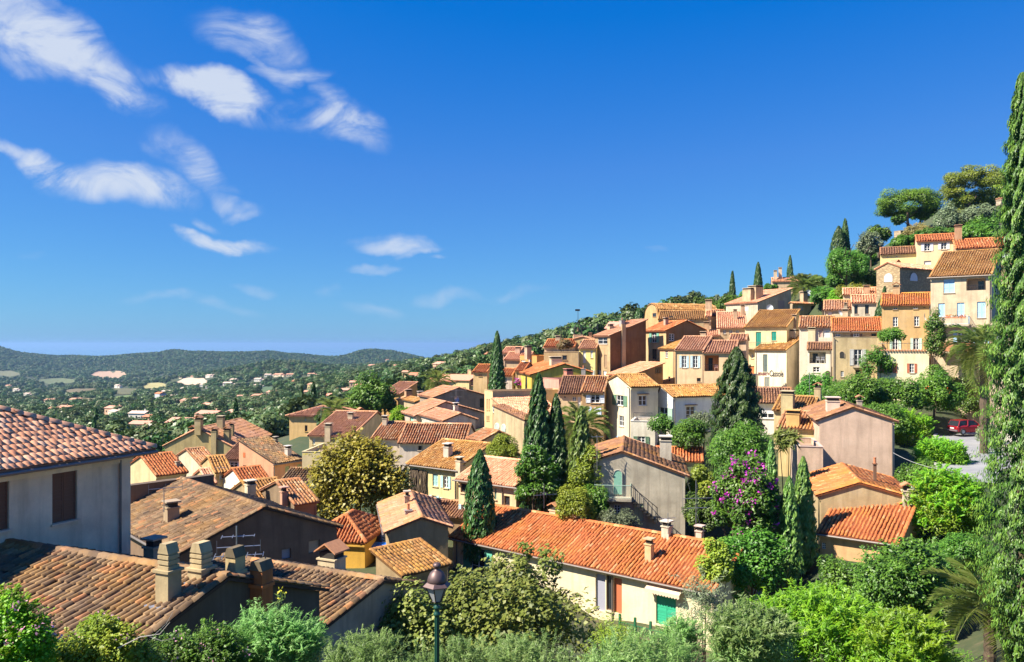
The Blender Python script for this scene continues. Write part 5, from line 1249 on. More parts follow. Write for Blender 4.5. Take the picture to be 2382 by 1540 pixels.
def flowers(root, mat, n, size, per=6, seed=0, name='flowers', zmin=None, box=None):
    """little bunches of petals on the outside of a plant"""
    cc, rr = root_data[root.name]; rg = np.random.default_rng(seed + 900)
    b = rg.integers(0, len(cc), n); d = unit(n, rg); d[:, 1] = -np.abs(d[:, 1]); d[:, 2] = np.abs(d[:, 2]) * .7
    d /= np.linalg.norm(d, axis=1)[:, None]
    p = cc[b] + d * rr[b] * rg.uniform(.95, 1.15, n)[:, None]
    pos = np.repeat(p, per, 0) + rg.normal(0, size * .9, (n * per, 3))
    V, Q = leaf_arrays(pos, unit(n * per, rg) + np.array([0, -.3, .5]), size, .8, rg)
    me = mesh_np(name, V, Q, np.repeat(rg.random(n * per), 4)); me.materials.append(LM[mat])
    return tag(link(name, me, root), kind='stuff')

def cypress_mesh(H, R, n, size, mat, seed, prof='spindle', lump=.16, asp=.30):
    rg = np.random.default_rng(seed)
    z = rg.random(n) ** .85
    a = rg.uniform(0, 2 * math.pi, n)
    if prof == 'spindle': rad = np.clip(np.minimum((z + .04) * 5, 1.0), 0, 1) * np.clip(1 - z, 0, 1) ** .62
    elif prof == 'cone': rad = np.minimum((z + .05) * 7, 1) * np.clip(1 - z, 0, 1) ** .9
    else: rad = np.minimum((z + .1) * 6, 1) * np.clip(1 - z ** 3.2, 0, 1) ** .8
    rad = rad + .03
    zh = z * H / R
    l1 = np.sin(a * 5 + zh * 4.6 + seed) * np.sin(zh * 6.3 - a * 3) ; l2 = np.sin(a * 11 - zh * 9.7 + 2 * seed)
    f = rg.uniform(.62, 1.0, n) ** .6 * (1 + lump * l1 + lump * .6 * l2)
    x = np.cos(a) * rad * R * f; y = np.sin(a) * rad * R * f
    pos = np.stack([x, y, z * H], 1)
    outw = np.stack([np.cos(a), np.sin(a), np.zeros(n)], 1)
    nr = outw * .8 + unit(n, rg) * .45 + np.array([-.35, -.1, .3])
    ax = outw * .35 + np.array([0, 0, 1.0])
    V, Q = leaf_arrays(pos, nr, size, asp, rg, ax, jit=.22)
    rnd = np.repeat(np.clip(.5 * rg.random(n) + .5 * (.5 + .5 * l1), 0, 1), 4)
    me = mesh_np('crown', V, Q, rnd); me.materials.append(LM[mat])
    return me

def cypress(label, px, top, Y, R, n, size, mat='cyp', prof='spindle', lump=.16, base_row=None, lean=0, group=None, cat='cypress', asp=.30):
    PLN[0] += 1
    t = at(px, top, Y); gz = ground(t.x, t.y) if base_row is None else at(px, base_row, Y).z
    gz = min(gz, t.z - 2)
    root = empty('cypress_tree', (t.x, t.y, gz)); tag(root, label, cat, group)
    H = t.z - gz
    cr = link('crown', cypress_mesh(H - .3, R, n, size, mat, PLN[0], prof, lump, asp), root, None, (0, 0, .3)); cr.rotation_euler = (0, lean, 0)
    tb = MB().path([(0, 0, -.5), (0, 0, H * .5), (lean * H * .8, 0, H * .85)], max(.12, R * .14), .03, 7); tb.build('trunk', BARK, root)
    return root

def frond_mesh(L, seed, mat, droop=1.0, wd=.34):
    rg = np.random.default_rng(seed); n = 26
    t = np.linspace(0, 1, n); x = L * t * (1 - .12 * t); z = L * (.42 * t - .75 * droop * t ** 2.1)
    Vs, Qs, o = [], [], 0
    for k in range(n - 1):
        w = .03 * L * (1 - t[k]) * .35 + .006
        Vs += [(x[k], -w, z[k]), (x[k], w, z[k]), (x[k + 1], w * .9, z[k + 1]), (x[k + 1], -w * .9, z[k + 1])]; Qs.append([o, o + 1, o + 2, o + 3]); o += 4
        if k < 3: continue
        ll = wd * L * math.sin(math.pi * min(1, .12 + .88 * t[k])) ** .7 * rg.uniform(.85, 1.1)
        for sd in (-1, 1):
            for j in (0, .5):
                bx = x[k] + (x[k + 1] - x[k]) * j; bz = z[k] + (z[k + 1] - z[k]) * j; lw = .016 * L
                tx, ty, tz = bx + ll * .62, sd * ll * .72, bz + ll * (.16 - .45 * t[k]) + rg.normal(0, .03 * L)
                Vs += [(bx, 0, bz), (bx + lw, sd * .01, bz), ((bx + tx) / 2 + lw, ty * .55, (bz + tz) / 2 + ll * .06), (tx, ty, tz)]; Qs.append([o, o + 1, o + 2, o + 3]); o += 4
    me = mesh_np('frond', Vs, Qs, np.repeat(rg.random(o // 4) * .7 + .15, 4)); me.materials.append(LM[mat])
    return me

def palm(label, px, row, Y, L, nf=30, mat='palm', elev=(-.5, 1.2), seed=0, group=None, base_row=None, tr=.28):
    """date palm: a scarred trunk under a head of fronds; px,row is the middle of the head"""
    r = random.Random(seed + 31); c = at(px, row, Y); gz = min(ground(c.x, c.y), c.z - .6)
    root = empty('palm_tree', (c.x, c.y, gz)); tag(root, label, 'palm', group); h = c.z - gz
    tm_ = MB(); prof = []
    for k in range(15): prof += [(tr * (1.05 if k % 2 else .92), -.3 + (h + .3) * k / 14)]
    tm_.lathe(prof, 10); tm_.build('trunk', BARK, root)
    ms = [frond_mesh(L, seed * 7 + k, mat, dr) for k, dr in enumerate((.75, 1.0, 1.25))]
    for k in range(nf):
        e = elev[0] + (elev[1] - elev[0]) * ((k + .5) / nf); a = k * 2.399 + r.uniform(-.2, .2)
        o = bpy.data.objects.new('frond', ms[0 if e > .6 else (1 if e > .1 else 2)]); o.parent = root; o.location = (math.cos(a) * tr * .5, math.sin(a) * tr * .5, h + .1 + .25 * e)
        s = r.uniform(.85, 1.1); o.scale = (s, s, s); o.rotation_euler = (r.uniform(-.25, .25), -e + .35, a); COL.objects.link(o)
    return root

# --- near: the garden below the viewpoint
cypress('giant cypress rising out of the picture at the right edge', 1022, 74, 28, 1.36, 70000, .15, 'cypnear', 'spindle', .36, asp=.30)
fig = plant('fig_bush', 'large fig bush with broad yellowish leaves in front of the long orange roof', (408, 566, 612, 676), 33, 'fig', 15000, .19, .75, spray=(260, 9, .9), k=60, sub=.34, depth=.7, cat='bush', inner=.8)
plant('fig_bush', 'lower left shoulder of fig shrubs behind the street lamp', (372, 592, 470, 672), 31, 'fig', 6000, .18, .75, 26, .40, depth=.7, cat='bush')
for k, (px, top) in enumerate(((478, 540), (497, 556), (524, 548), (548, 566), (570, 552))):
    pass
plant('fig_bush', 'upright fig shoots reaching over the gutter of the orange roof', (490, 540, 572, 596), 34, 'fig', 700, .18, .7, 14, .22, depth=.4, cat='bush')
plant('shrub', 'feathery grey green shrub at the middle of the bottom edge', (410, 632, 620, 760), 21.5, 'grey', 14000, .085, .22, spray=(700, 22, .55), k=60, sub=.30, depth=.7, up=.6)
plant('shrub', 'grey green shrub right of the fig bush', (560, 634, 720, 760), 19, 'grey', 12000, .10, .22, spray=(600, 22, .6), k=50, sub=.32, depth=.7, up=.6)
plant('shrub', 'round dark yellow shrub under the dark doorway of the long house', (582, 618, 640, 662), 31, 'lime', 4500, .10, .35, 26, .40)
plant('shrub', 'wispy green shrub in front of the green shutters', (660, 622, 700, 672), 29, 'grey', 3000, .13, .2, spray=(260, 18, .7), k=26, sub=.36)
plant('shrub', 'thin willowy shrub against the cream wall corner', (678, 578, 730, 660), 33, 'olive', 900, .2, .16, spray=(70, 16, 1.3), k=20, sub=.35)
m1 = plant('mimosa_bush', 'wide bright mimosa bush at the lower right', (730, 590, 905, 700), 24, 'bright', 24000, .15, .2, spray=(1100, 24, .75), k=90, sub=.24, depth=.6, up=.55, cat='bush', inner=.86)
plant('mimosa_bush', 'pale green mimosa shoots left of the wide mimosa', (700, 610, 800, 700), 21, 'grey', 12000, .13, .2, spray=(600, 22, .7), k=50, sub=.28, depth=.6, up=.5, cat='bush')
plant('mimosa_bush', 'mimosa bush beside the bottom right palm', (850, 615, 960, 710), 22, 'bright', 9000, .14, .22, spray=(500, 22, .7), k=40, sub=.28, depth=.6, up=.5, cat='bush')
plant('laurel_shrub', 'big dark glossy shrub below the right hand orange roof', (846, 532, 962, 650), 37, 'dark', 20000, .17, .42, spray=(500, 14, .7), k=70, sub=.28, depth=.7, cat='shrub')
plant('laurel_shrub', 'dark shrub against the giant cypress', (930, 530, 1000, 600), 40, 'mid', 8000, .17, .45, 34, .34, depth=.7, cat='shrub')
plant('laurel_shrub', 'shady shrub hiding the low orange roofed house', (818, 545, 870, 625), 42, 'dark', 6000, .18, .42, 26, .36, cat='shrub')
plant('small_tree', 'light green feathery tree below the asphalt road', (908, 470, 992, 548), 50, 'bright', 15000, .22, .3, spray=(900, 16, .9), k=60, sub=.30, depth=.9, trunk_r=.12, up=.5, cat='tree')
plant('small_tree', 'light green tree left of the asphalt road', (910, 440, 968, 482), 66, 'bright', 8000, .24, .3, spray=(500, 14, .9), k=40, sub=.32, trunk_r=.1, up=.5, cat='tree')
plant('small_tree', 'bright green tree between the pink gable and the red car', (884, 412, 932, 452), 78, 'bright', 8000, .26, .3, spray=(400, 14, .9), k=40, sub=.32, trunk_r=.1, up=.5, cat='tree')
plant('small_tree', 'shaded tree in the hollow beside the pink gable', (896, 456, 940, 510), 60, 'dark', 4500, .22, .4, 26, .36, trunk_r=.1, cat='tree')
palm('date palm with arching fronds at the bottom right', 990, 612, 30, 2.4, 28, elev=(-.2, 1.1), seed=3, tr=.22)
g1 = plant('geranium', 'leafy plants with pink flowers in the bottom left corner', (-40, 594, 66, 710), 12, 'bright', 14000, .055, .7, spray=(260, 14, .28), k=60, sub=.30, depth=.6, cat='flowering plant'); flowers(g1, 'pinkf', 34, .05, 7, 1)
g2 = plant('geranium', 'yellow green plants over the lower roof edge', (40, 618, 160, 720), 13, 'lime', 15000, .055, .7, spray=(260, 14, .28), k=60, sub=.28, depth=.6, cat='flowering plant'); flowers(g2, 'pinkf', 22, .05, 7, 2)
g5 = plant('geranium', 'tall bright sprig against the lower roof', (76, 606, 122, 664), 13.5, 'bright', 2600, .06, .6, 22, .34, cat='flowering plant'); flowers(g5, 'pinkf', 8, .05, 7, 6)
g3 = plant('wild_shrub', 'green shrub with pink blossoms left of the brown chimney', (140, 628, 262, 720), 14, 'mid', 11000, .065, .4, spray=(300, 16, .35), k=50, sub=.28, depth=.6, cat='shrub'); flowers(g3, 'pinkf', 26, .055, 7, 3)
g4 = plant('wild_shrub', 'feathery fennel like shrub below the dark walls', (232, 616, 330, 700), 15, 'grey', 14000, .10, .14, spray=(800, 24, .5), k=60, sub=.30, depth=.6, up=.7, cat='shrub'); flowers(g4, 'yel', 6, .04, 6, 4); flowers(g4, 'pinkf', 6, .03, 6, 14, name='blossoms')
plant('wild_shrub', 'grey leaved shrub at the foot of the grey gable wall', (306, 630, 450, 720), 21, 'grey', 12000, .10, .16, spray=(600, 22, .5), k=55, sub=.28, depth=.6, up=.6, cat='shrub')
# a tall flowering stalk
def stalk(label, px, r0, r1, Y):
    c = at(px, r1, Y); t = at(px + 5, r0, Y); mb = MB(); pts = [(0, 0, -.6), (.02, 0, (t.z - c.z) * .5), (t.x - c.x, 0, t.z - c.z)]
    o = empty('flower_stalk', c); tag(o, label, 'plant'); mb.path(pts, .012, .006, 5); mb.build('stem', plain('green_stem', (.07, .14, .06), .6), o)
    rg = np.random.default_rng(5); n = 46; tt = rg.uniform(.25, .95, n); pos = np.stack([(t.x - c.x) * tt + rg.normal(0, .06, n), rg.normal(0, .06, n), (t.z - c.z) * tt], 1)
    V, Q = leaf_arrays(pos, unit(n, rg), .14, .22, rg); me = mesh_np('leaves', V, Q, np.repeat(rg.random(n), 4)); me.materials.append(LM['grey']); link('leaves', me, o)
    pos = np.array([t.x - c.x, 0, t.z - c.z]) + rg.normal(0, .05, (14, 3)); V, Q = leaf_arrays(pos, unit(14, rg), .07, .5, rg); me = mesh_np('flower', V, Q, np.repeat(rg.random(14), 4)); me.materials.append(LM['yel']); link('flower', me, o)
stalk('tall stalk with a yellow flower head against the dark wall', 276, 592, 636, 15)

# --- middle distance
def P4(c, x0, y0, x1, y1): a = q(c, x0, y0); b = q(c, x1, y1); return (a[0], a[1], b[0], b[1])
plant('plane_tree', 'big yellowing plane tree in the middle of the lower village', (309, 432, 408, 534), 64, 'plane', 20000, .26, .75, spray=(500, 10, 1.2), k=90, sub=.27, trunk_r=.3, cat='tree', depth=.9, inner=.84)
cypress('dense dark cypress in front of the cream shuttered houses', 479.5, 451, 56, 1.12, 7000, .34, 'cyp', 'blunt', .10)
cA = cypress('tallest of the climber covered cypresses left of centre', 538.5, 375, 60, 1.65, 11000, .36, 'cyp', 'spindle', .2)
cypress('thin dark cypress touching the climber covered one', 556, 395, 60, 1.3, 8000, .34, 'cyp', 'spindle', .2)
cypress('climber covered cypress in front of the fan palm', 581, 408, 59, 1.45, 8000, .34, 'cyplit', 'spindle', .3)
w1 = plant('climbing_rose', 'white flowering climber smothering the cypresses left of centre', (511, 436, 562, 522), 58.5, 'mid', 11000, .24, .5, 60, .28, cat='climber', depth=.6); flowers(w1, 'white', 70, .09, 5, 5)
plant('climbing_rose', 'dark climber between the two central cypresses', (546, 450, 576, 522), 60, 'dark', 4500, .24, .5, 30, .32, cat='climber', depth=.6)
plant('climber', 'yellow green creeper hanging on the right hand cypress', (567, 442, 606, 520), 58, 'lime', 3000, .24, .4, 26, .3, cat='climber', depth=.6)
plant('bush', 'rounded olive yellow bush above the orange roof ridge', (556, 486, 594, 524), 55, 'lime', 6000, .2, .4, 30, .36)
plant('bush', 'dark green bush right of the olive yellow bush', (574, 482, 612, 528), 57, 'mid', 5000, .2, .4, 26, .36)
plant('bush', 'grey olive bush under the iron balcony', (596, 508, 640, 536), 54, 'olive', 4000, .18, .3, 26, .36)
plant('bush', 'round mustard green bush beside the little yellow house', (483, 431, 520, 470), 68, 'lime', 8000, .22, .4, 34, .34, up=.5)
palm('fan of palm fronds behind the climber covered cypress', 583, 428, 69, 2.7, 36, seed=5, elev=(-.6, 1.3))
cypress('broad blunt cypress in front of the white houses', 736.5, 348, 62, 2.05, 26000, .28, 'cyp', 'blunt', .2, asp=.40)
b1 = plant('bougainvillea', 'mass of dark climber with magenta bougainvillea flowers', (712, 436, 784, 572), 50, 'dark', 19000, .22, .5, 90, .24, depth=.7, cat='climber', inner=.82); flowers(b1, 'mag', 110, .13, 16, 8)
b2 = plant('ivy', 'green ivy thicket under the bougainvillea', (700, 520, 790, 618), 47, 'mid', 14000, .22, .5, 70, .28, depth=.6, cat='climber'); flowers(b2, 'mag', 8, .1, 8, 9); flowers(b2, 'white', 24, .05, 4, 19, name='blossoms')
plant('ivy', 'yellow green creeper at the end of the orange roof', (700, 530, 736, 605), 45, 'lime', 4500, .2, .5, 30, .34, cat='climber', depth=.6)
plant('thicket', 'leafy green thicket below the broad blunt cypress', (700, 424, 776, 480), 57, 'mid', 9000, .24, .4, 44, .32, cat='bush')
plant('bush', 'yellow green bush right of the grey balcony house', (684, 456, 714, 512), 58, 'lime', 4500, .22, .4, 26, .38)
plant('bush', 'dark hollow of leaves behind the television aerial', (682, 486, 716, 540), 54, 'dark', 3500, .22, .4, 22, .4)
plant('bush', 'bright garden bush under the white house', (664, 420, 716, 450), 75, 'mid', 7000, .24, .45, 36, .34)
plant('vine', 'vine on the terrace of the white house', (648, 413, 676, 436), 78, 'mid', 2600, .22, .5, 20, .36, cat='climber')
plant('vine', 'pale fig branch before the blue shaded wall', (690, 410, 716, 428), 77, 'olive', 1800, .22, .5, 16, .36, cat='climber')
cypress('slim cypress at the foot of the pink gable', 803, 458, 50, .95, 6000, .3, 'cyplit', 'spindle', .22)
cypress('second slim cypress right of the bougainvillea', 789, 478, 49, .95, 5000, .3, 'cyplit', 'spindle', .22)
cypress('short cypress shoot among the bougainvillea', 771, 440, 52, .8, 3000, .3, 'cyplit', 'spindle', .2)
plant('agave', 'spiky pale plant beside the bougainvillea', (776, 430, 798, 450), 58, 'palm', 160, 1.5, .12, 4, .5, cat='plant', shell=.2)
plant('garden_tree', 'dark leafy tree below the terrace blocks', (830, 372, 884, 420), 84, 'mid', 12000, .25, .5, 70, .25, trunk_r=.15, cat='tree', inner=.86)
plant('garden_tree', 'leafy tree right of the restaurant building', (796, 371, 836, 405), 100, 'mid', 7000, .32, .5, 36, .34, trunk_r=.15, cat='tree')
plant('garden_tree', 'low trees between the restaurant and the pink gable', (808, 384, 862, 424), 88, 'dark', 11000, .25, .5, 64, .26, trunk_r=.15, cat='tree', inner=.86)
o1 = plant('garden_tree', 'garden tree with orange red flowers above the road', (908, 366, 960, 420), 86, 'mid', 13000, .25, .5, 76, .24, trunk_r=.15, cat='tree', inner=.86); flowers(o1, 'redf', 9, .16, 6, 11)
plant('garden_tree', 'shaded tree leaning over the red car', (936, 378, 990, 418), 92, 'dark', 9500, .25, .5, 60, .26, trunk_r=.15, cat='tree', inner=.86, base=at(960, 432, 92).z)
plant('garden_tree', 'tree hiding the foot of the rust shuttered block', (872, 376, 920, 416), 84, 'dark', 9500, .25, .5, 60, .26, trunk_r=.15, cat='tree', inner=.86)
plant('vine', 'dark creeper climbing the corner between the brown and blue shuttered houses', (922, 304, 948, 380), 90, 'dark', 5200, .22, .55, 80, .30, cat='climber', depth=.5)
plant('vine', 'creeper on the pergola of the brown house', (876, 328, 910, 344), 94, 'mid', 2400, .26, .5, 22, .4, cat='climber')
plant('vine', 'vine over the terrace block between beige and brown houses', (858, 348, 894, 384), 93.5, 'mid', 4200, .22, .5, 60, .24, cat='climber', depth=.3, inner=.9)
palm('date palm below the blue shuttered house', 984, 350, 71, 3.4, 46, 'palm', (-.75, 1.2), 7, tr=.35)
plant('shrub', 'oleander beside the parked red car', (976, 420, 1000, 446), 76, 'olive', 3000, .22, .3, 22, .36)
cypress('cone shaped dark cypress among the upper houses', 877, 287, 112, 1.75, 5000, .5, 'cyp', 'cone', .1, lean=.12)
cypress('big isolated cypress on the village skyline', 497, 332, 118, 1.45, 7000, .5, 'cyp', 'spindle', .1)
plant('bougainvillea', 'small purple bougainvillea by a white cottage', (513, 379, 521, 388), 124, 'dark', 900, .3, .5, 10, .4, cat='climber'); flowers(bpy.data.objects['bougainvillea.001'], 'mag', 30, .2, 6, 12)
plant('broadleaf_tree', 'dark green tree standing above the orange wall', (346, 378, 396, 418), 140, 'mid', 9000, .5, .6, 40, .34, trunk_r=.3, cat='tree')
plant('broadleaf_tree', 'shaded branch of trees beside the orange wall', (372, 386, 398, 420), 142, 'dark', 3500, .5, .6, 22, .34, trunk_r=.25, cat='tree')
plant('bush', 'bright green bush left of the white houses', (388, 404, 412, 430), 104, 'bright', 4500, .34, .4, 26, .36)
palm('palm on the hillside above the white houses', 437, 383, 130, 3.0, 36, seed=11, elev=(-.7, 1.3))
palm('palm beside the square ochre house', 334, 413, 110, 2.7, 34, seed=12, elev=(-.3, 1.35))
plant('conifer', 'dark young conifer in front of the square ochre house', (316, 408, 330, 434), 112, 'cyp', 2200, .4, .4, 20, .42, cat='tree')
plant('bush', 'dry green bush on the roof terrace', (555, 340, 574, 352), 129, 'dry', 1800, .3, .4, 14, .42)
plant('flowering_bush', 'purple brown bush by the stone house windows', (958, 252, 976, 266), 112, 'dry', 1400, .3, .4, 12, .42, cat='bush')
# --- hilltop
plant('umbrella_pine', 'flat topped umbrella pine on the hilltop', (876, 189, 939, 229), 170, 'pine', 32000, .42, .32, 60, .30, trunk_r=.4, cat='pine', bottom=-.25, up=.5, inner=.95, flat=.62)
plant('aleppo_pine', 'tall billowing pine at the top of the hill', (936, 164, 1002, 224), 165, 'aleppo', 30000, .42, .32, 46, .24, trunk_r=.45, cat='pine', up=.4, inner=1.0, flat=.62)
plant('aleppo_pine', 'pine behind the giant cypress on the hilltop', (992, 166, 1040, 200), 175, 'aleppo', 12000, .55, .3, 44, .32, trunk_r=.4, cat='pine')
plant('round_tree', 'bright round stone pine beside the ridge cypresses', (823, 246, 870, 286), 140, 'mid', 11000, .42, .35, 54, .28, trunk_r=.3, cat='pine', bottom=-.3)
plant('olive_tree', 'grey green trees under the umbrella pine', (858, 228, 884, 262), 150, 'olive', 4500, .45, .4, 28, .36, trunk_r=.2, cat='tree')
plant('dark_tree', 'dark tree left of the umbrella pine', (868, 222, 890, 246), 165, 'dark', 3500, .5, .4, 22, .36, trunk_r=.25, cat='tree')
plant('dry_tree', 'brownish tree above the low pale yellow house', (902, 222, 936, 246), 160, 'dry', 5000, .45, .35, 30, .34, trunk_r=.2, cat='tree')
plant('dark_tree', 'dark bushes under the tall billowing pine', (962, 214, 1010, 238), 155, 'dark', 6000, .45, .4, 34, .36, cat='bush')
plant('olive_tree', 'olive tree between the two hilltop pines', (934, 204, 962, 236), 160, 'olive', 4500, .45, .4, 28, .36, trunk_r=.2, cat='tree')
plant('hedge', 'clipped bright hedge below the round stone pine', (830, 284, 878, 300), 134, 'lime', 5000, .35, .35, 36, .40, depth=.6)
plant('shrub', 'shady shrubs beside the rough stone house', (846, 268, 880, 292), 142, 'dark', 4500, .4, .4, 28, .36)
cypress('left of the cypress pair on the upper ridge', 838.5, 227, 170, 1.9, 3500, .7, 'cyp', 'blunt', .06)
cypress('taller of the cypress pair on the upper ridge', 845, 219.5, 171, 1.5, 3500, .7, 'cyp', 'spindle', .06)
cypress('slim cypress on the ridge left of the fan palm', 732.3, 272, 175, 1.15, 2600, .7, 'cyp', 'spindle', .05)
cypress('thicker cypress on the ridge left of the pale terracotta house', 758, 263, 178, 1.5, 3000, .7, 'cyp', 'spindle', .05)
cypress('small cypress behind the pale terracotta house', 790, 256, 230, 1.4, 1500, .8, 'cyp', 'spindle', .05)
cypress('pair of clipped cypresses on the skyline', 638.6, 309, 225, 1.4, 1500, .8, 'cyp', 'blunt', .05)
cypress('right one of the clipped skyline cypresses', 642.4, 308.5, 226, 1.2, 1500, .8, 'cyp', 'blunt', .05)
cypress('tip of a cypress behind the barrel vaulted dormer', 670.6, 304.5, 240, 1.2, 900, .8, 'cyp', 'cone', .05)
palm('wide fan palm on the ridge', 805, 290, 165, 4.3, 44, seed=13, elev=(-.1, 1.4))
plant('eucalyptus', 'thin dark eucalyptus pair on the skyline', (694, 296, 707, 314), 200, 'dark', 1100, .6, .5, 14, .30, trunk_r=.15, cat='tree', inner=.95)
plant('eucalyptus', 'wispy eucalyptus left of the slim ridge cypress', (711, 295, 725, 309), 190, 'olive', 900, .6, .4, 14, .3, cat='tree', trunk_r=.12, inner=.95)
for k, (b, Y, m_, l_) in enumerate((((716, 296, 742, 314), 172, 'mid', 'green bush on the ridge below the slim cypress'), ((738, 288, 770, 306), 180, 'mid', 'broad bushes on the ridge between the cypresses'), ((764, 282, 778, 298), 190, 'dark', 'dark bush on the ridge left of the terracotta house'),
        ((700, 300, 722, 318), 190, 'dark', 'dark bush behind the coral roofs'), ((806, 276, 832, 300), 175, 'mid', 'trees behind the fan palm'), ((826, 268, 850, 290), 160, 'mid', 'leafy slope right of the fan palm'), ((745, 298, 768, 312), 165, 'lime', 'yellow green bush above the pink roof'),
        ((584, 322, 612, 338), 330, 'mid', 'sunlit bushes on the skyline behind the yellow house'), ((606, 316, 632, 332), 320, 'mid', 'sunlit bushes left of the clipped cypresses'), ((572, 328, 590, 340), 360, 'dark', 'dark bushes on the skyline beside the iron belfry'),
        ((808, 286, 840, 306), 146, 'mid', 'bushes filling the slope above the pinkish cottage roof'), ((826, 290, 850, 312), 138, 'bright', 'bright bushes beside the clipped hedge'), ((956, 206, 1004, 226), 158, 'olive', 'grey green scrub under the billowing pine'), ((950, 224, 1006, 242), 140, 'mid', 'hedge above the brick and stone house'), ((884, 236, 925, 250), 146, 'mid', 'hedge above the low pale yellow house'), ((900, 650, 990, 720), 25, 'mid', 'leafy undergrowth at the foot of the bottom right palm'),
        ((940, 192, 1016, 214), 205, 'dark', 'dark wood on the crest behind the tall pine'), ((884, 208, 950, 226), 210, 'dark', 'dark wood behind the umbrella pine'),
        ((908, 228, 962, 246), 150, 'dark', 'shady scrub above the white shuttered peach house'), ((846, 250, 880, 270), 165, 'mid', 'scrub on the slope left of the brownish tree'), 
        ((812, 404, 872, 428), 80, 'mid', 'overgrown bank behind the pink gable'), ((846, 402, 908, 436), 78, 'mid', 'leafy bank right of the pink gable'))):
    plant('bush', l_, b, Y, m_, 5500, .0042 * Y ** .98, .4, 30, .36)
# ------------------------------------------------------------------ valley: trees, woods, villas
def inside(poly, x, y):
    c = False; n = len(poly)
    for i in range(n):
        (x0, y0), (x1, y1) = poly[i], poly[i - 1]
        if (y0 > y) != (y1 > y) and x < (x1 - x0) * (y - y0) / (y1 - y0) + x0: c = not c
    return c
kinds = []
kcol = bpy.data.collections.new('valley_crowns'); COL.children.link(kcol)
def valley_crown(k, mat, n, R, flat, seed):
    rg = np.random.default_rng(seed)
    c, r = clumps((R, R, R * flat), k, .44, rg, -.4, .8, .72)
    V = []; w = r[:, 0] ** 2; w /= w.sum(); b = rg.choice(len(c), n, p=w); d = unit(n, rg); f = .6 + .4 * rg.random(n)
    pos = c[b] + d * r[b] * f[:, None]; pos[:, 2] += R * flat * .85
    V, Q = leaf_arrays(pos, d * .9 + unit(n, rg) * .4 + np.array([-.4, -.1, .55]), 1.0, .7, rg)
    me = mesh_np('crown', V, Q, np.repeat(np.clip(.5 * rg.random(n) + .5 * rg.random(len(c))[b], 0, 1), 4)); me.materials.append(LM[mat]); return me
crowns = [valley_crown(18, 'far1', 700, 4.2, .75, 1), valley_crown(22, 'far2', 700, 4.6, .7, 2), valley_crown(14, 'far1', 600, 3.6, .9, 3), valley_crown(20, 'far2', 700, 4.0, .8, 4), valley_crown(24, 'far1', 800, 5.2, .5, 5)]
cyp_far = cypress_mesh(9, 1.1, 260, 1.3, 'cyp', 77, 'spindle', .05)
tr_me = MB().path([(0, 0, -1), (0, 0, 2.2), (.2, 0, 4)], .28, .15, 6).mesh('trunk')
tr_me.materials.append(BARK)
rgv = np.random.default_rng(21)
N = 34000
px = rgv.uniform(-60, 760, N); Y = np.exp(rgv.uniform(math.log(170), math.log(2600), N))
px = np.append(px, rgv.uniform(-60, 640, 24000)); Y = np.append(Y, rgv.uniform(2550, 3640, 24000)); N = len(px)
# thin out so that the woods keep an even spacing on the ground
den = np.clip((Y / 900) ** 2, .10, 1.0)
keepm = rgv.random(N) < np.where(Y < 900, den * 1.1, 1)
px, Y = px[keepm], Y[keepm]
x = (px - CX) / F * Y; z = ground_np(x, Y)
# stay off the built slope
ok = np.ones(len(x), bool)
ok &= ~((px > 395) & (Y < 215)); ok &= ~((px > 470) & (Y < 240)); ok &= ~((px > 700) & (Y < 330)); ok &= ~((px < 395) & (px > 280) & (Y < 178))
pts = [(x[i], Y[i], z[i]) for i in range(len(x)) if ok[i] and not any(inside(f, x[i] * (1 + d_ / Y[i]), Y[i] + d_) for f in FIELDS for d_ in ((0,) if Y[i] < 500 else (0, 25, 60)))]
# nothing of a tree wholly behind the grey house is seen
row_top = lambda t_: HZ - F * (t_[2] + 8) / t_[1]
pts = [t_ for t_ in pts if not (CX + F * t_[0] / t_[1] < 128 and row_top(t_) > 412 + .33 * (CX + F * t_[0] / t_[1]))]
def where(v):
    c, r = CX + F * v[0] / v[1], HZ - F * v[2] / v[1]
    lm = next(n_ for lim, n_ in ((35, 'left end of the grey house roof'), (70, 'middle of the grey house roof'), (110, 'lower end of the grey house roof'), (145, 'eave corner of the grey house'), (170, 'first chimney of the olive gable'), (200, 'tallest chimney of the olive gable'), (235, 'right end of the olive gable'), (265, 'salmon house'), (292, 'tall chimney beside the salmon house'), (318, 'square ochre house'), (345, 'palm by the ochre house'), (372, 'dark green tree'), (400, 'bright orange wall'), (430, 'hillside palm'), (470, 'white shuttered houses'), (520, 'big skyline cypress'), (9999, 'upper village')) if c < lim)
    return ('close beyond the ' if r > 424 else 'downhill of the ' if r > 405 else 'far off above the ' if r > 385 else 'distant, over the ') + lm
VILLAS = []
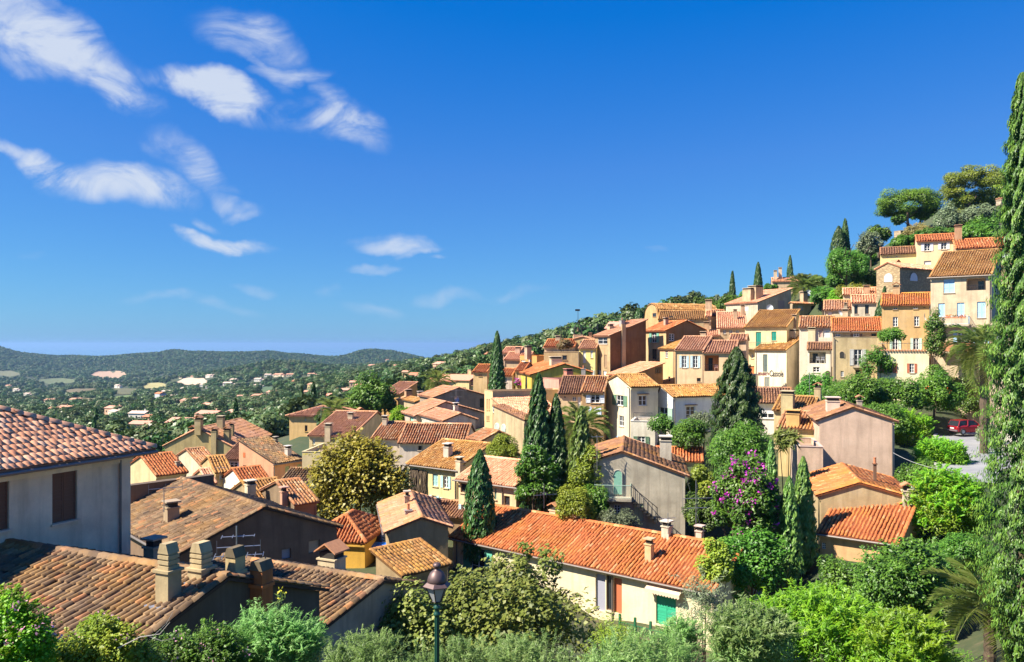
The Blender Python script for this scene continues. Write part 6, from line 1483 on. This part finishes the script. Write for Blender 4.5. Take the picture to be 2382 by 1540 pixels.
vil = dict(O=[(205, 515, 0), (1170, 478, 1), (1395, 492, 0), (1440, 488, 0), (380, 575, 1), (300, 650, 2), (418, 650, 1), (510, 640, 2), (565, 645, 2), (740, 612, 1), (600, 572, 1), (905, 670, 4), (935, 690, 0), (1112, 722, 0), (1232, 740, 3), (1340, 575, 5), (1455, 545, 0), (1560, 598, 4), (1670, 560, 4), (1735, 572, 0),
    (1740, 632, 4), (2050, 545, 4), (2310, 515, 4), (2175, 548, 1), (1850, 720, 4), (1950, 715, 4), (2070, 690, 1), (1695, 740, 4), (2290, 690, 4), (1115, 825, 4), (1215, 885, 4), (1440, 845, 4), (1550, 360, 1), (1650, 358, 1), (1780, 352, 0), (1830, 345, 0), (1930, 425, 0), (1990, 390, 0), (1880, 395, 0), (1730, 435, 0), (1780, 450, 0), (1560, 470, 0), (2200, 388, 0), (2370, 345, 1), (2200, 440, 0), (2290, 345, 0), (45, 435, 1), (110, 468, 0), (1270, 480, 0), (990, 440, 0)],
    N=[(300, 650, 1), (410, 655, 1), (650, 645, 1), (475, 745, 3), (650, 800, 2), (185, 870, 4), (610, 880, 2), (965, 855, 4), (1125, 765, 4), (1335, 550, 4), (1535, 485, 3), (1630, 560, 1), (1755, 465, 2), (1850, 465, 4), (2040, 435, 3), (2165, 430, 2), (2230, 455, 1), (2070, 585, 4), (1720, 660, 2), (1790, 710, 3), (1860, 725, 1), (865, 915, 3), (870, 950, 4), (40, 915, 2), (1180, 800, 2), (1755, 552, 1), (60, 702, 0), (165, 650, 0)],
    M=[(800, 415, 1), (790, 475, 2), (110, 700, 3), (1490, 262, 4)])
vw = [(.74, .72, .68), (.68, .58, .44), (.66, .50, .24), (.60, .42, .27), (.62, .40, .28), (.52, .54, .62)]
vl = ['white villa with pale roof', 'cream villa with pink tiles', 'yellow villa with tiled roof', 'ochre villa with red roof', 'pink villa with coral roof', 'tall blue grey villa']
vg = ['white villas in the valley', 'cream villas in the valley', 'yellow villas on the slope', 'ochre villas on the slope', 'pink villas among the trees', None]
vmesh = {}
def villa_parts(k, w, d, hh, seed):
    a = MB(); a.box(0, w, 0, d, -4, hh)
    wing = w * .45; a.box(w + .003, w + wing, .8, d * .75, -4, hh * .72)
    r = MB(); e = .45; ph = d * .17
    r.prism([(-e, -e, hh - .02), (-e, d / 2, hh + ph), (-e, d + e, hh - .02), (-e, d + e, hh + .12), (-e, d / 2, hh + ph + .14), (-e, -e, hh + .12)], (w + 2 * e, 0, 0))
    r2 = MB(); r2.prism([(w - .2, .4, hh * .72 - .02), (w - .2, d * .4, hh * .72 + .8), (w - .2, d * .75 + .4, hh * .72 - .02), (w - .2, d * .75 + .4, hh * .72 + .1), (w - .2, d * .4, hh * .72 + .92), (w - .2, .4, hh * .72 + .1)], (wing + .5, 0, 0))
    ws = []
    rr = random.Random(seed)
    for i in range(3):
        s = w * (i + .5) / 3; m_ = MB(); m_.box(s - .5, s + .5, -.04, -.005, hh * .35, hh * .35 + 1.3); ws.append(m_.mesh('window'))
    m_ = MB(); m_.box(-.04, -.005, d * .4, d * .6, hh * .35, hh * .35 + 1.3); ws.append(m_.mesh('window'))
    c_ = MB(); c_.box(w * .7, w * .7 + .7, d * .6, d * .6 + .7, hh, hh + ph + 1.1)
    return a.mesh('wall'), r.mesh('roof'), r2.mesh('wing_roof'), ws, c_.mesh('chimney')
vroof = [plain('villa_roof_pale', (.56, .42, .33), .9, 0, .2, 1.5), plain('villa_roof', (.52, .26, .16), .9, 0, .25, 1.5), plain('villa_roof', (.52, .26, .16), .9, 0, .25, 1.5), plain('villa_roof_red', (.48, .19, .10), .9, 0, .25, 1.5), plain('villa_roof_coral', (.55, .28, .19), .9, 0, .25, 1.5), plain('villa_roof_orange', (.55, .20, .08), .9, 0, .2, 1.5)]
rv = random.Random(9)
for cc_, lst in vil.items():
    for (a, b, k) in lst:
        pxv, rowv = q(cc_, a, b); g_ = ground_hit(pxv, rowv, 180)
        if k not in vmesh: vmesh[k] = villa_parts(k, *((11, 8, 4.2), (12, 8, 3.6), (9, 8, 5.0), (10, 8, 4.2), (12, 9, 4.6), (9, 9, 12))[k], k)
        wm, rm, r2m, ws, cm__ = vmesh[k]
        o = empty('villa', (g_.x, g_.y, g_.z + .2), rv.uniform(-.75, .1)); lb = vl[k] + ' ' + where(g_); tag(o, lb, 'villa', 'villas ' + lb)
        sc = rv.uniform(.75, 1.05) * (1.25 if g_.y > 900 else 1.0); o.scale = (sc, sc, sc)
        for me_, nm, mt in ((wm, 'wall', stucco(vw[k], .3)), (rm, 'roof', vroof[k]), (r2m, 'wing_roof', vroof[k]), (cm__, 'chimney', stucco(vw[k], .3))):
            link(nm, me_, o, mt)
        for w_ in ws: link('window', w_, o, GLASS)
        VILLAS.append((g_.x, g_.y))
vx_ = np.array(VILLAS)
pa = np.array(pts)
# keep the sight line to each villa open: nothing on it or just in front of it
keepm = np.ones(len(pa), bool)
for vx0, vy0 in VILLAS:
    dxy = pa[:, :2] - np.array([vx0, vy0]); u_ = pa[:, 0] / pa[:, 1] - vx0 / vy0
    keepm &= ~((np.abs(u_) * vy0 < 6.5) & (dxy[:, 1] < 7) & (dxy[:, 1] > -30 - vy0 * .04)); keepm &= ~((dxy ** 2).sum(1) < 120)
pa = pa[keepm]
order = np.argsort(pa[:, 1]); pa = pa[order]
# in view first: the nearest ones are trees of their own
lab = ['dark rounded valley tree', 'olive green valley tree', 'small dense valley tree', 'round olive valley tree', 'flat topped valley pine', 'slim valley cypress']
grp = ['dark valley trees', 'olive valley trees', 'dense valley trees', 'rounded valley trees', 'valley pines', 'valley cypresses']
near_n = 290
proto = {}
for i in range(min(near_n, len(pa))):
    k = int(rgv.choice(6, p=[.24, .2, .16, .18, .17, .05])); s = rgv.uniform(.7, 1.25); a = rgv.uniform(0, 6.28)
    if k not in proto:
        o = empty('valley_tree', pa[i], a); tag(o, lab[k] + ' ' + where(pa[i]), 'tree', lab[k] + 's ' + where(pa[i])); cr = bpy.data.objects.new('crown', crowns[k] if k < 5 else cyp_far); cr.parent = o
        (kcol if k < 5 else COL).objects.link(cr); link('trunk', tr_me, o); proto[k] = o
    else:
        o = copy_tree(proto[k]); tag(o, lab[k] + ' ' + where(pa[i]), 'tree', lab[k] + 's ' + where(pa[i])); o.location = pa[i]; o.rotation_euler = (0, 0, a)
    if i > 5: o.scale = (s, s, s * rgv.uniform(.85, 1.15))
rest = pa[near_n:]
me = bpy.data.meshes.new('distant_woods'); me.from_pydata([tuple(p) for p in rest], [], [])
sc_at = me.attributes.new('size', 'FLOAT', 'POINT'); szv = rgv.uniform(.7, 1.3, len(rest)) * np.clip(.85 + rest[:, 1] / 4500, .9, 1.25); sc_at.data.foreach_set('value', szv.astype(np.float32))
wood = link('distant_woods', me); tag(wood, kind='stuff')
ng = bpy.data.node_groups.new('woods', 'GeometryNodeTree')
ng.interface.new_socket('Geometry', in_out='INPUT', socket_type='NodeSocketGeometry'); ng.interface.new_socket('Geometry', in_out='OUTPUT', socket_type='NodeSocketGeometry')
gi, go = ng.nodes.new('NodeGroupInput'), ng.nodes.new('NodeGroupOutput')
ci = ng.nodes.new('GeometryNodeCollectionInfo'); ci.inputs['Collection'].default_value = kcol; ci.inputs['Separate Children'].default_value = True; ci.inputs['Reset Children'].default_value = True
ip_ = ng.nodes.new('GeometryNodeInstanceOnPoints'); ip_.inputs['Pick Instance'].default_value = True
na = ng.nodes.new('GeometryNodeInputNamedAttribute'); na.data_type = 'FLOAT'; na.inputs['Name'].default_value = 'size'
rvn = ng.nodes.new('FunctionNodeRandomValue'); rvn.data_type = 'FLOAT_VECTOR'; rvn.inputs[0].default_value = (0, 0, 0); rvn.inputs[1].default_value = (0, 0, 6.28)
ng.links.new(gi.outputs[0], ip_.inputs['Points']); ng.links.new(ci.outputs[0], ip_.inputs['Instance']); ng.links.new(na.outputs[0], ip_.inputs['Scale']); ng.links.new(rvn.outputs[0], ip_.inputs['Rotation']); ng.links.new(ip_.outputs[0], go.inputs[0])
md = wood.modifiers.new('woods', 'NODES'); md.node_group = ng
# ------------------------------------------------------------------ road, vehicles, lamp, aerials, cables, haze
rp = [(985, 486, 55.5), (978, 474, 61), (971, 456, 71), (966, 442, 80), (972, 433, 88), (990, 428, 96), (1030, 424, 104)]
cl = [at(*p) for p in rp]
fine = []
for i in range(len(cl) - 1):
    p0, p1, p2, p3 = cl[max(0, i - 1)], cl[i], cl[i + 1], cl[min(len(cl) - 1, i + 2)]
    for k in range(8):
        s = k / 8; fine.append(.5 * ((2 * p1) + (p2 - p0) * s + (2 * p0 - 5 * p1 + 4 * p2 - p3) * s * s + (3 * p1 - p0 - 3 * p2 + p3) * s ** 3))
def strip(name, offs0, offs1, z0, z1, mat, close=True):
    mb = MB(); sec = []
    for i, p in enumerate(fine):
        d = (fine[min(len(fine) - 1, i + 1)] - fine[max(0, i - 1)]); n = Vector((d.y, -d.x, 0)).normalized()
        a, b = p + n * offs0, p + n * offs1
        zc = p.z
        sec.append([(a.x, a.y, zc + z0), (a.x, a.y, zc + z1), (b.x, b.y, zc + z1), (b.x, b.y, zc + z0)])
    for s0, s1 in zip(sec[:-1], sec[1:]):
        for j in range(3): mb.poly([s0[j], s0[j + 1], s1[j + 1], s1[j]])
    return tag(mb.build(name, mat), kind='structure')
m, t, b = newmat('asphalt'); g = nd(t, 'ShaderNodeNewGeometry').outputs['Position']
c = ramp(t, noise(t, .45, 6, .65, g), [(.35, (.20, .205, .22)), (.65, (.30, .30, .30))]); c = mixc(t, mth(t, 'MULTIPLY', noise(t, 30, 3, .6, g), .4), c, (.28, .27, .25))
t.links.new(c, b.inputs['Base Color']); b.inputs['Roughness'].default_value = .85
strip('road', -2.6, 2.7, -2.5, .25, m)
pav = plain('pavement', (.42, .38, .31), .9, 0, .2, 1.2)
strip('pavement', 2.72, 4.6, -1.2, .37, pav); strip('kerb', -2.95, -2.62, -1.2, .38, plain('kerb_stone', (.36, .34, .30), .9))

def loft(mb, secs, cap=True):
    n = len(secs[0]); i0 = len(mb.v)
    for s in secs: mb.v += [tuple(p) for p in s]
    for j in range(len(secs) - 1):
        for k in range(n): mb.f.append((i0 + j * n + k, i0 + j * n + (k + 1) % n, i0 + (j + 1) * n + (k + 1) % n, i0 + (j + 1) * n + k))
    if cap: mb.f.append(tuple(range(i0 + n - 1, i0 - 1, -1))); mb.f.append(tuple(range(i0 + (len(secs) - 1) * n, i0 + len(secs) * n)))

def car(label, pos, head, col, L=3.5, group=None, kind='car'):
    o = empty('parked_car', pos, head); tag(o, label, kind, group)
    pm = plain('car_paint', col, .22, .15, .03); k = L / 3.5
    def sec(x, hw, z0, z1, r=.1): return [(x, -hw + r, z0), (x, hw - r, z0), (x, hw, z0 + r), (x, hw, z1 - r), (x, hw - r * 1.3, z1), (x, -hw + r * 1.3, z1), (x, -hw, z1 - r), (x, -hw, z0 + r)]
    mb = MB(); loft(mb, [sec(-1.75 * k, .70, .36, .80), sec(-1.66 * k, .79, .26, .90), sec(-.9 * k, .82, .22, .93), sec(.5 * k, .82, .22, .93), sec(1.2 * k, .80, .24, .86), sec(1.62 * k, .74, .28, .74), sec(1.75 * k, .64, .36, .62)])
    mb.build('body', pm, o)
    gh = MB()
    A = [(-1.70 * k, .74, .905), (-1.42 * k, .62, 1.40), (-.2 * k, .63, 1.46), (.35 * k, .61, 1.40), (1.05 * k, .72, .88)]
    loft(gh, [[(x, -w, .86), (x, w, .86), (x, w * .97, z), (x, -w * .97, z)] for x, w, z in A]); gh.build('window_glass', GLASS, o)
    rf = MB(); loft(rf, [[(x, -w, z), (x, w, z), (x, w * .96, z + .035), (x, -w * .96, z + .035)] for x, w, z in ((-1.46 * k, .60, 1.385), (-.8 * k, .635, 1.445), (-.2 * k, .635, 1.462), (.35 * k, .62, 1.402))]); rf.build('roof', pm, o)
    for sd in (-1, 1):
        pl = MB()
        for a, b_ in (((-1.70 * k, .76, .90), (-1.42 * k, .63, 1.41)), ((-.55 * k, .815, .90), (-.42 * k, .63, 1.44)), ((1.08 * k, .76, .87), (.35 * k, .62, 1.41))): pl.tube((a[0], sd * a[1], a[2]), (b_[0], sd * b_[1], b_[2]), .055 * 1.2, n=5)
        pl.build('pillars', pm, o) if False else None
        for nm, a, b_ in (('rear_pillar', (-1.64 * k, .75, .90), (-1.38 * k, .62, 1.40)), ('door_pillar', (-.60 * k, .80, .90), (-.45 * k, .63, 1.43)), ('front_pillar', (1.02 * k, .74, .88), (.35 * k, .61, 1.40))):
            MB().tube((a[0], sd * a[1], a[2]), (b_[0], sd * b_[1], b_[2]), .06, n=5).build(nm, pm, o)
        for x in (-1.15 * k, 1.12 * k):
            wm = MB(); i0 = MB().lathe([(.05, -.09), (.29, -.09), (.31, -.05), (.31, .06), (.28, .09), (.19, .09)], 14, caps=False); wo = i0.mesh('wheel'); wh = link('wheel', wo, o, plain('tyre', (.02, .02, .02), .8)); wh.location = (x, sd * .76, .31); wh.rotation_euler = (math.radians(-90 * sd), 0, 0)
            rm = MB().lathe([(.02, .075), (.19, .085), (.2, .07)], 10); link('rim', rm.mesh('rim'), wh, METAL)
        bx = MB().box(-1.78 * k, -1.70 * k, sd * .66 - .07, sd * .66 + .07, .62, .82); bx.build('tail_light', plain('tail_red', (.45, .02, .02), .3), o)
        MB().box(1.66 * k, 1.735 * k, sd * .52 - .12, sd * .52 + .12, .58, .70).build('headlight', plain('lamp_glass', (.6, .62, .65), .15), o)
        MB().box(.62 * k, .78 * k, sd * .88 - .09, sd * .88 + .09, .92, 1.04).build('mirror', pm, o)
    MB().box(-1.83 * k, -1.70 * k, -.74, .74, .34, .50).build('bumper', plain('bumper', (.16, .12, .13), .5), o)
    MB().box(-1.775 * k, -1.74 * k, -.26, .26, .58, .69).build('number_plate', WHITEP, o)
    return o
p = at(967, 433.5, 83); car('red hatchback parked at the edge of the grey road', (p.x, p.y, fine[37].z + .26 if False else p.z - .02), math.radians(11), (.24, .012, .02), 3.5)
def ground_at(px, row, Y): v = at(px, row, Y); return (v.x, v.y, ground(v.x, v.y) + .02)
v = at(371, 540, 61); car('silver grey car in the shade behind the small yellow house', (v.x, v.y, at(371, 547, 61).z), math.radians(150), (.16, .155, .15), 3.9)
v = at(369, 532, 64); car('dark car parked beneath the plane tree', (v.x, v.y, at(369, 538, 64).z), math.radians(155), (.05, .055, .06), 3.9)
v = at(386, 545, 55); car('bright blue car beside the rounded stucco house', (v.x, v.y, at(386, 550.5, 55).z), math.radians(-100), (.01, .14, .62), 4.0)
# motor scooter in the shade of the pink gable
v = at(918, 489, 58); so = empty('motor_scooter', (v.x, v.y, at(918, 497, 58).z), .6); tag(so, 'white and blue motor scooter in the shade below the pink gable', 'scooter')
sm = MB(); loft(sm, [[(x, -w, z0), (x, w, z0), (x, w, z1), (x, -w, z1)] for x, w, z0, z1 in ((-.75, .1, .5, .72), (-.5, .18, .35, .85), (-.1, .17, .3, .8), (0, .15, .25, .38), (.35, .15, .25, .36), (.42, .2, .3, 1.0), (.55, .12, .5, 1.02))]); sm.build('body', WHITEP, so)
MB().box(-.7, -.05, -.14, .14, .851, .93).build('seat', plain('scooter_seat', (.1, .2, .45), .6), so)
for x in (-.55, .7):
    w_ = MB().lathe([(.1, -.05), (.24, -.05), (.26, 0), (.24, .05), (.1, .05)], 12); wl_ = link('wheel', w_.mesh('wheel'), so, plain('tyre', (.02, .02, .02), .8)); wl_.location = (x, 0, .26); wl_.rotation_euler = (math.radians(90), 0, 0)
MB().tube((.47, -.3, 1.05), (.47, .3, 1.05), .025).build('handlebar', DARKM, so); MB().tube((.47, 0, 1.0), (.7, 0, .28), .03).build('fork', METAL, so)

# street lamp
lt = at(437, 562, 19); lg = lt.z - 4.6
lo = empty('street_lamp', (lt.x, lt.y, lg)); tag(lo, 'green street lamp with hexagonal lantern and copper hood', 'street lamp')
k = 19 / F; zz = lambda row: -(row - HZ) * k - lg
GR = plain('lamp_green', (.012, .07, .05), .4, .2, .1); COP = plain('lamp_copper', (.13, .085, .08), .5, .5, .3, 12)
pole = MB(); n = 20; i0 = 0
for z in np.linspace(-.3, zz(616), 3):
    for j in range(n):
        a = 2 * math.pi * j / n; r = .062 if j % 2 else .050
        pole.v.append((r * math.cos(a), r * math.sin(a), z))
for s in range(2):
    for j in range(n): pole.f.append((s * n + j, s * n + (j + 1) % n, (s + 1) * n + (j + 1) % n, (s + 1) * n + j))
pole.build('pole', GR, lo)
MB().lathe([(.055, zz(616)), (.085, zz(615)), (.085, zz(613)), (.06, zz(612)), (.06, zz(609)), (.088, zz(608)), (.088, zz(606.5)), (.05, zz(605)), (.045, zz(602.5)), (.09, zz(601.5))], 16).build('collar', GR, lo, smooth=True)
r0, r1, z0, z1 = .115, .275, zz(601), zz(585.6)
fr = MB(); hexp = lambda r, z, j: (r * math.cos(math.pi / 3 * j + .35), r * math.sin(math.pi / 3 * j + .35), z)
for j in range(6):
    fr.tube(hexp(r0, z0, j), hexp(r1, z1, j), .013, n=5); fr.tube(hexp(r0, z0, j), hexp(r0, z0, j + 1), .013, n=5); fr.tube(hexp(r1, z1, j), hexp(r1, z1, j + 1), .015, n=5)
fo = tag(fr.build('lantern_frame', plain('lantern_iron', (.045, .035, .035), .5, .5), lo))
gm = plain('frosted_glass', (.34, .35, .36), .25, 0, .12, 9)
for j in range(6): MB().prism([hexp(r0 * .97, z0 + .01, j), hexp(r0 * .97, z0 + .01, j + 1), hexp(r1 * .97, z1 - .01, j + 1), hexp(r1 * .97, z1 - .01, j)], (0, 0, .004)).build('glass_pane', gm, lo)
hd = MB(); hd.lathe([(.335, zz(586)), (.345, zz(585.2)), (.25, zz(582)), (.215, zz(581.5))], 6); hd.v = [(x * math.cos(.35 - math.pi / 6) - y * math.sin(.35 - math.pi / 6), x * math.sin(.35 - math.pi / 6) + y * math.cos(.35 - math.pi / 6), z) for x, y, z in hd.v]; hd.build('brim', COP, lo)
MB().lathe([(.225, zz(581.6)), (.235, zz(580.5)), (.215, zz(577)), (.17, zz(573)), (.10, zz(570.3)), (.06, zz(569.3)), (.055, zz(567.8)), (.10, zz(566.5)), (.105, zz(565)), (.07, zz(563)), (.01, zz(562.2))], 18).build('hood', COP, lo, smooth=True)

# television aerials
def aerial(label, px, r_top, r_bot, Y, booms, ang=0.4, dish=None, r=.022):
    t_ = at(px, r_top, Y); b_ = at(px, r_bot, Y); h_ = t_.z - b_.z
    o = empty('tv_aerial', b_, ang); tag(o, label, 'aerial')
    MB().tube((0, 0, 0), (0, 0, h_), r, n=6).build('mast', METAL, o)
    for (zf, Lb, n_, el, vert) in booms:
        z = h_ * zf; MB().tube((-Lb * .45, 0, z), (Lb * .55, 0, z), r * .8, n=5).build('boom', METAL, o)
        for j in range(n_):
            x = -Lb * .45 + Lb * j / max(1, n_ - 1); l_ = el * (1 - .35 * j / n_)
            e = MB(); e.tube((x, 0, z - l_ / 2), (x, 0, z + l_ / 2), r * .5, n=4) if vert else e.tube((x, -l_ / 2, z), (x, l_ / 2, z), r * .5, n=4)
            e.build('element', METAL, o)
    if dish:
        dd = MB().lathe([(.02, 0), (.2, .02), (.34, .07), (.42, .12)], 14, caps=False).build('dish', METAL, o, (0, -.1, h_ * dish)); dd.rotation_euler = (math.radians(75), 0, .6)
    return o
aerial('tall aerial with two booms on the brown chimney of the low house', 236.5, 526, 600, 23.2, [(.60, 1.35, 7, .75, False), (.86, .9, 4, .45, False), (.72, 1.2, 2, .4, True)], .25)
aerial('crooked aerial on the speckled roof beside the vent chimney', 164, 487, 512, 41, [(.95, 1.6, 3, .5, True)], .5)
aerial('arrow shaped aerial on the ridge of the long orange roof', 544, 484, 508, 57, [(.55, 1.7, 8, .5, True), (.62, .3, 2, .9, False)], .3)
aerial('double lattice aerial in the hollow beside the bougainvillea', 696, 480, 528, 49, [(.62, 1.9, 3, 2.0, True), (.42, 1.2, 5, .4, False)], .15)
aerial('small aerial standing on the ridge of the long house', 668, 513, 534, 47, [(.75, .8, 3, .4, False)], .3)
aerial('aerial on the roof of the cottage with white gable', 220, 466, 484, 70, [(.9, .9, 4, .4, False)], .2)
aerial('aerial beside the conifer on the orange roof', 321, 402, 430, 105, [(.8, 2.2, 5, 1.0, False)], .2)
aerial('aerial on the dark roofed house above the white houses', 456, 388, 410, 104, [(.9, 2.4, 5, 1.1, False), (.6, 1.4, 3, .7, False)], .2, .5)
aerial('tall aerial on the huge brown walled house', 621.5, 315, 330, 126, [(.75, 2.2, 4, 1.0, False)], .2)
aerial('thin aerial pole in front of the grey balcony house', 597, 405 + 30, 470, 57, [(.95, .8, 4, .4, False)], .2)
aerial('twin thin poles behind the ochre roofs', 809.5, 372, 400, 80, [(.3, .5, 2, .3, False)], .2)
for (lb, px, row, Y) in (('white satellite dish on the corner of the brown stucco house', 928, 317, 96), ('satellite dish on the pink roof near the ridge', 769.5, 308, 141), ('round satellite dish by the fan palm', 808.5, 293, 152), ('satellite dish on the roof of the cream cottage', 842, 312, 121)):
    v = at(px, row, Y); o = empty('satellite_dish', v, .5); tag(o, lb, 'satellite dish')
    d_ = MB().lathe([(.03, 0), (.28, .03), (.46, .09), (.6, .17)], 16, caps=False).build('dish', WHITEP, o); d_.rotation_euler = (math.radians(78), 0, -.5)
    MB().tube((0, .05, 0), (0, .3, -.7), .03).build('arm', METAL, o)
# wrought iron belfry
bo = empty('iron_belfry', at(578, 336, 170)); tag(bo, 'wrought iron belfry with weather vane on the village skyline', 'belfry')
f = 170 / F
MB().box(-1.0, 1.0, -1, 1, -6, .3).build('base', stucco((.55, .33, .22), .4), bo)
for sx in (-1, 1):
    for sy in (-1, 1): MB().path([(sx * .8, sy * .8, .3), (sx * .75, sy * .75, 1.6), (sx * .55, sy * .55, 2.3), (0, 0, 2.9)], .09, .07, 5).build('strut', DARKM, bo)
MB().lathe([(.05, 1.9), (.2, 1.8), (.3, 1.3), (.42, 1.0)], 10).build('bell', plain('bronze', (.12, .08, .04), .4, .7), bo)
MB().tube((0, 0, 2.9), (0, 0, 5.6), .06, .04).build('spire', DARKM, bo); MB().box(-.6, .4, -.03, .03, 5.3, 5.7).build('vane', DARKM, bo)
MB().tube((-3.6, 0, 1.7), (4.2, 0, 1.7), .09).build('rail', DARKM, bo); MB().tube((-3.6, 0, -1.5), (-3.6, 0, 2.1), .1).build('post', DARKM, bo); MB().tube((4.2, 0, -1.5), (4.2, 0, 2.6), .1).build('post', DARKM, bo)
# cables
def cable(label, a, b_, sag, r=.014, col=(.05, .05, .05)):
    pts = [a + (b_ - a) * t_ - Vector((0, 0, sag * 4 * t_ * (1 - t_))) for t_ in np.linspace(0, 1, 13)]
    c_ = MB().path(pts, r, r, 4).build('cable', plain('cable_sheath', col, .6)); tag(c_, label, 'cable')
cable('pale overhead cable from the pink gable to the bushes by the road', at(893, 452.7, 61), at(958, 470, 58), .35, .02, (.35, .35, .35))
cable('dark cable sloping through the shrubs at the lower right', at(848, 655, 30), at(992, 617, 30), .1, .018)
cable('cable strung between the brown wall and the grey house corner', at(683, 463, 58), at(702, 530, 50), .2, .012)
# leaning dead branch, clay ridge end, low wall
db = MB(); db.path([at(118, 648, 12.5), at(140, 637, 12.5), at(160, 634, 12.5), at(170, 622, 12.5)], .012, .004, 5); db.path([at(155, 634.5, 12.5), at(166, 624, 12.5), at(173, 612, 12.5)], .008, .003, 4); db.path([at(148, 636, 12.5), at(162, 641, 12.5), at(172, 638, 12.5)], .006, .002, 4)
tag(db.build('dead_branch', plain('bleached_twig', (.34, .31, .27), .9)), 'bare bleached branch sticking out before the dark wall', 'branch')
gt = at(313, 634, 26.6); MB_ = MB().lathe([(.10, -1.3), (.13, -.4), (.15, 0), (.13, .05)], 10); tag(MB_.build('clay_pipe', plain('clay_pot', (.50, .20, .10), .8, 0, .3), loc=gt), 'terracotta pipe at the foot of the grey gable', 'pipe')
# green garden gate before the shutters
gp = h9; s0, zg = wpt(h9, 'R', 'H', 240, 1010); s1, _ = wpt(h9, 'R', 'H', 760, 1100)
gr = empty('garden_railing', h9.root.location, h9.root.rotation_euler.z); tag(gr, 'green garden railing in front of the green shutters', 'railing')
gmx = plain('gate_green', (.015, .12, .05), .5)
for k, s in enumerate(np.linspace(s0, s1, 4)): MB().box(s - .06, s + .06, -1.86, -1.74, zg - 1.2, zg + .55).build('post', gmx, gr)
for zz_ in (.1, -.55): MB().box(s0, s1, -1.83, -1.77, zg + zz_ - .02, zg + zz_ + .02).build('rail', gmx, gr)
for s in np.arange(s0 + .15, s1, .16): MB().box(s - .012, s + .012, -1.815, -1.785, zg - 1.0, zg + .1).build('baluster', gmx, gr)
# plastic chairs and tables on balconies
def chair_(label, h, wn, s, o_, z, col):
    mp_ = (lambda a, b_, c_: (a, -b_, c_)) if wn == 'R' else (lambda a, b_, c_: (-b_, a, c_))
    loc = h.root.matrix_world @ Vector(mp_(s, o_, z)) if False else None
    ca, sa = math.cos(h.root.rotation_euler.z), math.sin(h.root.rotation_euler.z); l = mp_(s, o_, z)
    w = (h.root.location.x + l[0] * ca - l[1] * sa, h.root.location.y + l[0] * sa + l[1] * ca, h.root.location.z + l[2])
    o = empty('garden_chair', w, h.root.rotation_euler.z); tag(o, label, 'chair'); cm = plain('plastic_white', col, .4)
    MB().box(-.25, .25, -.22, .22, .42, .46).build('seat', cm, o); MB().box(-.25, .25, .2, .24, .46, .9).build('backrest', cm, o)
    for sx in (-1, 1):
        for sy in (-1, 1): MB().tube((sx * .22, sy * .19, 0), (sx * .22, sy * .19, .42), .022, n=5).build('leg', cm, o)
s_, z_ = wpt(h53b, 'R', 'L', 1900, 998); chair_('left white plastic chair on the open balcony', h53b, 'R', s_, -.5, z_, (.72, .72, .72))
s_, z_ = wpt(h53b, 'R', 'L', 1955, 998); chair_('right white plastic chair on the open balcony', h53b, 'R', s_, -.5, z_, (.72, .72, .72))
s_, z_ = wpt(h49b, 'R', 'L', 745, 1086); chair_('pinkish chair inside the peach loggia', h49b, 'R', s_, -.7, z_, (.5, .3, .25))
# flower pots on the blue balcony
for k, (x, lbl) in enumerate(((1480, 'left'), (1560, 'middle'), (1640, 'right'))):
    s_, z_ = wpt(h56, 'L', 'K', x, 715); ca, sa = math.cos(h56.root.rotation_euler.z), math.sin(h56.root.rotation_euler.z); l = (-1.02, s_, z_)
    o = empty('flower_box', (h56.root.location.x + l[0] * ca - l[1] * sa, h56.root.location.y + l[0] * sa + l[1] * ca, h56.root.location.z + l[2] - .15), h56.root.rotation_euler.z); tag(o, lbl + ' terracotta flower box on the blue balcony railing', 'flower box')
    MB().box(-.1, .1, -.3, .3, 0, .18).build('trough', plain('clay_pot', (.50, .20, .10), .8), o)
    rg = np.random.default_rng(k); pos = rg.normal(0, 1, (60, 3)) * np.array([.1, .26, .09]) + np.array([0, 0, .26]); V, Q = leaf_arrays(pos, unit(60, rg), .14, .6, rg); me = mesh_np('flowers', V, Q, np.repeat(rg.random(60), 4)); me.materials.append(LM['redf' if k != 1 else 'dry']); link('flowers', me, o)

# air between here and the far hills
hz = MB().box(-62000, 62000, -300, 61000, -190, 46).build('haze', None)
m = bpy.data.materials.new('haze_air'); m.use_nodes = True; t = m.node_tree; t.nodes.clear()
pv = nd(t, 'ShaderNodeVolumePrincipled'); pv.inputs['Color'].default_value = (.32, .56, .90, 1); pv.inputs['Density'].default_value = .00006; pv.inputs['Anisotropy'].default_value = .2
mo = nd(t, 'ShaderNodeOutputMaterial'); t.links.new(pv.outputs[0], mo.inputs['Volume'])
hz.data.materials.append(m); tag(hz, kind='stuff')
